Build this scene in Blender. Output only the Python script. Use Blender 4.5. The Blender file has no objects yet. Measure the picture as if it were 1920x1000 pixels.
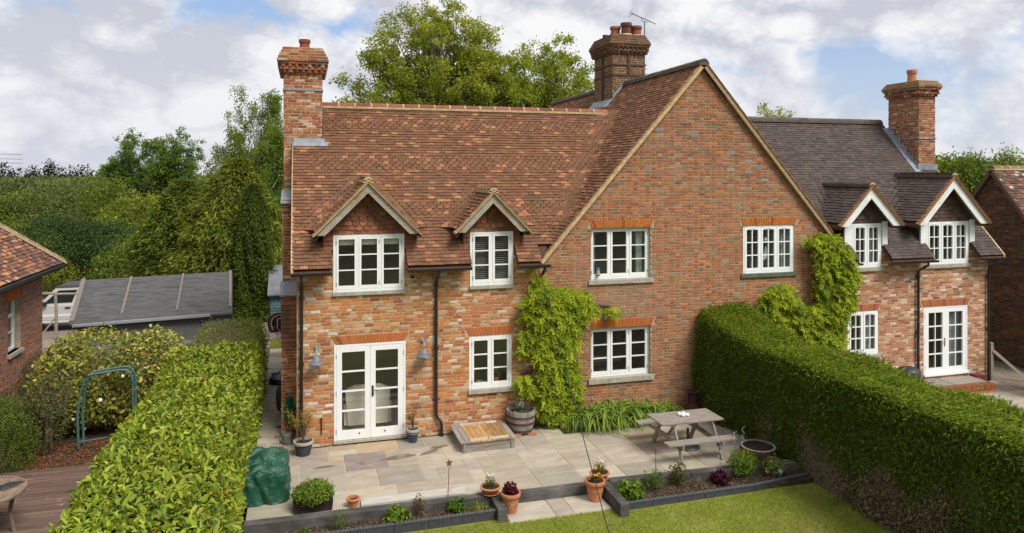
import bpy, math, random
import numpy as np
from mathutils import Vector, Matrix
random.seed(7)
R = np.random.default_rng(11)
S = bpy.context.scene
COL = S.collection

# ------------------------------------------------------------------ camera, sky, sun, exposure
CAM = (0.085, -16.54, 6.0)
FOC = 1370.0
YAW = math.atan(FOC / (5700 - 960))
cd = bpy.data.cameras.new('camera')
cam = bpy.data.objects.new('camera', cd)
COL.objects.link(cam)
cam.location = CAM
cam.rotation_euler = (math.radians(90), 0, -YAW)
cd.sensor_width = 36
cd.lens = FOC / 1920 * 36
cd.shift_y = -175 / 1920
cd.clip_start = 0.1
cd.clip_end = 2500
S.camera = cam

SUN_EL, SUN_AZ = 52.0, 150.0      # degrees; azimuth clockwise from +Y (the back of the garden)
SKY_STRENGTH = 0.1
w = bpy.data.worlds.new('World')
S.world = w
w.use_nodes = True
nt = w.node_tree
nt.nodes.clear()
def N(t, **k):
    n = nt.nodes.new(t)
    for a, b in k.items():
        setattr(n, a, b)
    return n
def L(a, b):
    nt.links.new(a, b)
out = N('ShaderNodeOutputWorld')
bg = N('ShaderNodeBackground')
bg.inputs['Strength'].default_value = SKY_STRENGTH
L(bg.outputs[0], out.inputs[0])
sky = N('ShaderNodeTexSky', sky_type='NISHITA')
sky.sun_disc = False
sky.sun_elevation = math.radians(SUN_EL)
sky.sun_rotation = math.radians(SUN_AZ)
sky.air_density = 1.0
sky.dust_density = 1.5
tc = N('ShaderNodeTexCoord')
mp = N('ShaderNodeMapping')
mp.inputs['Scale'].default_value = (1.0, 1.0, 1.5)
mp.inputs['Location'].default_value = (3.1, 0.4, 0.35)
L(tc.outputs['Generated'], mp.inputs[0])
def noise(vec, scale, detail, rough, dist=0.0):
    n = N('ShaderNodeTexNoise')
    n.inputs['Scale'].default_value = scale
    n.inputs['Detail'].default_value = detail
    n.inputs['Roughness'].default_value = rough
    n.inputs['Distortion'].default_value = dist
    L(vec, n.inputs['Vector'])
    return n.outputs['Fac']
def ramp(fac, stops):
    n = N('ShaderNodeValToRGB')
    e = n.color_ramp.elements
    while len(e) < len(stops):
        e.new(0.5)
    for q, (p, c) in zip(e, stops):
        q.position = p
        q.color = (c, c, c, 1) if isinstance(c, (int, float)) else (*c, 1)
    L(fac, n.inputs[0])
    return n.outputs[0]
def math_(op, a, b):
    n = N('ShaderNodeMath', operation=op)
    for i, q in enumerate((a, b)):
        if isinstance(q, (int, float)):
            n.inputs[i].default_value = q
        else:
            L(q, n.inputs[i])
    return n.outputs[0]
def mixc(f, a, b):
    n = N('ShaderNodeMix', data_type='RGBA')
    for i, q in ((0, f), (6, a), (7, b)):
        if isinstance(q, (int, float)):
            n.inputs[i].default_value = q
        elif isinstance(q, tuple):
            n.inputs[i].default_value = (*q, 1)
        else:
            L(q, n.inputs[i])
    return n.outputs[2]
wv = N('ShaderNodeTexNoise')
wv.inputs['Scale'].default_value = 4.5
wv.inputs['Detail'].default_value = 6
L(mp.outputs[0], wv.inputs['Vector'])
warp = N('ShaderNodeMix', data_type='VECTOR')
warp.inputs[0].default_value = 0.07
L(mp.outputs[0], warp.inputs[4])
L(wv.outputs['Color'], warp.inputs[5])
def puffs(vec, scale):
    # rounded heaps: folded noise, finer heaps riding on bigger ones
    tot = None
    for k, amp in ((1.0, 0.46), (2.1, 0.28), (4.6, 0.17), (9.7, 0.10)):
        n = noise(vec, scale * k, 0 if k < 3 else 2, 0.5)
        f = math_('MULTIPLY', math_('ABSOLUTE', math_('SUBTRACT', n, 0.5), 0), amp * 4.2)
        tot = f if tot is None else math_('ADD', tot, f)
    return tot
puff = puffs(warp.outputs[1], 4.2)
cov = math_('ADD', math_('MULTIPLY', noise(mp.outputs[0], 2.3, 6, 0.55, 0.3), 0.75), math_('MULTIPLY', puff, 0.26))
# gaps of blue between the cloud banks, each in its own direction
def gap(dx, dy, dz, tight, amount):
    l = math.sqrt(dx * dx + dy * dy + dz * dz)
    vm = N('ShaderNodeVectorMath', operation='DOT_PRODUCT')
    nn = N('ShaderNodeVectorMath', operation='NORMALIZE')
    L(tc.outputs['Generated'], nn.inputs[0])
    L(nn.outputs[0], vm.inputs[0])
    vm.inputs[1].default_value = (dx / l, dy / l, dz / l)
    e = math_('MULTIPLY', math_('SUBTRACT', vm.outputs['Value'], 1.0), tight)
    return math_('MULTIPLY', math_('POWER', 2.718, e), amount)
GAPS = [(-0.12, 1.07, 0.245, 170, 0.17), (-0.37, 1.15, 0.25, 900, 0.15), (0.10, 0.99, 0.21, 350, 0.10),
        (0.85, 0.79, 0.17, 120, 0.13), (0.52, 0.90, 0.21, 900, 0.12)]
c2 = cov
for g in GAPS:
    c2 = math_('SUBTRACT', c2, gap(*g))
mask = ramp(c2, [(0.27, 0.0), (0.35, 1.0)])
shade_a = noise(mp.outputs[0], 2.0, 4, 0.5, 0.4)
shade_b = puffs(warp.outputs[1], 7.0)
lit = math_('ADD', math_('MULTIPLY', shade_a, 0.62), math_('MULTIPLY', shade_b, 0.62))
cloud = ramp(lit, [(0.39, (3.95, 4.15, 4.7)), (0.48, (4.75, 4.9, 5.3)), (0.57, (5.6, 5.7, 5.95)), (0.67, (6.5, 6.5, 6.5))])
blue = mixc(0.55, sky.outputs[0], (2.5, 3.7, 5.9))
sep = N('ShaderNodeSeparateXYZ')
L(tc.outputs['Generated'], sep.inputs[0])
low = ramp(sep.outputs['Z'], [(0.0, 1.0), (0.10, 0.55), (0.2, 0.0)])
L(mixc(math_('MULTIPLY', low, 0.5), mixc(mask, blue, cloud), (5.0, 5.15, 5.6)), bg.inputs['Color'])

sl = bpy.data.lights.new('sun', 'SUN')
sl.energy = 2.7
sl.angle = math.radians(26)
sl.color = (1.0, 0.95, 0.88)
sun = bpy.data.objects.new('sun', sl)
COL.objects.link(sun)
sun.rotation_euler = (math.radians(90 - SUN_EL), 0, math.radians(-SUN_AZ + 180))
sun.location = (8, -12, 20)

S.view_settings.view_transform = 'Standard'
S.view_settings.look = 'None'
S.view_settings.exposure = 0.55
S.view_settings.gamma = 1.0
S.view_settings.use_curve_mapping = False
S.cycles.use_denoising = True
S.cycles.max_bounces = 8
S.cycles.transparent_max_bounces = 12
S.cycles.caustics_reflective = False
S.cycles.caustics_refractive = False

# ------------------------------------------------------------------ materials
MATS = {}
def mat(name, color=None, rough=0.85, spec=0.3, attr=False, noise_=None, bump=None, metal=0.0, second=None, trans=0.0, coat=0.0):
    """color: base colour (None with attr: taken from the mesh attribute or the object's colour).
    noise_=(scale, amount) mottles; second=(colour, scale, lo, hi) puts blotches of another colour; bump=(scale, strength)"""
    if name in MATS:
        return MATS[name]
    m = bpy.data.materials.new(name)
    MATS[name] = m
    m.use_nodes = True
    t = m.node_tree
    b = t.nodes['Principled BSDF']
    ln = t.links.new
    geo = t.nodes.new('ShaderNodeNewGeometry')
    pos = geo.outputs['Position']
    def tex(scale, detail=6, rough_=0.6):
        n = t.nodes.new('ShaderNodeTexNoise')
        ln(pos, n.inputs['Vector'])
        s = scale
        if isinstance(scale, tuple):
            mpn = t.nodes.new('ShaderNodeMapping')
            ln(pos, mpn.inputs[0])
            mpn.inputs['Scale'].default_value = scale
            ln(mpn.outputs[0], n.inputs['Vector'])
            s = 1.0
        n.inputs['Scale'].default_value = s
        n.inputs['Detail'].default_value = detail
        n.inputs['Roughness'].default_value = rough_
        return n.outputs['Fac']
    def mx(f, a, c, blend='MIX'):
        n = t.nodes.new('ShaderNodeMix')
        n.data_type = 'RGBA'
        n.blend_type = blend
        for i, q in ((0, f), (6, a), (7, c)):
            if isinstance(q, (int, float)):
                n.inputs[i].default_value = q
            elif isinstance(q, tuple):
                n.inputs[i].default_value = (*q, 1)
            else:
                ln(q, n.inputs[i])
        return n.outputs[2]
    if attr:
        a1 = t.nodes.new('ShaderNodeAttribute')
        a1.attribute_name = 'Col'
        a2 = t.nodes.new('ShaderNodeAttribute')
        a2.attribute_name = 'hc'
        oi = t.nodes.new('ShaderNodeObjectInfo')
        base = mx(a2.outputs['Fac'], oi.outputs['Color'], a1.outputs['Color'])
    else:
        base = color
    if second:
        sc, ss, lo, hi = second
        mr = t.nodes.new('ShaderNodeMapRange')
        mr.inputs[1].default_value = lo
        mr.inputs[2].default_value = hi
        ln(tex(ss), mr.inputs[0])
        base = mx(mr.outputs[0], base, sc)
    if noise_:
        mr = t.nodes.new('ShaderNodeMapRange')
        mr.inputs[1].default_value = 0.3
        mr.inputs[2].default_value = 0.7
        mr.inputs[3].default_value = 1 - noise_[1]
        mr.inputs[4].default_value = 1 + noise_[1]
        ln(tex(noise_[0]), mr.inputs[0])
        cb = t.nodes.new('ShaderNodeCombineColor')
        for i in range(3):
            ln(mr.outputs[0], cb.inputs[i])
        base = mx(1.0, base, cb.outputs[0], 'MULTIPLY')
    if isinstance(base, tuple):
        b.inputs['Base Color'].default_value = (*base, 1)
    else:
        ln(base, b.inputs['Base Color'])
    b.inputs['Roughness'].default_value = rough
    b.inputs['Specular IOR Level'].default_value = spec
    b.inputs['Metallic'].default_value = metal
    b.inputs['Coat Weight'].default_value = coat
    if bump:
        bp = t.nodes.new('ShaderNodeBump')
        bp.inputs['Strength'].default_value = bump[1]
        bp.inputs['Distance'].default_value = bump[2] if len(bump) > 2 else 0.01
        ln(tex(bump[0]), bp.inputs['Height'])
        ln(bp.outputs[0], b.inputs['Normal'])
    if trans:
        tr = t.nodes.new('ShaderNodeBsdfTranslucent')
        if isinstance(base, tuple):
            tr.inputs[0].default_value = (*base, 1)
        else:
            ln(base, tr.inputs[0])
        ms = t.nodes.new('ShaderNodeMixShader')
        ms.inputs[0].default_value = trans
        o = t.nodes['Material Output']
        ln(b.outputs[0], ms.inputs[1])
        ln(tr.outputs[0], ms.inputs[2])
        ln(ms.outputs[0], o.inputs[0])
    return m
def glass(name, tint=(0.9, 0.93, 0.92)):
    if name in MATS:
        return MATS[name]
    m = bpy.data.materials.new(name)
    MATS[name] = m
    m.use_nodes = True
    t = m.node_tree
    t.nodes.remove(t.nodes['Principled BSDF'])
    fr = t.nodes.new('ShaderNodeFresnel')
    # the same reflection from either side of the pane
    gm = t.nodes.new('ShaderNodeNewGeometry')
    io = t.nodes.new('ShaderNodeMapRange')
    io.inputs[3].default_value = 1.85
    io.inputs[4].default_value = 1 / 1.85
    t.links.new(gm.outputs['Backfacing'], io.inputs[0])
    t.links.new(io.outputs[0], fr.inputs[0])
    tr = t.nodes.new('ShaderNodeBsdfTransparent')
    tr.inputs[0].default_value = (*tint, 1)
    gl = t.nodes.new('ShaderNodeBsdfGlossy')
    gl.inputs['Roughness'].default_value = 0.01
    ms = t.nodes.new('ShaderNodeMixShader')
    t.links.new(fr.outputs[0], ms.inputs[0])
    t.links.new(tr.outputs[0], ms.inputs[1])
    t.links.new(gl.outputs[0], ms.inputs[2])
    pane_lift = t.nodes.new('ShaderNodeBsdfDiffuse')  # faint pale diffuse veil added over the glass to lighten the dark panes
    pane_lift.inputs[0].default_value = (0.55, 0.56, 0.52, 1)
    ms2 = t.nodes.new('ShaderNodeMixShader')
    ms2.inputs[0].default_value = 0.012
    t.links.new(ms.outputs[0], ms2.inputs[1])
    t.links.new(pane_lift.outputs[0], ms2.inputs[2])
    t.links.new(ms2.outputs[0], t.nodes['Material Output'].inputs[0])
    return m
BRICK = mat('old_brick', rough=0.9, spec=0.15, attr=True, noise_=(28, 0.2), bump=(60, 0.5), second=((0.62, 0.50, 0.38), 16, 0.60, 0.72))
BRICKG = mat('gable_brick', rough=0.9, spec=0.15, attr=True, noise_=(24, 0.18), bump=(60, 0.5), second=((0.30, 0.24, 0.17), 0.9, 0.62, 0.85))
MORTAR = mat('lime_mortar', (0.47, 0.355, 0.20), 0.95, 0.1, noise_=(9, 0.25), bump=(40, 0.4))
MORTARG = mat('grey_mortar', (0.38, 0.315, 0.22), 0.95, 0.1, noise_=(5, 0.3), bump=(40, 0.4))
TILE = mat('clay_tile', rough=0.85, spec=0.15, attr=True, noise_=(14, 0.2), bump=(50, 0.3), second=((0.085, 0.068, 0.040), 1.3, 0.58, 0.92))
LEAF = mat('leaf', rough=0.6, spec=0.2, attr=True, trans=0.46)
LEAFG = mat('glossy_leaf', rough=0.45, spec=0.25, attr=True, trans=0.3)
BARK = mat('bark', (0.10, 0.085, 0.065), 0.95, 0.1, noise_=(6, 0.4), bump=(20, 0.7))
TWIG = mat('twig', (0.13, 0.095, 0.065), 0.95, 0.1, noise_=(9, 0.4))
WHITE = mat('white_paint', (0.80, 0.81, 0.80), 0.45, 0.4, noise_=(5, 0.05))
UPVC = mat('white_plastic', (0.82, 0.84, 0.85), 0.3, 0.45)
BLACKP = mat('black_plastic', (0.018, 0.018, 0.02), 0.4, 0.5, noise_=(9, 0.2))
LEAD = mat('lead', (0.23, 0.25, 0.28), 0.55, 0.4, noise_=(7, 0.25), second=((0.38, 0.40, 0.42), 3, 0.5, 0.8))
GLASS = glass('window_glass')
WOOD = mat('grey_oak', (0.34, 0.31, 0.25), 0.85, 0.2, noise_=((3, 3, 30), 0.3), second=((0.30, 0.19, 0.09), 2.5, 0.55, 0.75), bump=(30, 0.4))
GREYWOOD = mat('weathered_wood', (0.27, 0.235, 0.20), 0.9, 0.15, noise_=((4, 30, 30), 0.35), bump=(40, 0.5))
STONE = mat('stone_sill', (0.36, 0.34, 0.28), 0.9, 0.2, noise_=(12, 0.25), bump=(40, 0.4))
PAINTED = mat('painted', rough=0.5, spec=0.4, attr=True, noise_=(6, 0.08))
MATTE = mat('matte', rough=0.9, spec=0.15, attr=True, noise_=(14, 0.2), bump=(40, 0.3))
METAL = mat('grey_metal', (0.30, 0.34, 0.40), 0.4, 0.5, metal=0.3)

# ------------------------------------------------------------------ mesh helpers
def world(o):
    m = o.matrix_basis.copy()
    if o.parent:
        m = world(o.parent) @ o.matrix_parent_inverse @ m
    return m
def setpar(o, p):
    if p is not None:
        o.parent = p
        o.matrix_parent_inverse = world(p).inverted()
def thing(name, label, cat, loc=(0, 0, 0), group=None):
    o = bpy.data.objects.new(name, None)
    COL.objects.link(o)
    o.location = loc
    o.empty_display_size = 0.1
    tag(o, label, cat, group)
    return o
def tag(o, label=None, cat=None, group=None, kind=None):
    if label: o['label'] = label
    if cat: o['category'] = cat
    if group: o['group'] = group
    if kind: o['kind'] = kind
    return o
def raw(name, V, loops, sizes, fcol=None, smooth=False):
    me = bpy.data.meshes.new(name)
    V = np.ascontiguousarray(V, dtype=np.float32)
    loops = np.ascontiguousarray(loops, dtype=np.int32)
    sizes = np.ascontiguousarray(sizes, dtype=np.int32)
    me.vertices.add(len(V))
    me.vertices.foreach_set('co', V.ravel())
    me.loops.add(len(loops))
    me.loops.foreach_set('vertex_index', loops)
    me.polygons.add(len(sizes))
    st = np.zeros(len(sizes), np.int32)
    st[1:] = np.cumsum(sizes)[:-1]
    me.polygons.foreach_set('loop_start', st)
    me.polygons.foreach_set('use_smooth', np.full(len(sizes), bool(smooth)))
    if fcol is not None:
        a = me.attributes.new('Col', 'FLOAT_COLOR', 'FACE')
        c = np.ones((len(sizes), 4), np.float32)
        c[:, :3] = fcol
        a.data.foreach_set('color', c.ravel())
        h = me.attributes.new('hc', 'FLOAT', 'FACE')
        h.data.foreach_set('value', np.ones(len(sizes), np.float32))
    me.update(calc_edges=True)
    return me
def link(name, me, m, parent=None, kind=None):
    o = bpy.data.objects.new(name, me)
    if m is not None and not me.materials:
        me.materials.append(m)
    COL.objects.link(o)
    setpar(o, parent)
    if kind: o['kind'] = kind
    return o
class MB:
    def __init__(s):
        s.v, s.f, s.c = [], [], []
    def poly(s, pts, col=(0.5, 0.5, 0.5)):
        i = len(s.v)
        s.v += [tuple(p) for p in pts]
        s.f.append(tuple(range(i, i + len(pts))))
        s.c.append(col)
        return s
    def faces(s, pts, fs, col=(0.5, 0.5, 0.5)):
        i = len(s.v)
        s.v += [tuple(p) for p in pts]
        for f in fs:
            s.f.append(tuple(i + k for k in f))
            s.c.append(col)
        return s
    BF = ((0, 3, 2, 1), (4, 5, 6, 7), (0, 1, 5, 4), (1, 2, 6, 5), (2, 3, 7, 6), (3, 0, 4, 7))
    def box(s, x0, x1, y0, y1, z0, z1, col=(0.5, 0.5, 0.5)):
        return s.faces([(x0, y0, z0), (x1, y0, z0), (x1, y1, z0), (x0, y1, z0), (x0, y0, z1), (x1, y0, z1), (x1, y1, z1), (x0, y1, z1)], s.BF, col)
    def obox(s, a, b, wv, hv, col=(0.5, 0.5, 0.5)):
        """a bar from a to b, half width vector wv and half height vector hv"""
        a, b, wv, hv = Vector(a), Vector(b), Vector(wv), Vector(hv)
        p = [a - wv - hv, b - wv - hv, b + wv - hv, a + wv - hv, a - wv + hv, b - wv + hv, b + wv + hv, a + wv + hv]
        return s.faces(p, s.BF, col)
    def bar(s, a, b, wd, ht, col=(0.5, 0.5, 0.5), up=(0, 0, 1)):
        d = (Vector(b) - Vector(a)).normalized()
        w_ = d.cross(Vector(up))
        if w_.length < 1e-4:
            w_ = Vector((1, 0, 0))
        w_.normalize()
        h_ = w_.cross(d)
        return s.obox(a, b, w_ * wd / 2, h_ * ht / 2, col)
    def prism(s, pts, ext, col=(0.5, 0.5, 0.5)):
        n = len(pts)
        e = Vector(ext)
        p = [Vector(q) for q in pts]
        p += [q + e for q in p]
        return s.faces(p, [tuple(range(n - 1, -1, -1)), tuple(range(n, 2 * n))] + [(i, (i + 1) % n, n + (i + 1) % n, n + i) for i in range(n)], col)
    def tube(s, pts, r, n=6, col=(0.5, 0.5, 0.5), cap=True):
        pts = [Vector(p) for p in pts]
        k = len(pts)
        rs = r if isinstance(r, (list, tuple)) else [r] * k
        i0 = len(s.v)
        ref = Vector((0.3, 0.2, 1)).normalized()
        for i, p in enumerate(pts):
            d = (pts[min(i + 1, k - 1)] - pts[max(i - 1, 0)]).normalized()
            a = d.cross(ref if abs(d.dot(ref)) < 0.95 else Vector((1, 0, 0))).normalized()
            b = d.cross(a)
            for j in range(n):
                t = 2 * math.pi * j / n
                s.v.append(tuple(p + (a * math.cos(t) + b * math.sin(t)) * rs[i]))
        for i in range(k - 1):
            for j in range(n):
                a, b = i0 + i * n + j, i0 + i * n + (j + 1) % n
                s.f.append((a, b, b + n, a + n))
                s.c.append(col)
        if cap:
            s.f.append(tuple(i0 + n - 1 - j for j in range(n))); s.c.append(col)
            s.f.append(tuple(i0 + (k - 1) * n + j for j in range(n))); s.c.append(col)
        return s
    def lathe(s, prof, n=20, c=(0, 0, 0), col=(0.5, 0.5, 0.5), a0=0.0, a1=2 * math.pi):
        i0 = len(s.v)
        full = abs(a1 - a0 - 2 * math.pi) < 1e-6
        m = n if full else n + 1
        for r, z in prof:
            for j in range(m):
                t = a0 + (a1 - a0) * j / n
                s.v.append((c[0] + r * math.cos(t), c[1] + r * math.sin(t), c[2] + z))
        for i in range(len(prof) - 1):
            for j in range(n):
                a = i0 + i * m + j
                b = i0 + i * m + (j + 1) % m
                s.f.append((a, b, b + m, a + m))
                s.c.append(col)
        return s
    def mesh(s, name, smooth=False):
        return raw(name, np.array(s.v, np.float32).reshape(-1, 3), [i for f in s.f for i in f], [len(f) for f in s.f], np.array(s.c, np.float32).reshape(-1, 3), smooth)
    def build(s, name, m, parent=None, kind=None, smooth=False):
        return link(name, s.mesh(name, smooth), m, parent, kind)
def dup(root, loc, rotz=0.0, sc=1.0, label=None):
    def cp(o, par):
        c = o.copy()
        COL.objects.link(c)
        if par: c.parent = par
        for ch in o.children:
            cp(ch, c)
        return c
    r = cp(root, None)
    r.location = loc
    r.rotation_euler = (0, 0, rotz)
    r.scale = (sc, sc, sc)
    if label: r['label'] = label
    return r

# ---- repeated pieces: a template placed by affine frames
TEMPL = {}
def templ(key, verts, faces):
    TEMPL[key] = (np.array(verts, np.float32), faces)
templ('brick', [(-.5, 0, -.5), (.5, 0, -.5), (.5, 0, .5), (-.5, 0, .5), (-.485, 1, -.45), (.485, 1, -.45), (.485, 1, .45), (-.485, 1, .45)],
      [(4, 5, 6, 7), (0, 1, 5, 4), (1, 2, 6, 5), (2, 3, 7, 6), (3, 0, 4, 7)])
templ('slab', [(-.5, -.5, 0), (.5, -.5, 0), (.5, .5, 0), (-.5, .5, 0), (-.49, -.49, 1), (.49, -.49, 1), (.49, .49, 1), (-.49, .49, 1)],
      [(4, 5, 6, 7), (0, 1, 5, 4), (1, 2, 6, 5), (2, 3, 7, 6), (3, 0, 4, 7)])
templ('tile', [(-.49, .09, .05), (.49, .09, .05), (.49, 0, 1), (-.49, 0, 1), (.49, 1, .1), (-.49, 1, .1), (.49, 1, -.2), (-.49, 1, -.2)],
      [(0, 1, 2, 3), (3, 2, 4, 5), (1, 6, 4, 2), (0, 3, 5, 7)])
_a = [(-.47, .44), (-.41, .13), (-.2, .0), (.2, .0), (.41, .13), (.47, .44)]
_v = [(x, y - .08, 1.0) for x, y in _a] + [(x * .97, y + .0, .05) for x, y in _a] + [(.5, 1, .1), (-.5, 1, .1)]
templ('club', _v, [(0, 1, 2, 3, 4, 5, 12, 13)] + [(i + 6, i + 7, i + 1, i) for i in range(5)])
SHARED = {}
def project(P):
    sa, ca = math.sin(YAW), math.cos(YAW)
    X_, Y_ = P[:, 0] - CAM[0], P[:, 1] - CAM[1]
    Z = np.maximum(X_ * sa + Y_ * ca, 0.05)
    return 960 + FOC * (X_ * ca - Y_ * sa) / Z, 325 + (CAM[2] - P[:, 2]) / Z * FOC, Z
def emit(key, name, F, cols, m, parent, nind=0, weight=None, stuffname=None):
    """F: (n,3,4) affine frames (columns x,y,z axes and origin). The nind largest in view become objects, the rest one part."""
    F = np.asarray(F, np.float32)
    cols = np.asarray(cols, np.float32)
    n = len(F)
    if n == 0:
        return
    px, py, Z = project(F[:, :, 3])
    size = np.linalg.norm(F[:, :, 0], axis=1) * np.linalg.norm(F[:, :, 2 if key == 'brick' else 1], axis=1) / Z ** 2
    size = np.where((px > 0) & (px < 1920) & (py > 0) & (py < 1000), size, 0)
    if weight is not None:
        size = size * weight
    order = np.argsort(-size)
    ind, rest = order[:nind], order[nind:]
    if nind >= n:
        rest = order[:0]
    V, faces = TEMPL[key]
    sk = (key, m.name)
    if sk not in SHARED:
        SHARED[sk] = raw(name, V, [i for f in faces for i in f], [len(f) for f in faces])
        SHARED[sk].materials.append(m)
    pinv = world(parent).inverted() if parent else Matrix()
    for i in ind:
        o = bpy.data.objects.new(name, SHARED[sk])
        COL.objects.link(o)
        if parent:
            o.parent = parent
            o.matrix_parent_inverse = pinv
        f = F[i]
        o.matrix_basis = Matrix([[*map(float, f[0])], [*map(float, f[1])], [*map(float, f[2])], [0, 0, 0, 1]])
        o.color = (*map(float, cols[i]), 1)
    if len(rest):
        Fr = F[rest]
        VV = np.einsum('nij,kj->nki', Fr[:, :, :3], V) + Fr[:, None, :, 3]
        k = len(V)
        fl = np.array([i for f in faces for i in f])
        loops = (fl[None, :] + (np.arange(len(rest)) * k)[:, None]).ravel()
        sizes = np.tile([len(f) for f in faces], len(rest))
        fc = np.repeat(cols[rest], len(faces), axis=0)
        link(stuffname or name + 'work', raw(name, VV.reshape(-1, 3), loops, sizes, fc), m, parent, 'stuff')
def frames(X, Y, Z, O):
    return np.stack([X, Y, Z, O], axis=2)

# ---- leaves
def unit(a):
    return a / np.maximum(np.linalg.norm(a, axis=-1, keepdims=True), 1e-6)
def rdir(n):
    return unit(R.normal(size=(n, 3)))
def leaves(name, P, D, Nn, ln, wd, col, m, parent, kind=None, fold=0.2, six=False):
    """P base points, D growing direction, Nn rough upper side, ln/wd arrays, col (n,3)"""
    n = len(P)
    col = np.asarray(col, float)
    col = np.where((col[:, 1] > col[:, 0] * 1.01)[:, None], col * np.array([1.07, 1.10, .80]), col)
    D = unit(D)
    Sd = unit(np.cross(D, Nn))
    U = np.cross(Sd, D)
    ln = np.broadcast_to(ln, (n,))[:, None]
    wd = np.broadcast_to(wd, (n,))[:, None]
    tip = P + D * ln - U * ln * 0.12
    if six:
        k = 6
        up = U * wd * fold
        V = np.stack([P, P + D * ln * .3 - Sd * wd * .45 + up, P + D * ln * .72 - Sd * wd * .4 + up * .8 - U * ln * .04, tip,
                      P + D * ln * .72 + Sd * wd * .4 + up * .8 - U * ln * .04, P + D * ln * .3 + Sd * wd * .45 + up], 1)
        fs = [(0, 3, 2, 1), (0, 5, 4, 3)]
    else:
        k = 4
        mid = P + D * ln * .45
        V = np.stack([P, mid - Sd * wd * .5 + U * wd * fold, tip, mid + Sd * wd * .5 + U * wd * fold], 1)
        fs = [(0, 3, 2, 1)]
    fl = np.array([i for f in fs for i in f])
    loops = (fl[None] + (np.arange(n) * k)[:, None]).ravel()
    sizes = np.full(n * len(fs), 4)
    me = raw(name, V.reshape(-1, 3), loops, sizes, np.repeat(np.clip(col, 0.003, 1), len(fs), axis=0))
    return link(name, me, m, parent, kind)
def wav(P, s, seed=0):
    """cheap smooth noise of points in about -1..1"""
    r = np.random.default_rng(seed)
    v = np.zeros(len(P))
    for k in range(5):
        d = r.normal(size=3)
        v += np.sin(P @ (d * s * (0.7 + 0.35 * k)) + r.uniform(0, 6.3)) * (0.5 - 0.06 * k)
    return v / 1.3
def vary(base, n, amt=0.2, hue=0.12):
    b = np.array(base, float)[None, :] * (1 + R.normal(size=(n, 1)) * amt)
    b[:, 0] *= 1 + R.normal(size=n) * hue
    return np.clip(b, 0.004, 0.95)
# ------------------------------------------------------------------ ground and terrain
EARTH = mat('earth', (0.06, 0.045, 0.03), 0.95, 0.1, noise_=(6, 0.4), bump=(30, 0.8), second=((0.11, 0.075, 0.045), 14, 0.5, 0.7))
GRASSM = mat('meadow', (0.075, 0.11, 0.022), 0.95, 0.1, noise_=(0.5, 0.3), second=((0.13, 0.14, 0.035), 1.4, 0.45, 0.7), bump=(40, 0.6))
LAWNM = mat('lawn', (0.18, 0.215, 0.03), 0.95, 0.1, noise_=(2.0, 0.22), second=((0.25, 0.22, 0.07), 1.3, 0.5, 0.75), bump=(60, 0.8))
DRIVE = mat('drive_gravel', (0.24, 0.20, 0.16), 0.95, 0.1, noise_=(30, 0.35), bump=(50, 0.7))
def sheet(name, x0, x1, y0, y1, z, m, t=0.12, kind='structure'):
    return MB().box(x0, x1, y0, y1, z - t, z).build(name, m, None, kind)
def terrain():
    xs = np.concatenate([np.linspace(-900, -60, 22), np.linspace(-50, 60, 24), np.linspace(80, 900, 22)])
    ys = np.concatenate([np.linspace(-300, -30, 14), np.linspace(-20, 40, 14), np.linspace(55, 1300, 30)])
    X_, Y_ = np.meshgrid(xs, ys)
    d = np.hypot(X_, Y_ + 10)
    Z_ = -0.36 + np.clip((d - 60) / 300, 0, 1) * (1.5 + 1.5 * np.sin(X_ * 0.011) * np.cos(Y_ * 0.008))
    V = np.stack([X_, Y_, Z_], -1).reshape(-1, 3)
    ny, nx = X_.shape
    i = (np.arange(ny - 1)[:, None] * nx + np.arange(nx - 1)[None]).ravel()
    lo = np.stack([i, i + 1, i + nx + 1, i + nx], 1)
    link('ground', raw('ground', V, lo.ravel(), np.full(len(lo), 4), smooth=True), GRASSM, None, 'structure')
terrain()
sheet('lawn', -3.0, 10.6, -17.5, -3.85, -0.2, LAWNM)
sheet('driveway', -16, -0.95, 6.05, 32, -0.05, DRIVE)
sheet('garden_bed', -8.5, -0.9, 0.3, 6.0, -0.03, EARTH)
sheet('rear_lawn', -0.94, 12, 9.75, 40, -0.01, LAWNM)
sheet('garden_bed', -0.82, 3.45, -3.9, -3.3, -0.11, EARTH)
sheet('garden_bed', 5.82, 10.4, -4.15, -3.35, -0.11, EARTH)
sheet('neighbour_lawn', 10.7, 40, -30, -4.2, -0.14, GRASSM)

# ------------------------------------------------------------------ the house
def vz(z): return Vector((0, 0, z))
house = thing('house', 'red brick pair of joined cottages with a tall central gable, tiled roofs and three chimneys', 'house', (9.6, 0, 0))
PAL_L = [((0.47, 0.19, 0.072), 42), ((0.38, 0.14, 0.070), 18), ((0.48, 0.31, 0.19), 16), ((0.58, 0.49, 0.39), 8), ((0.24, 0.10, 0.07), 4), ((0.46, 0.30, 0.16), 13)]
PAL_S = [((0.38, 0.138, 0.054), 55), ((0.30, 0.112, 0.050), 25), ((0.43, 0.165, 0.052), 12), ((0.30, 0.20, 0.13), 8)]
PAL_H = [((0.25, 0.16, 0.098), 60), ((0.28, 0.205, 0.14), 16), ((0.30, 0.10, 0.05), 20)]
PAL_T = [((0.32, 0.12, 0.055), 42), ((0.25, 0.105, 0.055), 28), ((0.40, 0.16, 0.06), 12), ((0.21, 0.135, 0.085), 12), ((0.24, 0.235, 0.235), 4)]
PAL_R = [((0.42, 0.19, 0.11), 38), ((0.34, 0.14, 0.088), 16), ((0.52, 0.33, 0.24), 24), ((0.60, 0.51, 0.42), 11), ((0.24, 0.11, 0.08), 4), ((0.47, 0.31, 0.19), 7)]
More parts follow.
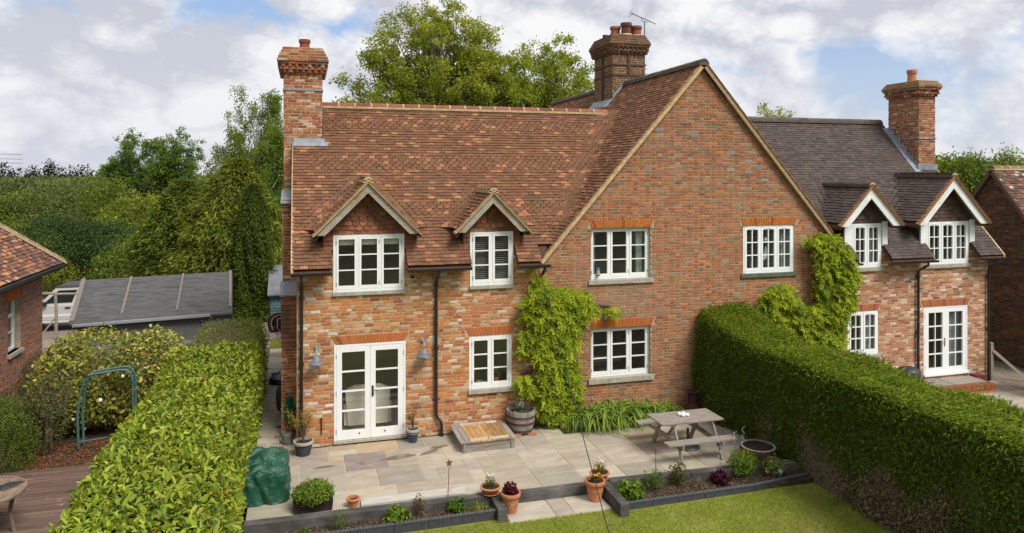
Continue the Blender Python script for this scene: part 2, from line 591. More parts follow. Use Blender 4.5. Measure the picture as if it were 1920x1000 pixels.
PAL_D = [((0.13, 0.065, 0.04), 40), ((0.085, 0.05, 0.04), 30), ((0.20, 0.085, 0.045), 16), ((0.055, 0.05, 0.05), 14)]
def pick(pal, n, j1=.10, j2=.035):
    wts = np.array([p[1] for p in pal], float)
    k = R.choice(len(pal), n, p=wts / wts.sum())
    c = np.array([p[0] for p in pal])[k]
    return c * (1 + R.normal(size=(n, 1)) * j1) * (1 + R.normal(size=(n, 3)) * j2)
def clip_iv(ivs, a, b):
    o = []
    for p, q in ivs:
        if b <= p or a >= q:
            o.append((p, q))
        else:
            if a > p: o.append((p, a))
            if b < q: o.append((b, q))
    return o
def outline_iv(poly, v):
    xs = []
    for (x0, y0), (x1, y1) in zip(poly, poly[1:] + poly[:1]):
        if (y0 <= v < y1) or (y1 <= v < y0):
            xs.append(x0 + (v - y0) / (y1 - y0) * (x1 - x0))
    xs.sort()
    return list(zip(xs[::2], xs[1::2]))
def bricks(parent, O, U, Nn, poly, holes, palette, m, nind=0, Hc=0.0714, Lb=0.225, bond='mix', hdr=None, proud=0.005, joint=0.016, v0=0.0, name='brick', palfn=None):
    """lay brick courses over the outline poly (u, v) less the holes [(u0,u1,v0,v1)], each brick standing proud of the mortar bed"""
    O, U, Nn = np.array(O, float), np.array(U, float), np.array(Nn, float)
    vmax = max(p[1] for p in poly)
    C_, W_, H_, isd = [], [], [], []
    k = 0
    v = v0
    while v < vmax - 0.02:
        h = min(Hc, vmax - v)
        vm = v + h / 2
        ivs = outline_iv(poly, vm)
        for (a, b, c, d) in holes:
            if c < vm < d:
                ivs = clip_iv(ivs, a, b)
        for a, b in ivs:
            u = a - random.random() * Lb if bond == 'mix' else math.floor(a / (Lb * 1.5)) * Lb * 1.5 - (k % 2) * Lb * 0.75
            j = 0
            while u < b:
                if bond == 'mix':
                    l = Lb * random.choice((1, 1, 1, 0.5, 0.95)); hd = l < 0.6 * Lb
                elif bond == 'flemish':
                    hd = j % 2 == 1; l = Lb * (0.5 if hd else 1)
                else:
                    l = Lb; hd = False
                p, q = max(u, a), min(u + l, b)
                if q - p > 0.035:
                    C_.append(((p + q) / 2, vm)); W_.append(q - p - joint); H_.append(h - joint); isd.append(hd)
                u += l; j += 1
        v += Hc; k += 1
    n = len(C_)
    if n == 0: return
    C_ = np.array(C_); W_ = np.array(W_); H_ = np.array(H_); isd = np.array(isd)
    H_ = H_ * (1 + R.normal(size=n) * 0.03)
    cols = pick(palette, n)
    if hdr is not None:
        ch = pick(hdr, n)
        cols[isd] = ch[isd]
    P = O + C_[:, :1] * U + np.stack([0 * C_[:, 1], 0 * C_[:, 1], C_[:, 1]], 1)
    if palfn is not None: cols = palfn(P, cols, isd)
    dp = np.abs(proud + R.normal(size=n) * 0.002) + 0.002
    F = frames(U[None] * W_[:, None], Nn[None] * dp[:, None], np.array([[0, 0, 1.]]) * H_[:, None], P)
    # make the axes right-handed so that the faces look outwards
    if np.dot(np.cross(U, Nn), (0, 0, 1)) < 0:
        F[:, :, 0] *= -1
    emit('brick', name, F, cols, m, parent, nind)
def wall_slab(name, x0, x1, z0, z1, y0, y1, holes, m, parent, roof=None):
    """a wall of real thickness with openings: boxes in bands; roof: outline points of what rises above z1"""
    mb = MB()
    zs = sorted({z0, z1} | {c for h in holes for c in (h[2], h[3])})
    for a, b in zip(zs[:-1], zs[1:]):
        ivs = [(x0, x1)]
        for h in holes:
            if h[2] < (a + b) / 2 < h[3]:
                ivs = clip_iv(ivs, h[0], h[1])
        for p, q in ivs:
            mb.box(p, q, y0, y1, a, b)
    if roof:
        mb.prism([(p[0], y0, p[1]) for p in roof], (0, y1 - y0, 0))
    return mb.build(name, m, parent)

# openings: x0, x1, z0, z1
HOLE_L = [(0.77, 2.33, 3.33, 4.66), (3.85, 4.89, 3.33, 4.65), (0.79, 2.36, 0.05, 2.21), (3.84, 4.86, 0.93, 2.22)]
HOLE_G = [(6.86, 8.46, 3.34, 4.66), (6.86, 8.46, 0.90, 2.21), (11.11, 12.65, 3.33, 4.64)]
HOLE_R = [(14.37, 15.38, 1.0, 2.23), (16.94, 18.50, 0.28, 2.22), (14.50, 15.46, 3.36, 4.62), (17.02, 18.52, 3.36, 4.63)]
EAVE_L, EAVE_R, RIDGE_Y = 3.93, 3.66, 3.42
ML, MR = 1.02, 1.065
RIDGE_L, RIDGE_R = EAVE_L + ML * (RIDGE_Y + .35), EAVE_R + MR * (RIDGE_Y + .35)
GX, GZ, MGL, MGR = 9.9, 8.80, 1.112, 1.14
def zl(y): return EAVE_L + ML * (y + .35)
def zr(y): return EAVE_R + MR * (y + .35)
LX1 = 5.62
wl = wall_slab('wall', 0.0, LX1, 0, 4.2, 0.012, 0.3, HOLE_L[:0] + [(h[0], h[1], h[2], min(h[3], 4.2)) for h in HOLE_L], MORTAR, house)
bricks(wl, (0, 0.012, 0), (1, 0, 0), (0, -1, 0), [(0, 0), (LX1, 0), (LX1, 4.22), (0, 4.22)], [(a - .0, b + .0, c, d) for a, b, c, d in HOLE_L] +
       [(0.72, 2.44, 2.205, 2.41), (3.74, 4.94, 2.215, 2.42)], PAL_L, BRICK, nind=300)
GL0 = LX1 + .001
GR1 = 14.0
gz = lambda x: GZ - (MGL * (GX - x) if x < GX else MGR * (x - GX)) - 0.10
def gable_wall():
    mb = MB()
    zs = [0, .90, 2.21, 3.33, 3.34, 4.64, 4.66, GZ - 0.1]
    xa = lambda z: max(GL0, GX - (GZ - .1 - z) / MGL)
    xb = lambda z: min(GR1, GX + (GZ - .1 - z) / MGR)
    cuts = sorted(set(zs + [gz(GL0), gz(GR1)]))
    for a, b in zip(cuts[:-1], cuts[1:]):
        hs = sorted((h[0], h[1]) for h in HOLE_G if h[2] < (a + b) / 2 < h[3])
        e0 = [(xa(a), xa(b))] + [(h[1], h[1]) for h in hs]
        e1 = [(h[0], h[0]) for h in hs] + [(xb(a), xb(b))]
        for (p0, p1), (q0, q1) in zip(e0, e1):
            pts = [(p0, 0, a), (q0, 0, a), (q1, 0, b)] + ([(p1, 0, b)] if q1 - p1 > 1e-3 else [])
            mb.prism(pts, (0, 0.3, 0))
    return mb.build('wall', MORTARG, house)
wg = gable_wall()
def stain(P, c, isd):
    z, x = P[:, 2], P[:, 0]
    top = np.clip((z - 5.2) / 1.0, 0, 1)
    rr = R.random(len(P)) < top * 0.75
    c2_ = pick(PAL_T, len(P))
    c = np.where(rr[:, None], c2_, c)
    n = wav(P, 1.3, 5)
    pale = np.clip(1 - np.abs(z - 2.9) / 0.7, 0, 1) * np.clip(1 - np.abs(x - 7.7) / 1.6, 0, 1) * (n > -0.5)
    pale = np.maximum(pale, np.clip(1 - z / 0.5, 0, 1) * 0.5)
    return c * (1 - .45 * pale[:, None]) + np.array([0.30, 0.23, 0.17]) * .45 * pale[:, None]
bricks(wg, (0, 0, 0), (1, 0, 0), (0, -1, 0), [(GL0, 0), (GR1, 0), (GR1, gz(GR1)), (GX, GZ - 0.1), (GL0, gz(GL0))], HOLE_G +
       [(6.80, 8.56, 4.66, 4.855), (6.80, 8.56, 2.21, 2.42), (11.03, 12.77, 4.64, 4.845)], PAL_S, BRICKG, nind=0, bond='flemish', hdr=PAL_H, palfn=stain)
RX0, RX1 = GR1 + .001, 19.25
wr = wall_slab('wall', RX0, RX1, 0, 4.0, 0.012, 0.3, [(h[0], h[1], h[2], min(h[3], 4.0)) for h in HOLE_R], MORTAR, house)
bricks(wr, (0, 0.012, 0), (1, 0, 0), (0, -1, 0), [(RX0, 0), (RX1, 0), (RX1, 4.02), (RX0, 4.02)], HOLE_R +
       [(14.30, 15.45, 2.225, 2.41), (16.86, 18.58, 2.215, 2.42)], PAL_R, BRICK, nind=0)
# side and back walls
sb = MB()
sb.prism([(0.0, 0.3, 0), (0.0, 2 * RIDGE_Y - .3, 0), (0.0, 2 * RIDGE_Y - .3, 4.15), (0, RIDGE_Y, RIDGE_L - .15), (0, .3, 4.15)], (0.25, 0, 0))
sb.prism([(RX1 - .25, 0.3, 0), (RX1 - .25, 2 * RIDGE_Y - .3, 0), (RX1 - .25, 2 * RIDGE_Y - .3, 4.0), (RX1 - .25, RIDGE_Y, RIDGE_R - .15), (RX1 - .25, .3, 4.0)], (0.25, 0, 0))
sb.box(0.25, 6.6, 2 * RIDGE_Y - .6, 2 * RIDGE_Y - .3, 0, 4.1)
sb.box(13.2, RX1 - .25, 2 * RIDGE_Y - .6, 2 * RIDGE_Y - .3, 0, 4.1)
sb.box(6.3, 6.6, 2 * RIDGE_Y - .3, 11.5, 0, 4.6)
sb.box(13.2, 13.5, 2 * RIDGE_Y - .3, 11.5, 0, 4.6)
sb.prism([(6.6, 11.2, 0), (13.2, 11.2, 0), (13.2, 11.2, 4.6), (GX, 11.2, GZ - .2), (6.6, 11.2, 4.6)], (0, .3, 0))
sb.build('wall', MORTARG, house)
# rooms behind the windows: floor, ceiling, partitions
ROOM = mat('room_plaster', (0.80, 0.77, 0.69), 0.9, 0.1)
rm = MB()
for xa, xb in ((.26, 5.5), (5.85, 9.5), (9.7, 13.9), (14.2, 18.9)):
    rm.box(xa, xb, .31, 3.6, -.02, .1); rm.box(xa, xb, .31, 3.6, 2.5, 2.62)
for xa, xb, ya in ((.26, 5.4, 1.25), (7.0, 12.8, .31), (14.4, 18.5, 1.55)):
    rm.box(xa, xb, ya, 3.6, 5.30, 5.36)
rm.box(.26, 18.9, 3.6, 3.7, .1, 5.3)
for x in (3.1, 5.55, 9.55, 13.95, 16.3):
    rm.box(x, x + .1, .31, 3.6, .1, 2.5)
for x, ya in ((3.1, 1.0), (5.3, 1.25), (6.75, .31), (9.55, .31), (12.9, .31), (14.5, 1.5), (16.3, 1.2)):
    rm.box(x, x + .1, ya, 3.6, 2.62, 4.95)
rm.build('room', ROOM, house)

# flat arches of rubbed bricks
def arch(x0, x1, z0, xt0, xt1, z1, y, col=(0.46, 0.155, 0.05)):
    p = MB().box(x0 + .01, x1 - .01, y + .005, y + .06, z0, z1 - .01).build('lintel', MORTAR, house)
    n = int(round((x1 - x0) / 0.068))
    for i in range(n):
        a, b = i / n, (i + 1) / n
        j = 0.004
        A, B = x0 + (x1 - x0) * a + j, x0 + (x1 - x0) * b - j
        At, Bt = xt0 + (xt1 - xt0) * a + j, xt0 + (xt1 - xt0) * b - j
        d = 0.012 + random.random() * .006
        c = tuple(q * random.uniform(.86, 1.1) for q in col)
        if random.random() < .10: c = (c[0] * .6, c[1] * .6, c[2] * .8)
        MB().prism([(A, y - d, z0 + .002), (B, y - d, z0 + .002), (Bt, y - d, z1), (At, y - d, z1)], (0, d + .01, 0), c).build('brick', BRICKA, p)
BRICKA = mat('rubbed_brick', rough=0.9, spec=0.15, attr=True, noise_=(20, 0.22), bump=(50, 0.4), second=((0.60, 0.45, 0.33), 26, 0.64, 0.72))
arch(0.85, 2.33, 2.215, 0.72, 2.44, 2.405, .012)
arch(3.85, 4.85, 2.225, 3.74, 4.94, 2.415, .012)
arch(6.88, 8.48, 4.665, 6.81, 8.56, 4.85, 0, (0.46, 0.15, 0.035))
arch(6.88, 8.48, 2.215, 6.81, 8.56, 2.415, 0, (0.44, 0.13, 0.035))
arch(11.11, 12.67, 4.645, 11.04, 12.77, 4.84, 0, (0.46, 0.14, 0.035))
arch(14.37, 15.38, 2.235, 14.30, 15.45, 2.405, .012, (0.42, 0.145, 0.07))
arch(16.94, 18.5, 2.225, 16.86, 18.58, 2.415, .012, (0.42, 0.145, 0.07))

# ------------------------------------------------------------------ windows and doors
def window(x0, x1, z0, z1, y, cols, rows, vbars=0, m=WHITE, sill=None, name='window', hinge=True, fr=.055, sash=.055, bot=.075, splits=None):
    W = MB()
    t = .07
    W.box(x0, x0 + fr, y, y + t, z0, z1, (.8, .8, .8)); W.box(x1 - fr, x1, y, y + t, z0, z1, (.8, .8, .8))
    W.box(x0 + fr, x1 - fr, y, y + t, z1 - fr, z1); W.box(x0 + fr, x1 - fr, y - .012, y + t, z0, z0 + fr)
    root = W.build(name, m, house)
    lw = (x1 - x0 - 2 * fr - (cols - 1) * fr * .6) / cols
    for i in range(cols):
        a = x0 + fr + i * (lw + fr * .6)
        b = a + lw
        if i: MB().box(a - fr * .6, a, y + .002, y + t - .002, z0 + fr, z1 - fr).build('mullion', m, root)
        s = MB()
        ys, ye = y - .010, y + .045
        g = .004
        za, zb = z0 + fr + g, z1 - fr - g
        s.box(a + g, a + sash, ys, ye, za, zb); s.box(b - sash, b - g, ys, ye, za, zb)
        s.box(a + sash, b - sash, ys, ye, zb - sash, zb); s.box(a + sash, b - sash, ys, ye, za, za + bot)
        s.build('sash', m, root)
        ga, gb, gz0, gz1 = a + sash, b - sash, za + bot, zb - sash
        bw = .024
        for r in range(1, rows):
            zc = gz0 + (gz1 - gz0) * r / rows
            MB().box(ga, gb, ys + .004, ye - .004, zc - bw / 2, zc + bw / 2).build('glazing_bar', m, root)
        for q in range(1, vbars + 1):
            xc = ga + (gb - ga) * q / (vbars + 1)
            for r in range(rows):
                MB().box(xc - bw / 2, xc + bw / 2, ys + .006, ye - .006, gz0 + (gz1 - gz0) * r / rows + (bw / 2 if r else 0), gz0 + (gz1 - gz0) * (r + 1) / rows - (bw / 2 if r < rows - 1 else 0)).build('glazing_bar', m, root)
        for r in range(rows):
            for q in range(vbars + 1):
                xa = ga + (gb - ga) * q / (vbars + 1); xb = ga + (gb - ga) * (q + 1) / (vbars + 1)
                tl = random.uniform(-.002, .002)
                zA, zB = gz0 + (gz1 - gz0) * r / rows, gz0 + (gz1 - gz0) * (r + 1) / rows
                MB().poly([(xa, y + .02 + tl, zA), (xb, y + .02 - tl, zA), (xb, y + .021 - tl, zB), (xa, y + .021 + tl, zB)]).build('pane', GLASS, root)
        if hinge:
            hx = a + .008 if i == 0 else b - .008
            for zc in (za + .12, zb - .12):
                MB().box(hx - .008, hx + .008, ys - .008, ys, zc - .04, zc + .04, (.45, .45, .45)).build('hinge', METAL, root)
        else:
            MB().box((a + b) / 2 - .1, (a + b) / 2 + .1, ys - .012, ys, z1 - fr - .03, z1 - fr - .012).build('vent', m, root)
    if sill:
        dz, dy, e, ms = sill
        MB().prism([(x0 - e, y + .05, z0 - .001), (x0 - e, -dy, z0 - .012), (x0 - e, -dy, z0 - dz), (x0 - e, y + .05, z0 - dz)], (x1 - x0 + 2 * e, 0, 0)).build('sill', ms, root)
    return root
SILLT = mat('mossy_sill', (0.10, 0.13, 0.09), 0.9, 0.2, noise_=(10, 0.3))
window(0.77, 2.33, 3.37, 4.655, -.01, 3, 3, sill=(.075, .05, .012, STONE), fr=.06)
window(3.85, 4.89, 3.385, 4.65, -.01, 2, 3, sill=(.075, .05, .012, STONE), fr=.06)
window(3.84, 4.86, 0.985, 2.215, .02, 2, 3, sill=(.10, .06, .03, STONE))
window(6.86, 8.46, 3.40, 4.66, .10, 3, 3, sill=(.11, .06, .07, STONE), fr=.045)
window(6.86, 8.46, 1.00, 2.21, .10, 3, 3, sill=(.13, .06, .07, STONE), fr=.045)
window(11.11, 12.65, 3.39, 4.64, .02, 3, 3, 1, UPVC, (.10, .06, .08, SILLT), hinge=False)
window(14.37, 15.38, 1.03, 2.225, .02, 2, 3, 1, UPVC, (.09, .05, .06, STONE), hinge=False)
window(14.50, 15.46, 3.42, 4.62, -.005, 2, 3, 1, UPVC, (.10, .06, .06, STONE), hinge=False)
window(17.02, 18.52, 3.42, 4.63, -.005, 3, 3, 1, UPVC, (.10, .06, .08, STONE), hinge=False)
def doors(x0, x1, z0, z1, y, m, vb, handle, sillm, kick):
    fr = .05
    W = MB()
    W.box(x0, x0 + fr, y, y + .09, z0 + .06, z1); W.box(x1 - fr, x1, y, y + .09, z0 + .06, z1)
    W.box(x0 + fr, x1 - fr, y, y + .09, z1 - fr, z1)
    root = W.build('french_door', m, house)
    MB().prism([(x0 - .01, y + .09, z0 + .062), (x0 - .01, y - .06, z0 + .05), (x0 - .01, y - .06, z0), (x0 - .01, y + .09, z0)], (x1 - x0 + .03, 0, 0)).build('threshold', sillm, root)
    xm = (x0 + x1) / 2
    for a, b, left in ((x0 + fr, xm, True), (xm, x1 - fr, False)):
        st, top = .115, .115
        za, zb = z0 + .065, z1 - fr - .004
        s = MB()
        ys, ye = y + .005 - (.008 if left else 0), y + .055
        a += .003; b -= .003
        s.box(a, a + st, ys, ye, za, zb); s.box(b - st, b, ys, ye, za, zb)
        s.box(a + st, b - st, ys, ye, zb - top, zb); s.box(a + st, b - st, ys, ye, za, za + kick)
        s.build('door_leaf', m, root)
        ga, gb, g0, g1 = a + st, b - st, za + kick, zb - top
        for r in range(1, 4):
            zc = g0 + (g1 - g0) * r / 4
            MB().box(ga, gb, ys + .006, ye - .006, zc - .016, zc + .016).build('glazing_bar', m, root)
        if vb:
            xc = (ga + gb) / 2
            for r in range(4):
                MB().box(xc - .012, xc + .012, ys + .008, ye - .008, g0 + (g1 - g0) * r / 4 + (.016 if r else 0), g0 + (g1 - g0) * (r + 1) / 4 - (.016 if r < 3 else 0)).build('glazing_bar', m, root)
        for r in range(4):
            for xa, xb in (((ga, (ga + gb) / 2), ((ga + gb) / 2, gb)) if vb else ((ga, gb),)):
                zA, zB = g0 + (g1 - g0) * r / 4, g0 + (g1 - g0) * (r + 1) / 4
                MB().poly([(xa, y + .03, zA), (xb, y + .03, zA), (xb, y + .031, zB), (xa, y + .031, zB)]).build('pane', GLASS, root)
        hx = a - .012 if left else b + .002
        for zc in (za + .2, (za + zb) / 2, zb - .2):
            MB().box(hx, hx + .012, ys - .012, ys, zc - .05, zc + .05, (.5, .5, .5)).build('hinge', METAL if m is WHITE else m, root)
        if not left and m is WHITE:
            MB().box(a + .03, a + .07, ys - .014, ys, 1.02, 1.26).tube([(a + .05, ys - .01, 1.16), (a + .05, ys - .05, 1.16), (a + .17, ys - .055, 1.16)], .011, 6).build('handle', BLACKP, root)
        if m is WHITE:
            kx = b - .24 if left else a + .32
            MB().lathe([(0.0, .0), (.018, .0), (.018, .012), (0, .012)], 10, (0, 0, 0)).build('lock', BLACKP, root).matrix_basis = Matrix.Translation((kx, ys + .005, za + .12)) @ Matrix.Rotation(math.pi / 2, 4, 'X')
        if m is not WHITE and left:
            MB().box(b - .06, b - .03, ys - .012, ys, 1.08, 1.32).tube([(b - .045, ys, 1.22), (b - .045, ys - .05, 1.22), (b - .15, ys - .05, 1.22)], .01, 6).build('handle', mat('brass', (.45, .33, .13), .35, .5, metal=.8), root)
    return root
doors(0.79, 2.36, 0.04, 2.21, .0, WHITE, False, 1, STONE, .2)
doors(16.94, 18.50, 0.27, 2.22, .01, UPVC, True, 1, UPVC, .15)

# ------------------------------------------------------------------ roofs
def pal_roof(n):
    return pick([((0.166, 0.080, 0.046), 38), ((0.180, 0.086, 0.048), 24), ((0.152, 0.085, 0.045), 24), ((0.31, 0.145, 0.070), 10), ((0.23, 0.108, 0.056), 4)], n, .09, .03)
def pal_dark(n):
    return pick([((0.084, 0.066, 0.058), 45), ((0.098, 0.077, 0.067), 35), ((0.072, 0.057, 0.051), 20)], n, .08, .03)
def fillet(P, r, seg=7):
    """round the corners of a plan polyline"""
    out_ = [np.array(P[0], float)]
    for i in range(1, len(P) - 1):
        a, b, c = (np.array(q, float) for q in P[i - 1:i + 2])
        la, lc = np.linalg.norm(a - b), np.linalg.norm(c - b)
        rr = min(r, la * .95, lc * .48 if i + 2 < len(P) else lc * .95)
        if rr < .03:
            out_.append(b); continue
        p, q = b + (a - b) / la * rr, b + (c - b) / lc * rr
        for k in range(seg + 1):
            t = k / seg
            out_.append((1 - t) ** 2 * p + 2 * t * (1 - t) * b + t * t * q)
    out_.append(np.array(P[-1], float))
    return np.array(out_)
class Tiles:
    def __init__(s): s.d = {'tile': [], 'club': []}
    def course(s, plan, z, slope, k, wt=.165, ln=.19, th=.036, club=lambda p: False, skip=None, jit=.004):
        seg = np.linalg.norm(np.diff(plan, axis=0), axis=1)
        cum = np.concatenate([[0], np.cumsum(seg)])
        Lt = cum[-1]
        if Lt < .06: return
        e = np.concatenate([[0], np.arange((.5 if k % 2 else 1.) * wt, Lt, wt), [Lt]])
        e = e[np.concatenate([[True], np.diff(e) > .02])]
        mid = (e[:-1] + e[1:]) / 2
        wd = np.diff(e)
        for m_, w_ in zip(mid, wd):
            i = min(np.searchsorted(cum, m_) - 1, len(seg) - 1); i = max(i, 0)
            p = plan[i] + (plan[i + 1] - plan[i]) * ((m_ - cum[i]) / max(seg[i], 1e-6))
            a_, b_ = max(m_ - .12, 0), min(m_ + .12, Lt)
            pa = np.array([np.interp(a_, cum, plan[:, j]) for j in (0, 1)])
            pb = np.array([np.interp(b_, cum, plan[:, j]) for j in (0, 1)])
            t = pb - pa
            t = t / max(np.linalg.norm(t), 1e-6)
            if skip is not None and skip(p[0], p[1], z): continue
            h = np.array([-t[1], t[0]])
            mm = slope(p, h)
            g = np.array([h[0], h[1], mm]) / math.sqrt(1 + mm * mm)
            T = np.array([t[0], t[1], 0])
            n = np.cross(T, g)
            key = 'club' if club(p) else 'tile'
            s.d[key].append((T * w_, g * ln, n * th * random.uniform(.85, 1.15), np.array([p[0], p[1], z]) + n * random.uniform(0, jit) + g * random.uniform(-.004, .004)))
    def emit(s, parent, pal, m, nind=0, nclub=0):
        for key, ni in (('tile', nind), ('club', nclub)):
            if s.d[key]:
                A = [np.array(q) for q in zip(*s.d[key])]
                emit(key, 'tile', frames(*A), pal(len(A[0])), m, parent, ni, stuffname='tiling')
# dormers: apex x, apex z, eave half width, body x0, x1, window x0, x1
DL = [dict(x=1.50, za=5.83, hw=1.17, b=(.56, 2.56), w=(.74, 2.36), ze=4.66), dict(x=4.33, za=5.58, hw=.90, b=(3.70, 5.06), w=(3.82, 4.92), ze=4.66)]
DR = [dict(x=14.86, za=5.66, hw=1.03, b=(14.24, 15.66), w=(14.45, 15.51), ze=4.60), dict(x=17.66, za=5.92, hw=1.27, b=(16.80, 18.73), w=(16.97, 18.57), ze=4.60)]
for q in DL + DR: q['m'] = (q['za'] - q['ze']) / q['hw']
DOM_Y = -.34
def contours(zc, yA, x0, ds, xend, tail):
    """plan polylines of the roof surface at height zc; tail: points after the last straight"""
    o, cur = [], [(x0, yA)]
    for q in ds:
        if zc < q['ze']:
            a, b = q['b'] if yA > 0 else q['w']
            cur.append((a, yA)); o.append(cur); cur = [(b, yA)]
        elif zc < q['za'] - .03:
            hw = (q['za'] - zc) / q['m']
            cur += [(q['x'] - hw, yA), (q['x'] - hw, DOM_Y)]
            o.append(cur)
            cur = [(q['x'] + hw, DOM_Y), (q['x'] + hw, yA)]
    o.append(cur + tail)
    return o
# boarding under the tiles
UNDER = mat('roof_felt', (0.085, 0.05, 0.036), 0.9, 0.1)
def deck(x0, x1, eave, m_, ridge, cut=None, y0=-.36):
    """slope boards 5 cm under the tiles on the front and the back, in strips that leave the dormer windows open"""
    mb = MB()
    def strip(a, b, ya):
        za = eave + m_ * (ya + .35)
        mb.prism([(a, ya, za - .055), (a, RIDGE_Y, ridge - .055), (a, RIDGE_Y, ridge - .12), (a, ya, za - .12)], (b - a, 0, 0))
    xs = [x0] + [v for q in (cut or []) for v in q['b']] + [x1]
    for i in range(0, len(xs), 2):
        if xs[i + 1] > xs[i]: strip(xs[i], xs[i + 1], y0)
    for q in cut or []:
        a, b = q['b']; c, d = q['w']
        if c > a: strip(a, c, y0)
        if b > d: strip(d, b, y0)
        yt = -.35 + (q['za'] - eave) / m_
        strip(c, d, yt)
    mb.prism([(x0, 2 * RIDGE_Y + .36, eave - .055), (x0, RIDGE_Y, ridge - .055), (x0, RIDGE_Y, ridge - .12), (x0, 2 * RIDGE_Y + .36, eave - .12)], (x1 - x0, 0, 0))
    return mb
CH_L = dict(x0=-.33, x1=.61, y0=2.42, y1=3.75)
CH_R = dict(x0=18.72, x1=19.38, y0=1.95, y1=3.2)
d1 = deck(-.06, 5.4, EAVE_L, ML, RIDGE_L, DL)
d1.prism([(5.4, -.36, EAVE_L - .06), (5.4, RIDGE_Y, RIDGE_L - .055), (8.85, RIDGE_Y, RIDGE_L - .055)], (0, 0, -.07))
roofL = d1.build('roof', UNDER, house)
d3 = deck(14.1, 18.68, EAVE_R, MR, RIDGE_R, DR)
d3.prism([(14.1, -.1, EAVE_R + .21), (14.1, RIDGE_Y, RIDGE_R - .055), (10.95, RIDGE_Y, RIDGE_R - .055)], (0, 0, -.07))
d3.prism([(18.68, -.36, EAVE_R - .065), (19.38, -.36, EAVE_R - .065), (19.38, 1.94, zr(1.94) - .055), (18.68, 1.94, zr(1.94) - .055)], (0, 0, -.07))
roofR = d3.build('roof', UNDER, house)
d2 = MB()
for sx, m_ in ((-1, MGL), (1, MGR)):
    xe = GX + sx * (4.42 if sx < 0 else 4.3)
    ze = GZ - m_ * abs(xe - GX)
    d2.prism([(xe, -.10, ze - .055), (GX, -.10, GZ - .055), (GX, -.10, GZ - .13), (xe, -.10, ze - .13)], (0, 11.6, 0))
roofG = d2.build('roof', UNDER, house)

TL, TG = Tiles(), Tiles()
BANDZ = [(7.12, 7.42), (6.05, 6.36), (4.93, 5.26)]
def is_club(z, p, kk): return any(a <= z <= b for a, b in BANDZ) and p[0] > .25
dz = .1 * ML / math.sqrt(1 + ML * ML)
VER_Y = -.11
k = 0
z = EAVE_L
while z < GZ - .06:
    xB = GX - (GZ - z) / MGL
    def slopeL(p, h): return ML if abs(h[1]) > .7 else (MGL if p[0] > 5.4 else 1.0)
    if z < RIDGE_L - .05:
        yA = -.35 + (z - EAVE_L) / ML
        x0 = -.10 if yA < CH_L['y0'] - .02 else CH_L['x1'] + .01
        tail = [(xB, yA), (xB, VER_Y)] if yA > VER_Y + .05 else [(min(xB, 5.52) - .03, yA)]
        for pl in contours(z, yA, x0, DL, xB, tail):
            pl = [pl[0]] + [b for a, b in zip(pl[:-1], pl[1:]) if math.hypot(a[0] - b[0], a[1] - b[1]) > .02]
            if len(pl) < 2: continue
            last = pl[-1][0] > 5.3
            pf = fillet(pl, .55 if last and len(pl) > 2 else .4)
            TL.course(pf, z, slopeL, k, club=lambda p: is_club(z, p, k) and not (p[1] < yA - .25 and p[0] < 5.3))
    else:
        TG.course(np.array([(xB, 11.4), (xB, VER_Y)]), z, lambda p, h: MGL, k)
    # the hidden right slope of the gable only shows at its verge
    xR = GX + (GZ - z) / MGR
    TG.course(np.array([(xR, VER_Y), (xR, 1.2 if z < RIDGE_R else 6.0)]), z, lambda p, h: MGR, k)
    z += dz; k += 1
TL.emit(roofL, pal_roof, TILE, 200, 100)
TG.emit(roofG, pal_roof, TILE, 40, 0)
TR = Tiles()
z, k = EAVE_R, 0
dzr = .098 * MR / math.sqrt(1 + MR * MR)
while z < RIDGE_R - .04:
    yA = -.35 + (z - EAVE_R) / MR
    xA = GX + (GZ - z) / MGR - .05
    xe = 19.42 if yA < CH_R['y0'] - .05 else (CH_R['x0'] - .01 if yA < 3.0 else 18.6)
    for pl in contours(z, yA, xA, DR, xe, [(xe, yA)]):
        pl = [pl[0]] + [b for a, b in zip(pl[:-1], pl[1:]) if math.hypot(a[0] - b[0], a[1] - b[1]) > .02]
        if len(pl) < 2 or pl[0][0] > pl[-1][0] + .01 and len(pl) == 2: continue
        TR.course(fillet(pl, .12), z, lambda p, h: MR if abs(h[1]) > .7 else 1.03, k, th=.026)
    z += dzr; k += 1
TR.emit(roofR, pal_dark, TILE, 120, 0)
# ridge tiles: half-round, bedded in mortar
def ridge(a, b, r, m, parent, pal, ln=.42, bed=None):
    a, b = Vector(a), Vector(b)
    d = (b - a).normalized(); s = d.cross(vz(1)).normalized()
    n = max(1, round((b - a).length / ln))
    st = (b - a) / n
    J = MB()
    for i in range(n):
        p, q = a + st * i + d * .006, a + st * (i + 1) - d * .006
        rr = r * random.uniform(.98, 1.03)
        mb = MB()
        pts, K = [], 8
        for e in (p, q):
            for j in range(K + 1):
                t = math.pi * j / K
                pts.append(e + s * (math.cos(t) * rr) + vz(math.sin(t) * rr * .95))
        fs = [(j, j + 1, K + 2 + j, K + 1 + j) for j in range(K)] + [tuple(range(K, -1, -1)), tuple(range(K + 1, 2 * K + 2))]
        c = tuple(pal(1)[0])
        mb.faces(pts, fs, c).build('ridge_tile', m, parent)
        if i:
            pts = []
            for e, rj in ((a + st * i - d * .018, r * 1.03), (a + st * i + d * .018, r * 1.03)):
                for j in range(K + 1):
                    t = math.pi * j / K
                    pts.append(e + s * (math.cos(t) * rj) + vz(math.sin(t) * rj * .95))
            J.faces(pts, [(j, j + 1, K + 2 + j, K + 1 + j) for j in range(K)])
    J.obox(a + vz(-.01), b + vz(-.01), s * (r + .012), vz(.03))
    J.build('mortar_bed', bed or MORTAR, parent)
rt = lambda n: pick([((0.25, 0.10, 0.06), 60), ((0.20, 0.08, 0.05), 40)], n)
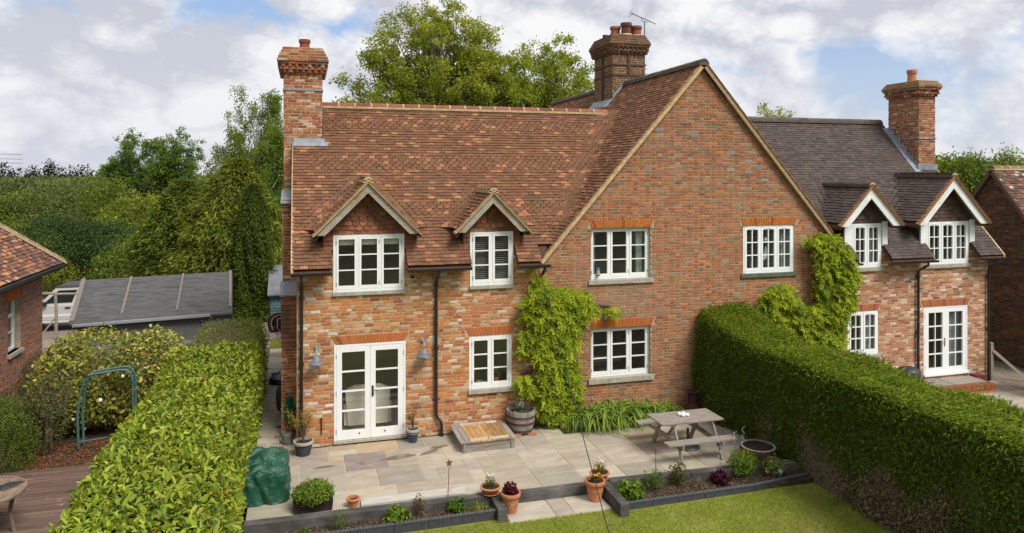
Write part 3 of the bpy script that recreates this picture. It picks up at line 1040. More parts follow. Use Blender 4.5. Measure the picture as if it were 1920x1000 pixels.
ridge((.62, RIDGE_Y, RIDGE_L - .02), (8.75, RIDGE_Y, RIDGE_L - .02), .13, TILE, roofL, rt)
DBED = mat('dark_bedding', (0.13, 0.105, 0.08), .95, .1, noise_=(10, .3))
gd = lambda n: pick([((0.10, 0.075, 0.06), 60), ((0.13, 0.10, 0.075), 40)], n)
ridge((GX, -.13, GZ - .02), (GX, 4.45, GZ - .02), .13, TILE, roofG, gd, bed=DBED)
ridge((GX, 6.0, GZ - .02), (GX, 11.4, GZ - .02), .13, TILE, roofG, gd, bed=DBED)
ridge((11.2, RIDGE_Y, RIDGE_R - .02), (18.6, RIDGE_Y, RIDGE_R - .02), .13, TILE, roofR, lambda n: pick([((0.10, 0.08, 0.074), 1)], n), bed=DBED)
# mortared verges of the gable
VERGE = mat('verge_mortar', (0.50, 0.37, 0.21), 0.95, 0.1, noise_=(14, 0.3), bump=(30, 0.5))
def verge(a, b, parent, wd=.05, ht=.07, m=None):
    a, b = Vector(a), Vector(b)
    n = int((b - a).length / .2)
    v = MB()
    up = (b - a).normalized().cross(Vector((0, 1, 0)))
    if up.z < 0: up = -up
    v.obox(a, b, (0, wd / 2, 0), up * ht / 2)
    v.build('verge', m or VERGE, parent)
    st = (b - a) / (n * 2)
    for kx in (1.0,):
        w_ = MB()
        for i in range(n * 2):
            p = a + st * i + up * (ht / 2 + .006)
            w_.obox(p, p + st * 1.0 + up * .004, (0, wd / 2 + .03, 0), up * .007, (0.40, 0.22, 0.11) if i % 3 else (0.28, 0.13, 0.07))
        w_.build('verge_tile', TILE, parent, 'stuff')
verge((GX - .05, -.075, GZ - .10), (GX - (GZ - EAVE_L) / MGL + .04, -.075, EAVE_L - .05), roofG, ht=.105, wd=.07)
verge((GX + .05, -.085, GZ - .10), (14.2, -.085, GZ - .10 - MGR * 4.27), roofG, ht=.11, wd=.09, m=mat('brown_verge', (0.36, 0.26, 0.145), 0.95, 0.1, noise_=(14, 0.3)))
vm = MB(); vm.prism([(-.12, -.37, EAVE_L - .06), (-.12, 2.42, zl(2.42) - .06), (-.12, 2.42, zl(2.42) + .02), (-.12, -.37, EAVE_L + .02)], (.05, 0, 0)).build('verge', VERGE, roofL)
vm = MB(); vm.prism([(19.40, -.37, EAVE_R - .06), (19.40, 1.95, zr(1.95) - .06), (19.40, 1.95, zr(1.95) + .02), (19.40, -.37, EAVE_R + .02)], (.05, 0, 0)).build('verge', VERGE, roofR)
# dormers: gable board, barge boards, hung tiles, cheeks
BARGEW = mat('white_barge', (0.74, 0.75, 0.74), 0.6, 0.3, noise_=(4, 0.10), second=((0.45, 0.47, 0.42), 5, 0.58, 0.8))
def dormer(q, left):
    eav, m_ = (EAVE_L, ML) if left else (EAVE_R, MR)
    x, za, ze, hw, (b0, b1), (w0, w1) = q['x'], q['za'], q['ze'], q['hw'], q['b'], q['w']
    yr = lambda zz: -.35 + (zz - eav) / m_
    mb = MB()
    zb0 = ze - .04
    inz = lambda xx: za - .16 - q['m'] * abs(xx - x)
    wt_ = 4.655
    # board behind the tile hanging (above the window), cheeks beside it
    mb.prism([(b0, .02, max(wt_, inz(b0))), (b0, .02, wt_), (b1, .02, wt_), (b1, .02, max(wt_, inz(b1))), (x, .02, za - .16)], (0, .12, 0))
    for a, b in ((b0, w0 + .03), (w1 - .03, b1)):
        mb.box(a, b, .02, .14, eav + m_ * .35 - .1, wt_)
    for xx, e in ((b0, .05), (b1 - .05, .05)):
        z0_ = eav + m_ * .35 - .1
        mb.prism([(xx, .14, z0_), (xx, .14, inz(xx + e / 2) + .02), (xx, yr(inz(xx)) + .1, inz(xx + e / 2) + .02)], (e, 0, 0))
    # roof boards
    for sx in (-1, 1):
        xe = x + sx * hw
        mb.prism([(xe, DOM_Y + .03, ze - .05), (x, DOM_Y + .03, za - .05), (x, yr(za) - .05, za - .05), (xe, yr(ze) - .05, ze - .05)], (0, 0, -.05))
    root = mb.build('dormer', UNDER, house)
    # tile hanging
    T = {'tile': [], 'club': []}
    pal_h = (lambda n: pick([((0.215, 0.09, 0.052), 50), ((0.27, 0.115, 0.06), 30), ((0.17, 0.085, 0.05), 20)], n)) if left else (lambda n: pick([((0.10, 0.062, 0.05), 60), ((0.125, 0.08, 0.06), 40)], n))
    zc, kk = wt_ - .02, 0
    while zc < za - .3:
        hwc = (za - .16 - zc) / q['m'] - .02
        a, b = max(b0, x - hwc), min(b1, x + hwc)
        n = max(1, round((b - a) / .165))
        for i in range(n):
            xx = a + (b - a) * (i + .5) / n
            key = 'club' if left and abs(xx - x) < (.30 if kk in (2, 3) else .17) and 0 < kk < 6 else 'tile'
            T[key].append((np.array([(b - a) / n * .98, 0, 0]), np.array([0, .012, .19]), np.array([0, -.028, .002]), np.array([xx, .015 - .01 * random.random(), zc])))
        zc += .105; kk += 1
    z0_ = eav + m_ * .35 + .02
    for a, b in ((b0 - .01, w0 + .03), (w1 - .03, b1 + .01)):
        if not left: continue
        zc, kk = z0_, 0
        while zc < wt_ - .06:
            fr_ = (0, .5, 1) if kk % 2 and b - a > .12 else (0, 1)
            for f0, f1 in zip(fr_[:-1], fr_[1:]):
                T['tile'].append((np.array([(b - a) * (f1 - f0) * .98, 0, 0]), np.array([0, .012, .16]), np.array([0, -.028, .002]), np.array([a + (b - a) * (f0 + f1) / 2, .015, zc])))
            zc += .105; kk += 1
    # cheek tiles on the two sides
    for xx, sx in ((b0, -1), (b1, 1)):
        zc, kk = z0_, 0
        while zc < inz(xx) + .05:
            yend = yr(zc) + .02
            n = max(1, round((yend - .02) / .165))
            for i in range(n):
                yy = .03 + (yend - .03) * (i + .5) / n
                T['tile'].append((np.array([0, -sx * (-(yend - .03) / n) * .98, 0]), np.array([-sx * .012, 0, .16]), np.array([sx * .028, 0, .002]), np.array([xx - sx * .005, yy, zc])))
            zc += .105; kk += 1
    for key in T:
        if T[key]:
            A = [np.array(v) for v in zip(*T[key])]
            emit(key, 'hung_tile', frames(*A), pal_h(len(A[0])), TILE, root, 90, stuffname='tile_hanging')
    # barge boards and verge tiles
    bw = .15 if left else .2
    if not left:
        for a, b in ((b0, w0 + .02), (w1 - .02, b1)):
            MB().box(a, b, -.03, .019, z0_ - .05, wt_ + .02).build('side_panel', UPVC, root)
    sl = math.hypot(1, q['m'])
    for sx in (-1, 1):
        xe = x + sx * (hw - .06)
        v = bw * sl
        yb = DOM_Y + .02
        top = za - .05
        zt = top - q['m'] * (hw - .06)
        zlow = zt - .02
        if left:
            # a straight board, its foot cut level
            xin = x + sx * ((top - v - zlow) / q['m'])
            pts = [(x, yb, top), (xe, yb, zt), (xe, yb, zlow), (xin, yb, zlow), (x, yb, top - v)]
        else:
            # white board that flares at its foot
            xin = x + sx * ((top - v - zlow) / q['m'] + .05)
            xm_ = x + sx * (hw * .72)
            pts = [(x, yb, top), (xe + sx * .0, yb, zt), (xe + sx * .04, yb, zlow - .02), (xin - sx * .02, yb, zlow - .02), (xm_ - sx * .02, yb, top - v - q['m'] * hw * .72 + .02), (x, yb, top - v)]
        if sx > 0: pts = pts[::-1]
        MB().prism(pts, (0, .035, 0)).build('barge_board', WOOD if left else BARGEW, root)
        up = Vector((sx * q['m'], 0, 1)).normalized()
        a, b = Vector((x, DOM_Y + .01, za - .022)), Vector((x + sx * hw, DOM_Y + .01, ze - .022))
        n = int((b - a).length / .1)
        st = (b - a) / n
        V = MB()
        V.obox(a, b, (0, .045, 0), up * .018, (0.46, 0.33, 0.18) if left else (0.30, 0.17, 0.08))
        for i in range(n):
            p = a + st * i + up * .026
            V.obox(p, p + st + up * .008, (0, .06, 0), up * .006, random.choice([(0.45, 0.24, 0.12), (0.5, 0.33, 0.18), (0.36, 0.18, 0.09)]) if left else (0.30, 0.15, 0.07))
        V.build('verge', TILE, root)
        # soffit under the overhang and the little eaves strip
        MB().prism([(x + sx * .02, DOM_Y + .06, za - .12), (x + sx * (hw - .05), DOM_Y + .06, ze - .10), (x + sx * (hw - .05), DOM_Y + .06, ze - .12), (x + sx * .02, DOM_Y + .06, za - .14)][::(1 if sx < 0 else -1)], (0, .3, 0), (.15, .12, .09)).build('soffit', MATTE, root)
    ridge((x, DOM_Y - .02, za + .0), (x, yr(za) + (.0 if left else .05), za + .0), .10, TILE, root, (lambda n: pick([((0.24, 0.12, 0.07), 50), ((0.19, 0.11, 0.06), 50)], n)) if left else (lambda n: pick([((0.085, 0.065, 0.06), 1)], n)), .3, bed=None if left else DBED)
    MB().lathe([(.055, 0), (.095, .0), (.10, .02), (.055, .02)], 12, a0=0, a1=math.pi).build('mortar_cap', VERGE, root).matrix_basis = Matrix.Translation((x, DOM_Y - .0, za - .01)) @ Matrix.Rotation(math.pi / 2, 4, 'X')
for q in DL: dormer(q, True)
for q in DR: dormer(q, False)

# ------------------------------------------------------------------ chimneys
CHB = mat('chimney_brick', rough=0.92, spec=0.12, attr=True, noise_=(16, 0.3), bump=(50, 0.5), second=((0.30, 0.20, 0.07), 7, 0.66, 0.8))
POTM = mat('terracotta_pot', rough=0.85, spec=0.2, attr=True, noise_=(7, 0.25))
def chimney(x0, x1, y0, y1, zb, zbody, ztop, pal, mort, lichen=None, bands=(), ribs=(), nind=60, steps=4, dog=2):
    zc = .072
    core = MB().box(x0 + .012, x1 - .012, y0 + .012, y1 - .012, zb, zbody + .02)
    n_ring = 2
    zd = zbody
    over = [.03]
    lay = []
    z = zbody
    for i in range(dog):                       # dog-tooth courses with a plain course between
        lay.append((z, z + zc, .05 + .03 * i, 'dog')); z += zc
        lay.append((z, z + zc * .9, .085 + .03 * i, 'plain')); z += zc * .9
    lay.append((z, z + zc, .12 + .01 * dog, 'plain')); z += zc
    k = max(1, steps)
    hs = (ztop - z) / k
    for i in range(k):
        lay.append((z, z + hs, .12 + .01 * dog - .035 * (i + .6), 'plain')); z += hs
    for a, b, e, kind in lay:
        ee = e - .03 if kind == 'dog' else e
        core.box(x0 - ee + .01, x1 + ee - .01, y0 - ee + .01, y1 + ee - .01, a + (.0 if kind == 'plain' else .0), b)
    root = core.build('chimney', mort, house)
    w_, d_ = x1 - x0, y1 - y0
    sides = [((x0, y0 + .012), (1, 0), (0, -1), w_), ((x0 + .012, y1), (0, -1), (-1, 0), d_), ((x1 - .012, y0), (0, 1), (1, 0), d_)]
    for si, ((ox, oy), u, nn, l) in enumerate(sides):
        bricks(root, (ox, oy, zb), (*u, 0), (*nn, 0), [(0.0, 0), (l, 0), (l, zbody - zb), (0, zbody - zb)], [], pal, CHB, nind if si == 0 else 0, bond='mix', proud=.006, joint=.018)
    C = MB(); D = MB()
    for a, b, e, kind in lay:
        for si, ((ox, oy), u, nn, l) in enumerate(sides):
            u2, n2 = Vector((*u, 0)), Vector((*nn, 0))
            o2 = Vector((x0 - e, y0 - e, 0)) if si == 0 else (Vector((x0 - e, y1 + e, 0)) if si == 1 else Vector((x1 + e, y0 - e, 0)))
            L_ = l + 2 * e
            if kind == 'plain':
                n = max(2, round(L_ / .225))
                for i in range(n):
                    c = tuple(pick(pal, 1)[0] * .85)
                    if lichen and random.random() < .75 and a > zbody + .2: c = lichen
                    p = o2 + u2 * (L_ * i / n + .008) + n2 * .004 + vz(a + .004)
                    q = o2 + u2 * (L_ * (i + 1) / n - .008) + n2 * .004 + vz(a + .004)
                    hv = vz((b - a - .017) / 2)
                    C.obox(p + hv - n2 * .05, q + hv - n2 * .05, n2 * .055, hv, c)
            else:
                n = max(3, round(L_ / .155))
                for i in range(n):
                    p = o2 + u2 * (L_ * (i + .5) / n) - n2 * .03 + vz((a + b) / 2)
                    t1, t2 = (u2 + n2).normalized(), (u2 - n2).normalized()
                    D.obox(p - t1 * .06, p + t1 * .06, t2 * .06, vz((b - a) / 2 - .003), tuple(pick(pal, 1)[0] * random.uniform(.6, 1)))
    C.build('corbel', CHB, root); D.build('dog_tooth_course', CHB, root)
    for z0_, h_ in bands:
        for si, ((ox, oy), u, nn, l) in enumerate(sides):
            pass
    return root
chl = chimney(CH_L['x0'], CH_L['x1'], CH_L['y0'], CH_L['y1'], 3.2, 8.50, 9.14, [((0.33, 0.125, 0.07), 46), ((0.41, 0.165, 0.08), 18), ((0.24, 0.095, 0.062), 16), ((0.48, 0.37, 0.28), 16), ((0.2, 0.19, 0.2), 4)], MORTAR)
chm = chimney(9.43, 10.55, 4.5, 5.97, 6.6, 9.75, 10.36, [((0.165, 0.088, 0.055), 50), ((0.12, 0.073, 0.05), 32), ((0.22, 0.10, 0.058), 18)], mat('soot_mortar', (0.36, 0.285, 0.17), 0.95, 0.1, noise_=(8, 0.35)), steps=4)
chr_ = chimney(CH_R['x0'], CH_R['x1'], CH_R['y0'], CH_R['y1'], 4.6, 8.42, 8.92, [((0.33, 0.115, 0.07), 45), ((0.25, 0.09, 0.06), 25), ((0.45, 0.28, 0.20), 16), ((0.16, 0.07, 0.05), 14)], MORTAR, lichen=(0.24, 0.17, 0.085), dog=2, steps=3)
def ringbox(root, x0, x1, y0, y1, z0, z1, e, m, name, col=(.2, .1, .07)):
    b = MB()
    b.box(x0 - e, x1 + e, y0 - e, y0 - .002 + .0, z0, z1, col); b.box(x0 - e, x1 + e, y1 + .002, y1 + e, z0, z1, col)
    b.box(x0 - e, x0 - .002, y0 - .002, y1 + .002, z0, z1, col); b.box(x1 + .002, x1 + e, y0 - .002, y1 + .002, z0, z1, col)
    b.build(name, m, root)
ringbox(chl, CH_L['x0'], CH_L['x1'], CH_L['y0'], CH_L['y1'], 8.06, 8.105, .016, LEAD, 'flashing')
ringbox(chr_, CH_R['x0'], CH_R['x1'], CH_R['y0'], CH_R['y1'], 7.08, 7.13, .016, LEAD, 'flashing')
ringbox(chm, 9.43, 10.55, 4.5, 5.97, 9.39, 9.44, .028, CHB, 'string_course', (.12, .075, .055))
ringbox(chm, 9.43, 10.55, 4.5, 5.97, 9.06, 9.10, .025, CHB, 'string_course', (.12, .075, .055))
ringbox(chm, 9.43, 10.55, 4.5, 5.97, 8.22, 8.28, .035, CHB, 'string_course', (.12, .075, .055))
MB().box(9.95, 10.03, 4.46, 4.499, 9.12, 9.72, (.11, .07, .05)).build('rib', CHB, chm)
MB().box(9.39, 9.429, 5.2, 5.29, 8.3, 9.72, (.11, .07, .05)).build('rib', CHB, chm)
def pot(root, x, y, z, r, h, col, m=None):
    MB().lathe([(r * .98, 0), (r * 1.0, h * .3), (r * .93, h * .62), (r * .96, h * .7), (r * 1.12, h * .72), (r * 1.16, h * .86), (r * 1.1, h), (r * .9, h), (r * .85, h * .6), (r * .8, .02), (0, .02)], 16, (x, y, z), col).build('chimney_pot', m or POTM, root, smooth=False)
    MB().lathe([(r * 1.5, -.02), (r * 1.05, .05), (0, .05)], 12, (x, y, z)).build('flaunching', MORTAR, root)
pot(chl, .18, 3.05, 9.14, .13, .30, (0.20, 0.065, 0.05))
pot(chm, 9.75, 5.0, 10.36, .15, .32, (0.28, 0.10, 0.06))
pot(chm, 10.0, 4.72, 10.36, .16, .40, (0.13, 0.055, 0.045))
pot(chm, 10.38, 4.8, 10.36, .165, .33, (0.24, 0.08, 0.05))
pot(chm, 10.32, 5.3, 10.36, .15, .32, (0.26, 0.09, 0.055))
MB().lathe([(.09, 0), (.09, .14), (.0, .14)], 10, (9.62, 5.5, 10.36), (.05, .05, .05)).build('chimney_pot', POTM, chm)
pot(chr_, 19.1, 2.6, 8.92, .135, .42, (0.42, 0.16, 0.08))
# lead work where stacks meet the roofs
MB().prism([(-.09, 2.35, zl(2.35) + .04), (.66, 2.35, zl(2.35) + .04), (.66, 2.395, zl(2.35) + .19), (-.09, 2.395, zl(2.35) + .19)], (0, .02, 0)).build('flashing', LEAD, chl)
MB().prism([(-.11, 2.29, zl(2.29) + .045), (.74, 2.29, zl(2.29) + .045), (.74, 2.40, zl(2.4) + .045), (-.11, 2.40, zl(2.4) + .045)], (0, 0, .012)).build('flashing', LEAD, chl)
f = MB()
for i in range(9):
    y = 2.0 + i * .13
    f.box(18.690, 18.705, y, y + .135, zr(y) + .02, zr(y) + .24 + .03 * (i % 2))
f.prism([(18.5, 1.85, zr(1.85) + .035), (18.72, 1.85, zr(1.85) + .035), (18.72, 3.2, zr(3.2) + .035), (18.5, 3.2, zr(3.2) + .035)], (0, 0, .012))
f.box(18.66, 19.42, 1.915, 1.935, zr(1.93) + .02, zr(1.93) + .2)
f.build('flashing', LEAD, chr_)
f = MB()
for i in range(8):
    x = 9.43 + i * .06
    zz = GZ - MGL * abs(GX - x)
    f.box(x, x + .062, 4.46, 4.478, zz, zz + .2)
f.prism([(9.43 - .02, 4.40, GZ - MGL * .47 + .04), (9.43 - .02, 6.0, GZ - MGL * .47 + .04), (9.20, 6.0, GZ - MGL * .70 + .04), (9.20, 4.40, GZ - MGL * .70 + .04)][::-1], (0, 0, .012))
f.build('flashing', LEAD, chm)
# the outside stack of the left chimney: two steps, tile hung below lead caps
st = MB()
st.box(-.33, -.001, 1.5, 2.41, 0, 5.35); st.box(-.33, -.001, 2.41, 3.7, 0, 3.2)
st.box(-.34, -.001, .9, 1.5, 0, 3.28)
stack = st.build('chimney_breast', MORTAR, house)
PCH = [((0.34, 0.11, 0.06), 50), ((0.44, 0.16, 0.07), 20), ((0.25, 0.085, 0.06), 16), ((0.50, 0.38, 0.29), 14)]
bricks(stack, (-.33, 1.5, 3.3), (1, 0, 0), (0, -1, 0), [(0, 0), (.33, 0), (.33, 1.82), (0, 1.82)], [], PCH, CHB)
bricks(stack, (-.34, .9, 0), (1, 0, 0), (0, -1, 0), [(0, 0), (.33, 0), (.33, 2.1), (0, 2.1)], [], PCH, CHB)
A = []
for zz0, zz1, yy in ((2.05, 3.2, .89), (5.10, 5.3, 1.49)):
    zc = zz0
    while zc < zz1:
        for i in range(2):
            A.append((np.array([.178, 0, 0]), np.array([0, .012, .17]), np.array([0, -.03, .002]), np.array([-.355 + .178 * (i + .5), yy, zc])))
        zc += .105
A = [np.array(v) for v in zip(*A)]
emit('tile', 'hung_tile', frames(*A), pick([((0.20, 0.10, 0.07), 60), ((0.26, 0.12, 0.075), 40)], len(A[0])), TILE, stack, 40)
MB().prism([(-.38, .82, 3.24), (-.38, 1.5, 3.46), (-.38, 1.5, 3.40), (-.38, .82, 3.20)], (.37, 0, 0)).build('flashing', LEAD, stack)
MB().prism([(-.37, 1.42, 5.32), (-.37, 2.42, 5.60), (-.37, 2.42, 5.5), (-.37, 1.42, 5.28)], (.36, 0, 0)).build('flashing', LEAD, stack)

# ------------------------------------------------------------------ gutters and downpipes
def gutter(x0, x1, y, z, drop=0):
    mb = MB()
    K = 7
    pts = []
    for xx, zz in ((x0, z), (x1, z + drop)):
        for rr in (.062, .052):
            for j in range(K + 1):
                t = math.pi + math.pi * j / K
                pts.append((xx, y + math.cos(t) * rr, zz + math.sin(t) * rr))
    n = K + 1
    fs = []
    for j in range(K):
        fs += [(j, j + 1, 2 * n + j + 1, 2 * n + j), (n + j, 3 * n + j, 3 * n + j + 1, n + j + 1)]
    fs += [(0, n, 3 * n, 2 * n)[::-1], (K, 2 * n + K, 3 * n + K, n + K)]
    fs += [tuple(range(n)), tuple(range(2 * n, 3 * n))[::-1]]
    mb.faces(pts, fs)
    L_ = x1 - x0
    for i in range(int(L_ / .6) + 1):
        xx = x0 + .1 + i * .6
        if xx < x1: mb.box(xx, xx + .03, y - .067, y - .06, z - .05, z + .01)
    mb.build('gutter', BLACKP, house)
ZG = EAVE_L - .065
gutter(-.12, .72, -.41, ZG); gutter(2.38, 3.80, -.41, ZG); gutter(4.93, 5.68, -.41, ZG)
ZR = EAVE_R - .065
gutter(13.6, 14.47, -.41, ZR); gutter(15.50, 17.0, -.41, ZR); gutter(18.6, 19.55, -.41, ZR)
def pipe(pts, name='downpipe', r=.036, collars=()):
    mb = MB().tube(pts, r, 10)
    for p in collars:
        mb.lathe([(r, -.03), (r + .014, -.03), (r + .014, .03), (r, .03)], 10, p)
        mb.box(p[0] - .06, p[0] + .06, p[1] + .01, p[1] + .05, p[2] - .012, p[2] + .012)
    return mb.build(name, BLACKP, house)
def swan(x, ytop, ztop, ywall, zb, shoe=False):
    pts = [(x, ytop, ztop), (x, ytop, ztop - .10), (x, ytop + (ywall - ytop) * .5, ztop - .2), (x, ywall, ztop - .30)]
    if shoe:
        pts += [(x, ywall, zb + .5), (x + .03, ywall, zb + .42), (x + .10, ywall - .02, zb + .34), (x + .12, ywall - .02, zb + .26), (x + .12, ywall - .02, zb)]
    else:
        pts += [(x, ywall, zb)]
    return pts
pipe(swan(.10, -.40, ZG - .03, -.06, .0), collars=[(.10, -.06, 3.3), (.10, -.06, 1.85), (.10, -.06, .4)])
pipe(swan(3.05, -.40, ZG - .03, -.06, .0, True), collars=[(3.05, -.06, 3.45), (3.05, -.06, 2.0), (3.17, -.08, .03)])
pipe(swan(5.55, -.40, ZG - .03, -.06, .0), collars=[(5.55, -.06, 3.4), (5.55, -.06, 1.9)])
pipe(swan(16.68, -.40, ZR - .03, -.06, .0), collars=[(16.68, -.06, 3.1), (16.68, -.06, 1.55)])
pipe([(19.48, -.41, ZR - .03), (19.48, -.41, ZR - .13), (19.2, -.1, ZR - .28), (19.2, -.06, ZR - .4), (19.2, -.06, 0)], collars=[(19.2, -.06, 3.0), (19.2, -.06, 1.5)])
MB().box(2.47, 2.56, -.015, .03, 3.62, 3.68).build('air_brick', BLACKP, house)
MB().tube([(.52, -.02, .62), (.52, -.02, .28)], .012, 6).tube([(.52, -.03, .60), (.52, -.03, .64)], .022, 6).build('earth_rod', BLACKP, house)
# ------------------------------------------------------------------ patio, path, sleepers, deck
JOINT = mat('joint_sand', (0.44, 0.38, 0.275), 0.95, 0.1, noise_=(20, 0.2))
SLAB = mat('sandstone_slab', rough=0.75, spec=0.25, attr=True, noise_=((2.2, 5, 3), 0.16), bump=(24, 0.25), second=((0.36, 0.29, 0.20), 2.2, 0.56, 0.78))
PAL_P = [((0.38, 0.33, 0.26), 46), ((0.35, 0.318, 0.265), 14), ((0.33, 0.28, 0.235), 12), ((0.37, 0.338, 0.268), 8), ((0.39, 0.305, 0.20), 6), ((0.41, 0.36, 0.285), 12), ((0.24, 0.205, 0.185), 2)]
def paving(name, x0, x1, y0, y1, z, g=.295, parent=None, sizes=((2, 2), (3, 2), (2, 3), (2, 1), (1, 2), (1, 1), (3, 1), (3, 3)), pal=PAL_P):
    base = parent or MB().box(x0, x1, y0, y1, z - .10, z - .006).build(name, JOINT, None, 'structure')
    nx, ny = int((x1 - x0) / g + .5), int((y1 - y0) / g + .5)
    gx, gy = (x1 - x0) / nx, (y1 - y0) / ny
    occ = np.zeros((nx, ny), bool)
    F, = [],
    for j in range(ny):
        for i in range(nx):
            if occ[i, j]: continue
            ss = list(sizes); random.shuffle(ss); ss.sort(key=lambda s: -s[0] * s[1] + random.uniform(0, 8.5))
            for a, b in ss + [(1, 1)]:
                if i + a <= nx and j + b <= ny and not occ[i:i + a, j:j + b].any():
                    occ[i:i + a, j:j + b] = True
                    F.append((np.array([a * gx - .011, 0, 0]), np.array([0, b * gy - .011, 0]), np.array([0, 0, .03 + random.uniform(0, .005)]),
                              np.array([x0 + (i + a / 2) * gx, y0 + (j + b / 2) * gy, z - .03])))
                    break
    A = [np.array(v) for v in zip(*F)]
    emit('slab', 'paving_slab', frames(*A), pick(pal, len(A[0]), .085, .02), SLAB, base, 300)
    return base
patio = paving('patio', -.83, 9.85, -3.28, -.02, 0)
paving('path', -.93, -.36, .0, 9.7, 0, parent=MB().box(-.93, -.005, 0.0, 9.7, -.1, -.006).build('path', JOINT, None, 'structure'))
step = MB().box(3.64, 5.6, -4.12, -3.42, -.28, -.186).build('step', JOINT, None, 'structure')
F = []
for a, b in ((3.64, 4.52), (4.52, 4.86), (4.86, 5.6)):
    F.append((np.array([b - a - .014, 0, 0]), np.array([0, .69, 0]), np.array([0, 0, .035]), np.array([(a + b) / 2, -3.77, -.208])))
emit('slab', 'paving_slab', frames(*[np.array(v) for v in zip(*F)]), np.array([[.42, .38, .30], [.37, .31, .26], [.41, .37, .29]]), SLAB, step, 9)
paving('neighbour_patio', 11.35, 19.4, -4.2, 0, -.03)
WET = mat('wet_stone', (0.20, 0.155, 0.10), 0.18, 0.5, noise_=(4, 0.15))
def blob(x, y, a, b, rot, seed):
    r = random.Random(seed)
    ph = [r.uniform(0, 6.28) for _ in range(4)]
    pts = []
    for i in range(26):
        t = 2 * math.pi * i / 26
        k = 1 + .22 * math.sin(2 * t + ph[0]) + .14 * math.sin(3 * t + ph[1]) + .08 * math.sin(5 * t + ph[2])
        u, v = a * k * math.cos(t), b * k * math.sin(t)
        pts.append((x + u * math.cos(rot) - v * math.sin(rot), y + u * math.sin(rot) + v * math.cos(rot), .0065))
    tag(MB().prism(pts, (0, 0, .002)).build('puddle', WET), None, None, None, 'structure')
for i, q in enumerate([(.55, -1.15, .17, .06, .1), (1.38, -1.15, .12, .12, .8), (2.05, -1.05, .40, .09, .25), (2.75, -.95, .3, .06, .5), (3.0, -.72, .17, .08, .2), (-.38, .15, .10, .14, .3), (-.36, 1.6, .12, .1, .9), (-.4, .9, .07, .1, 2)]):
    blob(*q, i + 3)
SLEEPER = mat('stained_sleeper', (0.060, 0.058, 0.055), 0.8, 0.25, noise_=((2, 14, 14), 0.35), bump=((30), 0.4), second=((0.17, 0.16, 0.145), 1.2, 0.44, 0.75))
PALESLEEPER = mat('pale_sleeper', (0.46, 0.43, 0.385), 0.9, 0.15, noise_=((2, 16, 16), 0.22), bump=(34, 0.5), second=((0.24, 0.20, 0.16), 3.0, 0.58, 0.72))
def sleeper(label, a, b, w_=.2, z0=-.3, z1=.05, m=SLEEPER, group='dark railway sleepers edging the patio'):
    a, b = Vector(a), Vector(b)
    d = (b - a).normalized(); s = Vector((-d.y, d.x, 0)) * w_ / 2
    mb = MB()
    e = .008
    c = [a - s, b - s, b + s, a + s]
    ctr = (a + b) / 2
    top = [p + (ctr - p).normalized() * e for p in c]
    pts = [(p.x, p.y, z0) for p in c] + [(p.x, p.y, z1 - e) for p in c] + [(p.x, p.y, z1) for p in top]
    mb.faces(pts, [(3, 2, 1, 0)] + [(i, (i + 1) % 4, 4 + (i + 1) % 4, 4 + i) for i in range(4)] + [(4 + i, 4 + (i + 1) % 4, 8 + (i + 1) % 4, 8 + i) for i in range(4)] + [(8, 9, 10, 11)])
    return tag(mb.build('sleeper', m), label, 'sleeper', group)
sleeper('long grey sleeper edging the patio below the leafy planter', (-.85, -3.36, 0), (1.66, -3.39, 0))
sleeper('grey sleeper edging the patio beside the pale plank and the star stake', (1.675, -3.39, 0), (3.44, -3.41, 0))
sleeper('short sleeper laid end-on beside the pot of dark red leaves', (3.53, -3.30, 0), (3.53, -4.04, 0), .17, -.32, .04)
sleeper('short sleeper laid end-on beside the pot of yellow flowers', (5.72, -3.35, 0), (5.70, -4.45, 0), .17, -.32, .04)
sleeper('dark sleeper edging the patio behind the lime green clump', (5.82, -3.44, 0), (7.52, -3.53, 0))
sleeper('dark sleeper edging the patio in front of the half barrel near the hedge', (7.535, -3.53, 0), (10.0, -3.66, 0))
sleeper('flush grey sleeper across the top of the lawn step', (3.64, -3.36, 0), (5.62, -3.38, 0), .16, -.2, .006)
tag(MB().prism([(1.12, -3.24, .0), (3.02, -3.26, .0), (3.08, -2.98, .0), (1.14, -2.95, .0)], (0, 0, .065)).build('plank', PALESLEEPER), 'pale weathered plank lying on the patio beside the dark sleepers', 'plank')
def rope_edge(label, pts, z0, z1):
    root = thing('rope_edging', label, 'garden edging', (*pts[0], z0))
    for (x0, y0), (x1, y1) in zip(pts[:-1], pts[1:]):
        a, b = Vector((x0, y0, 0)), Vector((x1, y1, 0))
        n = max(1, round((b - a).length / .6))
        st_ = (b - a) / n
        for i in range(n):
            p, q = a + st_ * i, a + st_ * (i + .985)
            mb = MB().bar(p + vz((z0 + z1) / 2 - .02), q + vz((z0 + z1) / 2 - .02), .045, z1 - z0 - .04, (.06, .062, .07))
            K = 20
            d = (q - p).normalized(); s = Vector((-d.y, d.x, 0))
            for ph in (0, math.pi):
                mb.tube([p + (q - p) * (k / K) + vz(z1 - .02) + (s * math.cos(ph + k * 1.9) + vz(math.sin(ph + k * 1.9))) * .016 for k in range(K + 1)], .024, 6, (.085, .088, .10))
            mb.build('edging_piece', MATTE, root)
rope_edge('twisted rope-top grey edging along the left flower bed', [(-.8, -3.93), (3.44, -3.88)], -.26, -.02)
rope_edge('twisted rope-top grey edging along the right flower bed', [(5.82, -4.20), (8.6, -4.16), (10.2, -3.98)], -.28, -.06)
tag(MB().box(2.5, 3.44, -3.86, -3.83, -.27, -.06).build('bed_board', SLEEPER), 'dark board closing the left flower bed behind the rope edging', 'board')
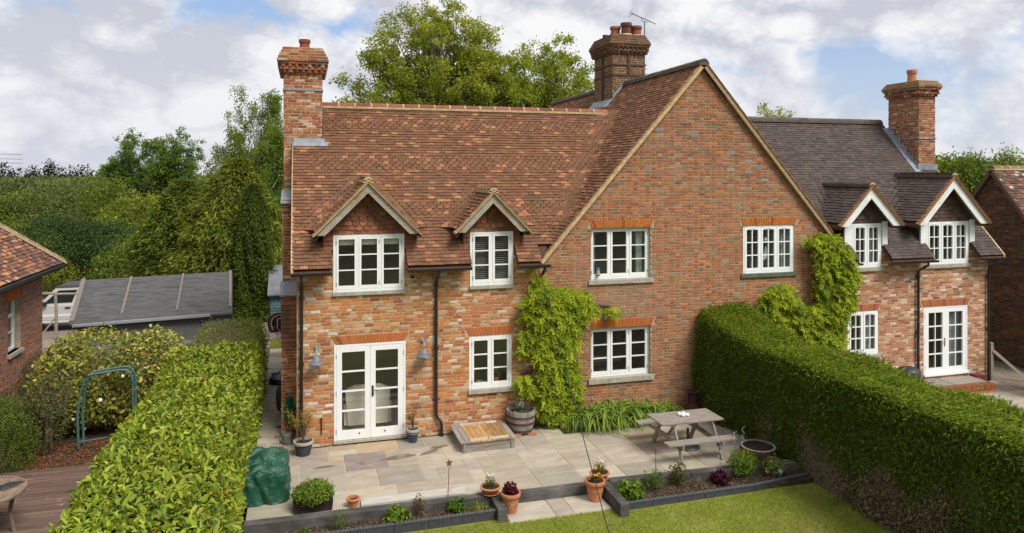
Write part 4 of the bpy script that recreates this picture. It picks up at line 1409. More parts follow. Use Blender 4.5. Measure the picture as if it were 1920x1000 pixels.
DECKM = mat('red_brown_deck', rough=0.7, spec=0.3, attr=True, noise_=((1.5, 20, 20), 0.3), bump=(30, 0.4), second=((0.30, 0.25, 0.21), 3.5, 0.60, 0.75))
deck_ = MB().box(-9, -2.7, -8.5, .28, -.2, -.03).build('deck', EARTH, None, 'structure')
F = []
y = -8.5
while y < .25:
    F.append((np.array([6.25, 0, 0]), np.array([0, .128, 0]), np.array([0, 0, .035]), np.array([-5.85, y + .07, -.025])))
    y += .14
A = [np.array(v) for v in zip(*F)]
emit('slab', 'deck_board', frames(*A), pick([((0.155, 0.10, 0.075), 1), ((0.13, 0.085, 0.065), 1)], len(A[0])), DECKM, deck_, 300)

# ------------------------------------------------------------------ things on the patio
def local(name, label, cat, loc, group=None): return thing(name, label, cat, loc, group)
# sandpit with a boarded lid
sp = thing('sandpit', 'low square wooden sandpit with an orange stained board lid', 'sandpit', (3.95, -.7, 0))
SX0, SX1, SY0, SY1 = 3.36, 4.62, -1.22, -.12
LIDM = mat('lid_board', rough=0.8, spec=0.2, attr=True, noise_=((20, 3, 20), 0.22), bump=(40, 0.4), second=((0.22, 0.09, 0.03), 5, 0.60, 0.70))
for (a, b) in (((SX0 + .05, SY0 + .02), (SX1 - .05, SY0 + .02)), ((SX0 + .05, SY1 - .02), (SX1 - .05, SY1 - .02)), ((SX0 + .07, SY0), (SX0 + .07, SY1)), ((SX1 - .09, SY0), (SX1 - .09, SY1))):
    for zz in (.05, .155):
        MB().bar((*a, zz), (*b, zz), .03, .098).build('side_board', GREYWOOD, sp)
for x, y in ((SX0 + .10, SY0 + .0), (SX1 - .11, SY0 + .0), (SX0 + .10, SY1), (SX1 - .11, SY1)):
    MB().box(x - .02, x + .02, y - .02, y + .02, 0, .205).build('post', GREYWOOD, sp)
n = 11
for i in range(n):
    a, b = SX0 + (SX1 - SX0) * i / n, SX0 + (SX1 - SX0) * (i + 1) / n
    edge = i in (0, 1, n - 1)
    c = (0.29, .26, .225) if edge else tuple(np.array([.40, .235, .10]) * random.uniform(.75, 1.25))
    MB().box(a + .004, b - .004, SY0 - .03, SY1 + .03, .21 + random.uniform(0, .003), .235 + random.uniform(0, .004), c).build('lid_board', LIDM, sp)
for a, b, y in ((SX0 + .22, SX0 + .62, SY0 + .05), (SX0 + .64, SX1 - .17, SY0 + .05), (SX0 + .20, SX0 + .60, SY1 - .06), (SX0 + .62, SX1 - .2, SY1 - .06)):
    MB().prism([(a, y - .03, .238), (a, y + .03, .238), (a, y + .02, .275), (a, y - .02, .275)], (b - a, 0, 0)).build('batten', PALESLEEPER, sp)
# barrels
STAVE = mat('stave', rough=0.9, spec=0.15, attr=True, noise_=((20, 20, 4), 0.25), bump=(40, 0.5))
RUST = mat('rusty_hoop', (0.10, 0.05, 0.035), 0.85, 0.3, noise_=(9, 0.4))
SOIL = mat('potting_soil', (0.045, 0.032, 0.022), 0.95, 0.1, noise_=(40, 0.5), bump=(60, 1.0))
def barrel(label, x, y, z0, h, rb, rt, col, hoops, soil, group='half barrel planters'):
    root = thing('half_barrel', label, 'barrel planter', (x, y, z0), group)
    prof = lambda t: rb + (rt - rb) * t + .035 * math.sin(math.pi * min(t * .8, 1))
    n = 26
    for i in range(n):
        a0, a1 = 2 * math.pi * (i + .04) / n, 2 * math.pi * (i + .96) / n
        pts, K = [], 6
        dr = random.uniform(-.004, .004); hh = h + random.uniform(-.006, .006)
        for k in range(K + 1):
            t = k / K
            for r, a in ((prof(t) + dr, a0), (prof(t) + dr, a1), (prof(t) - .028, a1), (prof(t) - .028, a0)):
                pts.append((x + r * math.cos(a), y + r * math.sin(a), z0 + hh * t))
        fs = [(q + 4 * k, (q + 1) % 4 + 4 * k, (q + 1) % 4 + 4 * k + 4, q + 4 * k + 4) for k in range(K) for q in range(4)] + [(K * 4, K * 4 + 1, K * 4 + 2, K * 4 + 3)]
        MB().faces(pts, fs, tuple(np.array(col) * random.uniform(.75, 1.2))).build('stave', STAVE, root)
    for t in hoops:
        r0, r1 = prof(t - .05) + .005, prof(t + .05) + .005
        MB().lathe([(r0, h * (t - .05)), (r0 + .005, h * (t - .05)), (r1 + .005, h * (t + .05)), (r1, h * (t + .05))], 28, (x, y, z0)).build('hoop', RUST, root)
    MB().lathe([(0, soil * h + .02), (prof(soil) * .5, soil * h + .03), (prof(soil) - .02, soil * h)], 20, (x, y, z0)).build('soil', SOIL, root)
    return root
barrel('round grey half barrel planter standing against the house wall', 4.98, -.36, .05, .50, .25, .31, (.27, .25, .23), (.1, .45, .74), .82)
bt = barrel('wide shallow half barrel at the foot of the tall hedge', 9.36, -3.16, 0, .24, .30, .35, (.13, .07, .045), (.5,), .75)
MB().lathe([(.315, .232), (.352, .232), (.354, .25), (.315, .25)], 32, (9.36, -3.16, 0), (.36, .35, .33)).build('rim', PAINTED, bt)
for i, (x, y, r) in enumerate(((4.80, -.60, .4), (5.18, -.58, -.3), (4.98, -.12, .1))):
    b = MB().box(-.1, .1, -.05, .05, 0, .05, (.42, .17, .10)).build('brick', BRICKA)
    b.location = (x, y, 0.001); b.rotation_euler = (0, 0, r)
    tag(b, ('loose brick wedged under the left side of the grey half barrel', 'loose orange brick wedged under the right side of the grey half barrel', 'loose brick under the back of the grey half barrel')[i], 'brick', 'bricks under the half barrel')
# picnic table
pt = thing('picnic_table', 'grey weathered picnic table with two attached benches by the hedge', 'picnic table', (8.05, -2.42, 0))
def board(a, b, wd, ht, name):
    MB().bar(a, b, wd, ht).build(name, GREYWOOD, pt)
for i in range(5):
    yy = -2.78 + .145 * i + .07
    board((7.33, yy, .735), (8.78, yy, .735), .138, .032, 'tabletop_board')
for y0 in (-3.10, -1.72):
    for i in range(2):
        board((7.28, y0 + .125 * i, .435), (8.85, y0 + .125 * i, .435), .115, .034, 'bench_board')
for xx in (7.60, 8.52):
    board((xx, -3.18, .375), (xx, -1.53, .375), .035, .085, 'cross_beam')
    board((xx, -2.76, .69), (xx, -2.08, .69), .035, .055, 'cross_beam')
    for s in (-1, 1):
        MB().obox((xx + .037, -2.42 + s * .24, .715), (xx + .037, -2.42 + s * .66, 0), (.018, 0, 0), (0, .045, .02)).build('leg', GREYWOOD, pt)
for sx, xx in ((1, 7.62), (-1, 8.50)):
    board((xx, -2.42, .36), (xx + sx * .28, -2.42, .70), .06, .03, 'brace')
CUP = mat('white_china', (0.78, 0.79, 0.80), 0.25, 0.5)
c0 = MB().lathe([(.0, 0), (.030, .0), (.044, .015), (.047, .038), (.040, .060), (.032, .066), (.029, .058), (.0, .05)], 14, (0, 0, 0)).build('tealight_holder', CUP, smooth=True)
tag(c0, 'small round white tealight holder in the cluster on the picnic table', 'tealight holder', 'white tealight holders on the picnic table')
for i, (x, y) in enumerate(((7.96, -2.36), (8.06, -2.34), (8.0, -2.44), (8.10, -2.44))):
    o = c0 if i == 0 else dup(c0, (0, 0, 0))
    o['label'] = 'small round white tealight holder on the picnic table, ' + ('leftmost', 'rearmost', 'front middle one', 'rightmost')[i] + ' of the four'
    o.location = (x, y, .752)
pb = thing('parasol_base', 'dark round parasol base with a short tube under the picnic table', 'parasol base', (8.22, -2.2, 0))
MB().lathe([(0, .0), (.25, 0), (.26, .02), (.24, .04), (.05, .055), (0, .055)], 24, (8.22, -2.25, .005), (.05, .06, .065)).build('disc', PAINTED, pb)
MB().tube([(8.22, -2.25, .05), (8.22, -2.25, .42)], .028, 10, (.075, .045, .03)).build('tube', PAINTED, pb)
# chimney pot shaped stove by the wall
gp = thing('chiminea', 'rusty brown flared chiminea against the wall beside the hedge', 'chiminea', (9.42, -.42, 0))
MB().lathe([(0, 0), (.20, 0), (.22, .06), (.24, .14), (.19, .25), (.12, .32), (.115, .44), (.125, .56)], 20, (9.4, -.42, .001), (.055, .024, .02)).build('body', MATTE, gp)
MB().lathe([(.12, .56), (.16, .59), (.165, .62), (.11, .62), (.10, .5)], 20, (9.4, -.42, .001), (.075, .03, .025)).build('rim', MATTE, gp)
# pots
TERRA = mat('terracotta', (0.46, 0.185, 0.085), 0.85, 0.2, noise_=(9, 0.16), second=((0.55, 0.38, 0.28), 6, 0.58, 0.8))
GLAZE = mat('blue_glaze', (0.030, 0.055, 0.10), 0.35, 0.5, noise_=(9, 0.3))
DARKSTONE = mat('carved_stone', (0.055, 0.06, 0.065), 0.8, 0.3, noise_=(22, 0.4), bump=(26, 1.0))
PALERIM = mat('pale_stone', (0.36, 0.34, 0.29), 0.9, 0.2, noise_=(16, 0.2))
def flowerpot(name, label, loc, r0, r1, h, m, soil=.86, rim=None, cat='plant pot', band=None, group=None):
    root = thing(name, label, cat, loc, group)
    t = .02 if r1 > .1 else .012
    rimh = min(.06, h * .2)
    MB().lathe([(0, 0), (r0, 0), (r0 + (r1 - r0) * .8, h - rimh), (r1 - t, h - rimh), (r1 - t * 1.4, h - rimh * .9), (r1 - t * 1.5, h * .5), (0, h * .5)], 26, loc).build('bowl', m, root, smooth=False)
    MB().lathe([(r1 - t * .6, h - rimh), (r1 + .008, h - rimh), (r1 + .012, h - rimh * .5), (r1 + .006, h), (r1 - t, h), (r1 - t * 1.3, h - rimh)], 26, loc).build('rim', rim or m, root)
    if band: MB().lathe([(r0 + (r1 - r0) * .52, h * .62), (r0 + (r1 - r0) * .62 + .006, h * .66), (r0 + (r1 - r0) * .7, h * .72)], 26, loc).build('band', band, root)
    MB().lathe([(0, soil * h + .012), (r1 * .5, soil * h + .015), (r1 - t * 1.2, soil * h - .01)], 18, loc).build('soil', SOIL, root)
    return root
flowerpot('plant_pot', 'dark carved stone pot with a pale rim at the corner of the house', (.14, -.34, .006), .14, .205, .30, DARKSTONE, rim=PALERIM)
flowerpot('plant_pot', 'small dark blue glazed pot to the right of the french doors', (2.49, -.26, .006), .085, .145, .30, GLAZE, band=PALERIM, rim=PALERIM)
flowerpot('plant_pot', 'tall terracotta pot holding the dark red leaved plant on the step', (3.76, -3.74, -.17), .11, .175, .36, TERRA, group=None)
flowerpot('plant_pot', 'tall terracotta pot holding the yellow flowers on the step', (5.42, -3.72, -.17), .115, .185, .38, TERRA)
flowerpot('plant_pot', 'empty little terracotta pot beside the end of the pale plank', (.99, -3.12, .006), .075, .115, .16, TERRA, soil=.7)
def bowl(label, slabel, x, y, z):
    s_ = tag(MB().lathe([(0, 0), (.11, 0), (.165, .035), (.16, .042), (.10, .012), (0, .012)], 24, (x, y, z)).build('saucer', TERRA), slabel, 'saucer')
    s2 = flowerpot('plant_bowl', label, (x, y, z + .02), .085, .185, .135, TERRA, soil=.8)
bowl('shallow terracotta bowl of white flowers on the left sleeper corner', 'terracotta saucer under the left bowl of white flowers', 3.46, -3.42, .051)
bowl('shallow terracotta bowl of white flowers on the right sleeper corner', 'terracotta saucer under the right bowl of white flowers', 5.66, -3.38, .051)
# black trough for the leafy mound
tr = thing('planter_trough', 'dark rectangular planter under the bright green leafy mound', 'planter', (.30, -2.98, 0))
MB().prism([(.0 - .03, -3.16, .006), (.62, -3.16, .006), (.64, -3.18, .19), (.0 - .05, -3.18, .19)], (0, .36, 0), (.028, .018, .015)).build('box', PAINTED, tr)
# green tarpaulin
def tarp():
    n = 46
    V, idx = [], {}
    rr = np.random.default_rng(5)
    g = []
    for i in range(n + 1):
        for j in range(n + 1):
            u, v = i / n * 2 - 1, j / n * 2 - 1
            m_ = max(abs(u), abs(v))
            t = min(m_ / .62, 1)
            side = max(0, (m_ - .62) / .38)
            s_ = (1 / max(m_, 1e-6)) * min(m_ / .62, 1) if m_ > 0 else 0
            hx = .37 * (u * s_) * (1 + .10 * side)
            hy = .46 * (v * s_) * (1 + .06 * side)
            g.append((hx, hy, 1 - side, side, u, v))
    g = np.array(g)
    P = np.stack([g[:, 0], g[:, 1], g[:, 2]], 1)
    z = .66 * g[:, 2] + .06 * g[:, 2] * np.where(g[:, 1] > 0, .8, -.9)
    th = np.arctan2(g[:, 1], g[:, 0])
    fold = np.sin(th * 9 + 2 * np.sin(g[:, 2] * 5)) * .03 + np.sin(th * 17 + g[:, 2] * 9) * .018 + np.abs(np.sin(th * 6 + 3 * g[:, 2])) * .02
    k = 1 + (fold + .012 * np.sin(g[:, 2] * 23 + 4 * np.sin(th * 3))) * np.clip(g[:, 3] * 4, 0, 1) * 1.5
    z = z + np.where(g[:, 3] < .01, .035 * np.sin(g[:, 0] * 14 + 3 * np.sin(g[:, 1] * 9)) + .02 * np.sin(g[:, 1] * 21 + g[:, 0] * 5) - .10 * (g[:, 0] ** 2) / .16, 0)
    Vv = np.stack([g[:, 0] * k - .54, g[:, 1] * k - 2.14, np.maximum(z, .008)], 1)
    i = (np.arange(n)[:, None] * (n + 1) + np.arange(n)[None]).ravel()
    lo = np.stack([i, i + n + 1, i + n + 2, i + 1], 1)
    m = mat('tarpaulin', (0.010, 0.075, 0.043), 0.32, 0.5, noise_=(5, 0.2), bump=(11, 1.0, .035))
    o = link('tarpaulin_cover', raw('tarpaulin_cover', Vv, lo.ravel(), np.full(len(lo), 4), smooth=True), m)
    tag(o, 'green plastic tarpaulin draped over a bulky object beside the laurel hedge', 'tarpaulin')
tarp()
# stakes
RUSTY = mat('rusted_steel', (0.20, 0.075, 0.04), 0.85, 0.3, noise_=(9, 0.3))
s1 = thing('star_stake', 'thin rusty stake topped with a star in the left bed', 'garden stake', (2.66, -3.52, -.1))
MB().tube([(2.63, -3.52, -.12), (2.665, -3.52, .72)], .007, 6).build('rod', RUSTY, s1)
pts = []
for i in range(10):
    r = .075 if i % 2 == 0 else .030
    t = math.pi / 2 + i * math.pi / 5
    pts.append((2.665 + r * math.cos(t), -3.525, .755 + r * math.sin(t)))
MB().prism(pts[::-1], (0, .012, 0)).build('star', RUSTY, s1)
s2 = thing('garden_stake', 'thin rusty stake with a pointed finial in the right bed', 'garden stake', (6.72, -3.66, -.1))
MB().tube([(6.72, -3.66, -.12), (6.72, -3.66, .60)], .008, 6).build('rod', RUSTY, s2)
MB().lathe([(.0, 0), (.022, .02), (.024, .05), (.010, .09), (.004, .12), (0, .12)], 8, (6.72, -3.66, .58)).build('finial', RUSTY, s2)
SPIR = mat('galvanised', (0.45, 0.47, 0.48), 0.4, 0.5, metal=0.4)
for i, (x, y, z0, z1) in enumerate(((8.32, -3.34, .0, .60), (8.78, -3.2, .2, .62), (9.08, -3.05, .2, .66), (8.82, -3.42, .05, .30))):
    pts = [(x + .03 * math.sin(k * .9 + i), y + .03 * math.cos(k * .9 + i), z0 + (z1 - z0) * k / 22) for k in range(23)]
    tag(MB().tube(pts, .006, 5).build('spiral_support', SPIR), ('thin twisted white plant support standing in front of the picnic bench', 'left twisted white plant support rising from the shallow half barrel', 'right twisted white plant support rising from the shallow half barrel', 'short twisted white plant support in front of the shallow half barrel')[i], 'plant support', 'spiral plant supports by the hedge')
sl_ = thing('solar_light', 'small pale blue globe light on the soil at the bed end', 'solar light', (9.35, -3.95, -.1))
MB().lathe([(0, 0), (.02, .0), (.02, .06), (.04, .08), (.055, .115), (.04, .15), (0, .165)], 14, (9.35, -3.92, -.11), (.42, .58, .66)).build('globe', PAINTED, sl_, smooth=True)
# wall lamps
def lamp(label, x):
    root = thing('wall_lamp', label, 'wall lamp', (x, 0, 2.2), 'grey barn lamps on the house wall')
    z = 2.20
    W = lambda mb, n: mb.build(n, METAL, root)
    mm = MB().lathe([(0, 0), (.05, 0), (.05, .02), (0, .025)], 14, (0, 0, 0)).build('wall_plate', METAL, root)
    mm.matrix_basis = Matrix.Translation((x, 0, z)) @ Matrix.Rotation(math.pi / 2, 4, 'X') if False else mm.matrix_basis
    mm.location = (0, 0, 0)
    mm.matrix_parent_inverse = Matrix()
    mm.rotation_euler = (math.pi / 2, 0, 0)
    MB().tube([(x, -.01, z), (x, -.10, z + .015), (x, -.17, z - .01), (x, -.20, z - .08), (x, -.20, z - .17)], .016, 8).build('arm', METAL, root)
    MB().lathe([(0, .10), (.045, .10), (.05, .075), (.062, .07), (.066, .045), (.075, .04), (.08, .0), (0, 0)], 18, (x, -.20, z - .27)).build('lamp_head', METAL, root)
    MB().lathe([(.075, .02), (.12, -.005), (.165, -.045), (.17, -.055), (.16, -.05), (.11, -.015), (.06, .0)], 24, (x, -.20, z - .26)).build('shade', mat('lamp_shade', (0.13, 0.155, 0.19), 0.4, 0.5), root)
lamp('grey barn lamp on the wall to the left of the french doors', .41)
lamp('grey barn lamp between the french doors and the downpipe', 2.75)
lamp('grey barn lamp half hidden behind the climbing plant', 5.24)
# things along the side path
wc = thing('watering_can', 'old grey metal watering can at the corner of the house', 'watering can', (-.20, .42, 0))
GALV = mat('dull_zinc', (0.16, 0.17, 0.15), 0.55, 0.4, noise_=(8, 0.3))
MB().lathe([(0, 0), (.11, 0), (.115, .2), (.10, .23), (.0, .235)], 16, (-.20, .42, .005)).build('body', GALV, wc)
MB().tube([(-.29, .40, .05), (-.38, .36, .15), (-.44, .34, .24)], [.022, .016, .02], 8).build('spout', GALV, wc)
MB().tube([(-.12, .42, .22), (-.14, .42, .33), (-.22, .42, .36), (-.29, .42, .28)], .009, 6).build('handle', GALV, wc)
hs = []
for i in range(9):
    r = .20 + .012 * (i % 3)
    cx = -.20 + .011 * i
    for k in range(16):
        t = 2 * math.pi * k / 16
        hs.append((cx + .06 * math.cos(t) + .007 * math.sin(i * 3), .80 + .02 * math.sin(t * 2 + i) - .01 * i, .62 + (r + .10) * math.sin(t)))
hs += [(-.2, .7, .3), (-.28, .66, .05), (-.36, .6, .012), (-.30, .5, .012)]
tag(MB().tube(hs, .012, 5, (.01, .13, .07)).build('garden_hose', PAINTED), 'green garden hose coiled against the chimney breast', 'garden hose')
pbag = MB().lathe([(0, 0), (.07, .0), (.10, .1), (.115, .3), (.105, .5), (.06, .6), (0, .62)], 14, (-.40, 2.55, .10), (.075, .075, .09))
pbag.tube([(-.40, 2.55, .12), (-.36, 2.5, -.0)], .022, 8, (.10, .10, .10))
tag(pbag.build('folded_parasol', MATTE, smooth=True), 'folded dark grey parasol in a cover standing on the side path', 'parasol')
tag(MB().lathe([(0, 0), (.07, 0), (.09, .15), (.085, .15), (.065, .02), (0, .02)], 14, (-.12, .95, .005), (.42, .04, .12)).build('bucket', PAINTED), 'small pink toy bucket beside the watering can', 'bucket')
tg = thing('toy_slide', 'blue and green toy slide on the side path behind the basketball stand', 'toy slide', (-.25, 6.6, 0))
for x in (-.42, -.12):
    MB().bar((x, 6.4, 0), (x, 6.75, .95), .06, .05, (.03, .12, .30)).build('rail', PAINTED, tg)
for zz in (.2, .45, .7):
    MB().bar((-.42, 6.42 + zz * .36, zz), (-.12, 6.42 + zz * .36, zz), .05, .04, (.02, .30, .20)).build('rung', PAINTED, tg)
MB().prism([(-.40, 6.75, .92), (-.14, 6.75, .92), (-.14, 7.9, .12), (-.40, 7.9, .12)], (0, 0, .03), (.02, .30, .20)).build('chute', PAINTED, tg)
MB().box(-.75, -.1, 6.2, 6.3, .02, .08, (.03, .12, .30)).build('foot', PAINTED, tg)
bb = thing('basketball_hoop', 'black basketball stand with a red lined backboard on the side path', 'basketball hoop', (-.47, 5.5, 0))
BX, BY = -.40, 5.1
BLK = (.012, .012, .013)
MB().lathe([(0, 0), (.30, 0), (.34, .06), (.30, .16), (.10, .24), (0, .25)], 18, (BX - .06, 5.42, .005), BLK).build('base', BLACKP, bb)
MB().tube([(BX, 5.42, .2), (BX, 5.42, 1.75)], .03, 10, BLK).build('pole', BLACKP, bb)
for sx in (-.22, .2):
    MB().bar((BX + sx, 5.45, .12), (BX, 5.42, .5), .02, .02, BLK).build('strut', BLACKP, bb)
MB().bar((BX, 5.40, 1.7), (BX, BY + .03, 1.75), .04, .05, BLK).build('arm', BLACKP, bb)
def fan(rx, rz, y, c, col, zc=1.82, th=.03, inner=None):
    pts = []
    for i in range(21):
        t = math.pi * i / 20
        pts.append((BX + rx * math.cos(t), y, zc + (rz - .23) * .2 + rz * .95 * math.sin(t) ** .8 - .0))
    pts = [(BX + rx * .88, y, zc - .24)] + pts + [(BX - rx * .88, y, zc - .24)]
    return pts
def outline(sc, y): return [(BX + .42 * sc * u, y, 1.78 + .29 * sc * v) for u, v in ((.80, -.95), (.93, -.5), (1, -.05), (.95, .35), (.75, .72), (.42, .94), (0, 1), (-.42, .94), (-.75, .72), (-.95, .35), (-1, -.05), (-.93, -.5), (-.80, -.95))]
MB().prism(outline(1, BY), (0, .03, 0), BLK).build('backboard', PAINTED, bb)
def stripe(sc, wdt, col, name, y):
    o_, i_ = outline(sc, y), outline(sc - wdt, y)
    mb = MB()
    for k in range(len(o_) - 1):
        mb.prism([o_[k], o_[k + 1], i_[k + 1], i_[k]], (0, .004, 0), col)
    mb.build(name, PAINTED, bb)
stripe(.90, .07, (.42, .05, .03), 'red_line', BY - .005)
stripe(.78, .05, (.62, .62, .62), 'white_line', BY - .005)
sq = MB()
for a, b in (((-.15, -.16), (-.15, .12)), ((-.15, .12), (.15, .12)), ((.15, .12), (.15, -.16)), ((-.15, -.16), (-.06, -.24)), ((.15, -.16), (.06, -.24))):
    sq.bar((BX + a[0], BY - .006, 1.78 + a[1]), (BX + b[0], BY - .006, 1.78 + b[1]), .005, .02, (.62, .62, .62), (0, 1, 0)) if False else sq.obox((BX + a[0], BY - .006, 1.78 + a[1]), (BX + b[0], BY - .006, 1.78 + b[1]), (0, .003, 0), (.01 if abs(a[0] - b[0]) < .01 else .004, 0, .01 if abs(a[1] - b[1]) < .01 else .004), (.62, .62, .62))
sq.build('target_square', PAINTED, bb)
sw = MB()
random.seed(3)
for k in range(5):
    x0_, z0_ = BX + random.uniform(-.2, .2), 1.8 + random.uniform(-.12, .14)
    sw.tube([(x0_, BY - .006, z0_), (x0_ + random.uniform(-.12, .12), BY - .006, z0_ + .05), (x0_ + random.uniform(-.2, .2), BY - .006, z0_ + random.uniform(-.1, .12))], .008, 5, (.36, .04, .03))
sw.build('red_lettering', PAINTED, bb)
RC = (BX, BY - .24, 1.56)
MB().tube([(RC[0] + .2 * math.cos(t * math.pi / 10), RC[1] + .2 * math.sin(t * math.pi / 10), RC[2]) for t in range(21)], .010, 6, (.42, .06, .03), False).build('rim', PAINTED, bb)
nt_ = MB()
for i in range(12):
    for s in (-1, 1):
        pts = []
        for k in range(6):
            t = 2 * math.pi * i / 12 + s * k * .16
            r = .2 - .016 * k
            pts.append((RC[0] + r * math.cos(t), RC[1] + r * math.sin(t), RC[2] - .055 * k))
        nt_.tube(pts, .005, 4, (.6, .6, .58), False)
nt_.build('net', PAINTED, bb)
# aerial, cables
ae = thing('tv_aerial', 'television aerial on a thin mast beside the central chimney', 'aerial', (10.62, 4.55, 9.2))
GM = (.09, .09, .095)
AX, AY = 10.63, 4.7
MB().tube([(AX, AY, 8.9), (AX, AY, 10.86)], .016, 7, GM).build('mast', PAINTED, ae)
B1, B2 = Vector((AX - .55, AY - .15, 11.05)), Vector((AX + .46, AY + .1, 10.80))
MB().tube([B1, B2], .011, 6, GM).build('boom', PAINTED, ae)
MB().tube([(AX - .13, AY - .03, 10.96), (AX - .12, AY - .03, 10.86), (AX, AY, 10.82), (AX + .12, AY + .03, 10.83), (AX + .13, AY + .03, 10.90)], .008, 6, GM).build('cradle', PAINTED, ae)
for i in range(16):
    p = B1 + (B2 - B1) * ((i + .6) / 16.5)
    h = .10 - .003 * i
    MB().tube([p - Vector((.02, h, 0)), p + Vector((.02, h, 0))], .005, 4, GM).build('element', PAINTED, ae)
for zz in (-.09, -.03, .03, .09):
    MB().tube([B1 + Vector((-.02, -.22, zz)), B1 + Vector((.04, .22, zz))], .006, 4, GM).build('reflector', PAINTED, ae)
for zz in (9.02, 9.17, 9.33):
    MB().bar((10.5, AY, zz), (10.72, AY, zz), .02, .02, GM).build('bracket', PAINTED, ae)
CABLE = mat('black_cable', (0.025, 0.025, 0.028), 0.6, 0.3)
def sagline(name, label, cat, a, b, sag, r, n=14, group=None):
    a, b = Vector(a), Vector(b)
    pts = [a + (b - a) * (i / n) - vz(sag * 4 * (i / n) * (1 - i / n)) for i in range(n + 1)]
    return tag(MB().tube(pts, r, 5).build(name, CABLE), label, cat, group)
sagline('cable', 'thin black cable running from the climbing plant down across the patio to the lawn', 'cable', (5.5, -.10, 3.78), (4.55, -7.1, -.2), .05, .009)
for i, (za, zb) in enumerate(((12.0, 9.7), (11.1, 8.9), (10.2, 8.2))):
    sagline('power_line', ('highest', 'middle', 'lowest')[i] + ' of the three thin power lines crossing the sky at the left', 'power line', (-95, 96, za), (-46, 128, zb - .5), .5, .035, group='overhead power lines over the far wood')
sagline('power_line', 'single overhead wire sagging towards the birch beside the chimney', 'power line', (-18, 26, 5.6), (2, 26, 5.2), .15, .014)
tw = MB().tube([(16.68, -.11, 1.82), (16.655, -.11, 1.3), (16.65, -.11, .9)], .008, 5, (.03, .22, .34))
for s in (-1, 1): tw.tube([(16.68, -.11, 1.82), (16.68 + s * .06, -.12, 1.86)], .01, 5, (.03, .22, .34))
tag(tw.build('blue_twine', PAINTED), 'length of blue twine tied round the downpipe of the right cottage', 'twine')

# ------------------------------------------------------------------ behind the windows
ar = thing('armchair', 'cream upholstered armchair seen through the french doors', 'armchair', (1.55, .95, .1))
CREAM = mat('cream_fabric', (0.80, 0.74, 0.61), 0.9, 0.1, noise_=(30, 0.08))
MB().prism([(1.12, .55, .22), (2.02, .55, .22), (2.08, .50, 1.02), (1.86, .48, 1.12), (1.26, .48, 1.12), (1.06, .50, 1.02)], (0, .16, 0)).build('backrest', CREAM, ar)
for x in (1.04, 1.96):
    MB().prism([(x, .6, .22), (x, 1.35, .22), (x, 1.38, .64), (x, .6, .72)], (.15, 0, 0)).build('armrest', CREAM, ar)
MB().box(1.15, 1.98, .7, 1.35, .22, .48).build('seat', CREAM, ar)
for x, y in ((1.15, .6), (1.98, .6), (1.15, 1.3), (1.98, 1.3)):
    MB().box(x - .03, x + .03, y - .03, y + .03, .1, .22, (.08, .05, .03)).build('leg', MATTE, ar)
BLIND = mat('roller_blind', (0.72, 0.74, 0.62), 0.9, 0.1)
for i, (a, b) in enumerate(((.86, 1.22), (1.37, 1.73), (1.87, 2.24))):
    tag(MB().box(a, b, .10, .115, 4.40, 4.62).build('roller_blind', BLIND), ('pale roller blind behind the left light of the large dormer window', 'pale roller blind behind the middle light of the large dormer window', 'pale roller blind behind the right light of the large dormer window')[i], 'blind')
for i, (a, b) in enumerate(((3.93, 4.32), (4.41, 4.80))):
    vb = thing('slatted_blind', ('slatted blind behind the left light of the small dormer window', 'slatted blind behind the right light of the small dormer window')[i], 'blind', (a, .1, 4.6))
    zz = 3.46
    sb_ = MB().box(a, b, .085, .112, 3.44, 3.452, (.42, .42, .38))
    F = []
    while zz < 4.6:
        F.append((np.array([b - a, 0, 0]), np.array([0, .024, .010]), np.array([0, 0, .0015]), np.array([(a + b) / 2, .10, zz])))
        zz += .046
    A = [np.array(v) for v in zip(*F)]
    emit('slab', 'slat', frames(*A), np.tile([[.42, .42, .39]], (len(A[0]), 1)), MATTE, vb, 60)
CURT = mat('pale_curtain', (0.50, 0.60, 0.58), 0.9, 0.1, noise_=(6, 0.1))
def curtain(label, x0, x1, z0, z1, y, m=CURT, taper=0.0, side=1):
    pts, n = [], 14
    mb = MB()
    for i in range(n + 1):
        t = i / n
        for zz, kk in ((z0, 1.0), ((z0 + z1) / 2, 1.0 - taper), (z1, 1.0)):
            x = x0 + (x1 - x0) * t * kk if side > 0 else x1 - (x1 - x0) * (1 - t) * kk
            pts.append((x, y + .025 * math.sin(t * 19), zz))
    fs = [(3 * i + j, 3 * i + 3 + j, 3 * i + 4 + j, 3 * i + 1 + j) for i in range(n) for j in range(2)]
    o = mb.faces(pts, fs).build('curtain', m)
    sm = o.modifiers.new('thickness', 'SOLIDIFY'); sm.thickness = .006
    tag(o, label, 'curtain')
curtain('pale curtain gathered at the left of the upper gable window', 6.88, 7.06, 3.42, 4.62, .24)
curtain('pale curtain gathered at the right of the upper gable window', 8.18, 8.33, 3.42, 4.62, .24, side=-1)
GREYC = mat('grey_curtain', (0.30, 0.33, 0.32), 0.9, 0.1)
curtain('grey curtain at the right of the upper white framed gable window', 12.28, 12.60, 3.42, 4.62, .16, GREYC, side=-1)
curtain('grey curtain in the right light of the small lower right window', 14.95, 15.33, 1.06, 2.2, .16, GREYC, side=-1)
curtain('grey curtain in the right leaf of the far french doors', 17.95, 18.45, .3, 2.2, .22, GREYC, side=-1)
curtain('grey curtain in the first of the two right dormers', 15.02, 15.40, 3.45, 4.6, .16, GREYC, side=-1)
curtain('dark grey blind drawn in the left light of the first right dormer', 14.56, 14.95, 3.45, 4.6, .18, mat('dark_blind', (0.14, .15, .17), .9, .1))
curtain('grey curtain in the right light of the last dormer', 18.1, 18.45, 3.45, 4.6, .16, GREYC, side=-1)
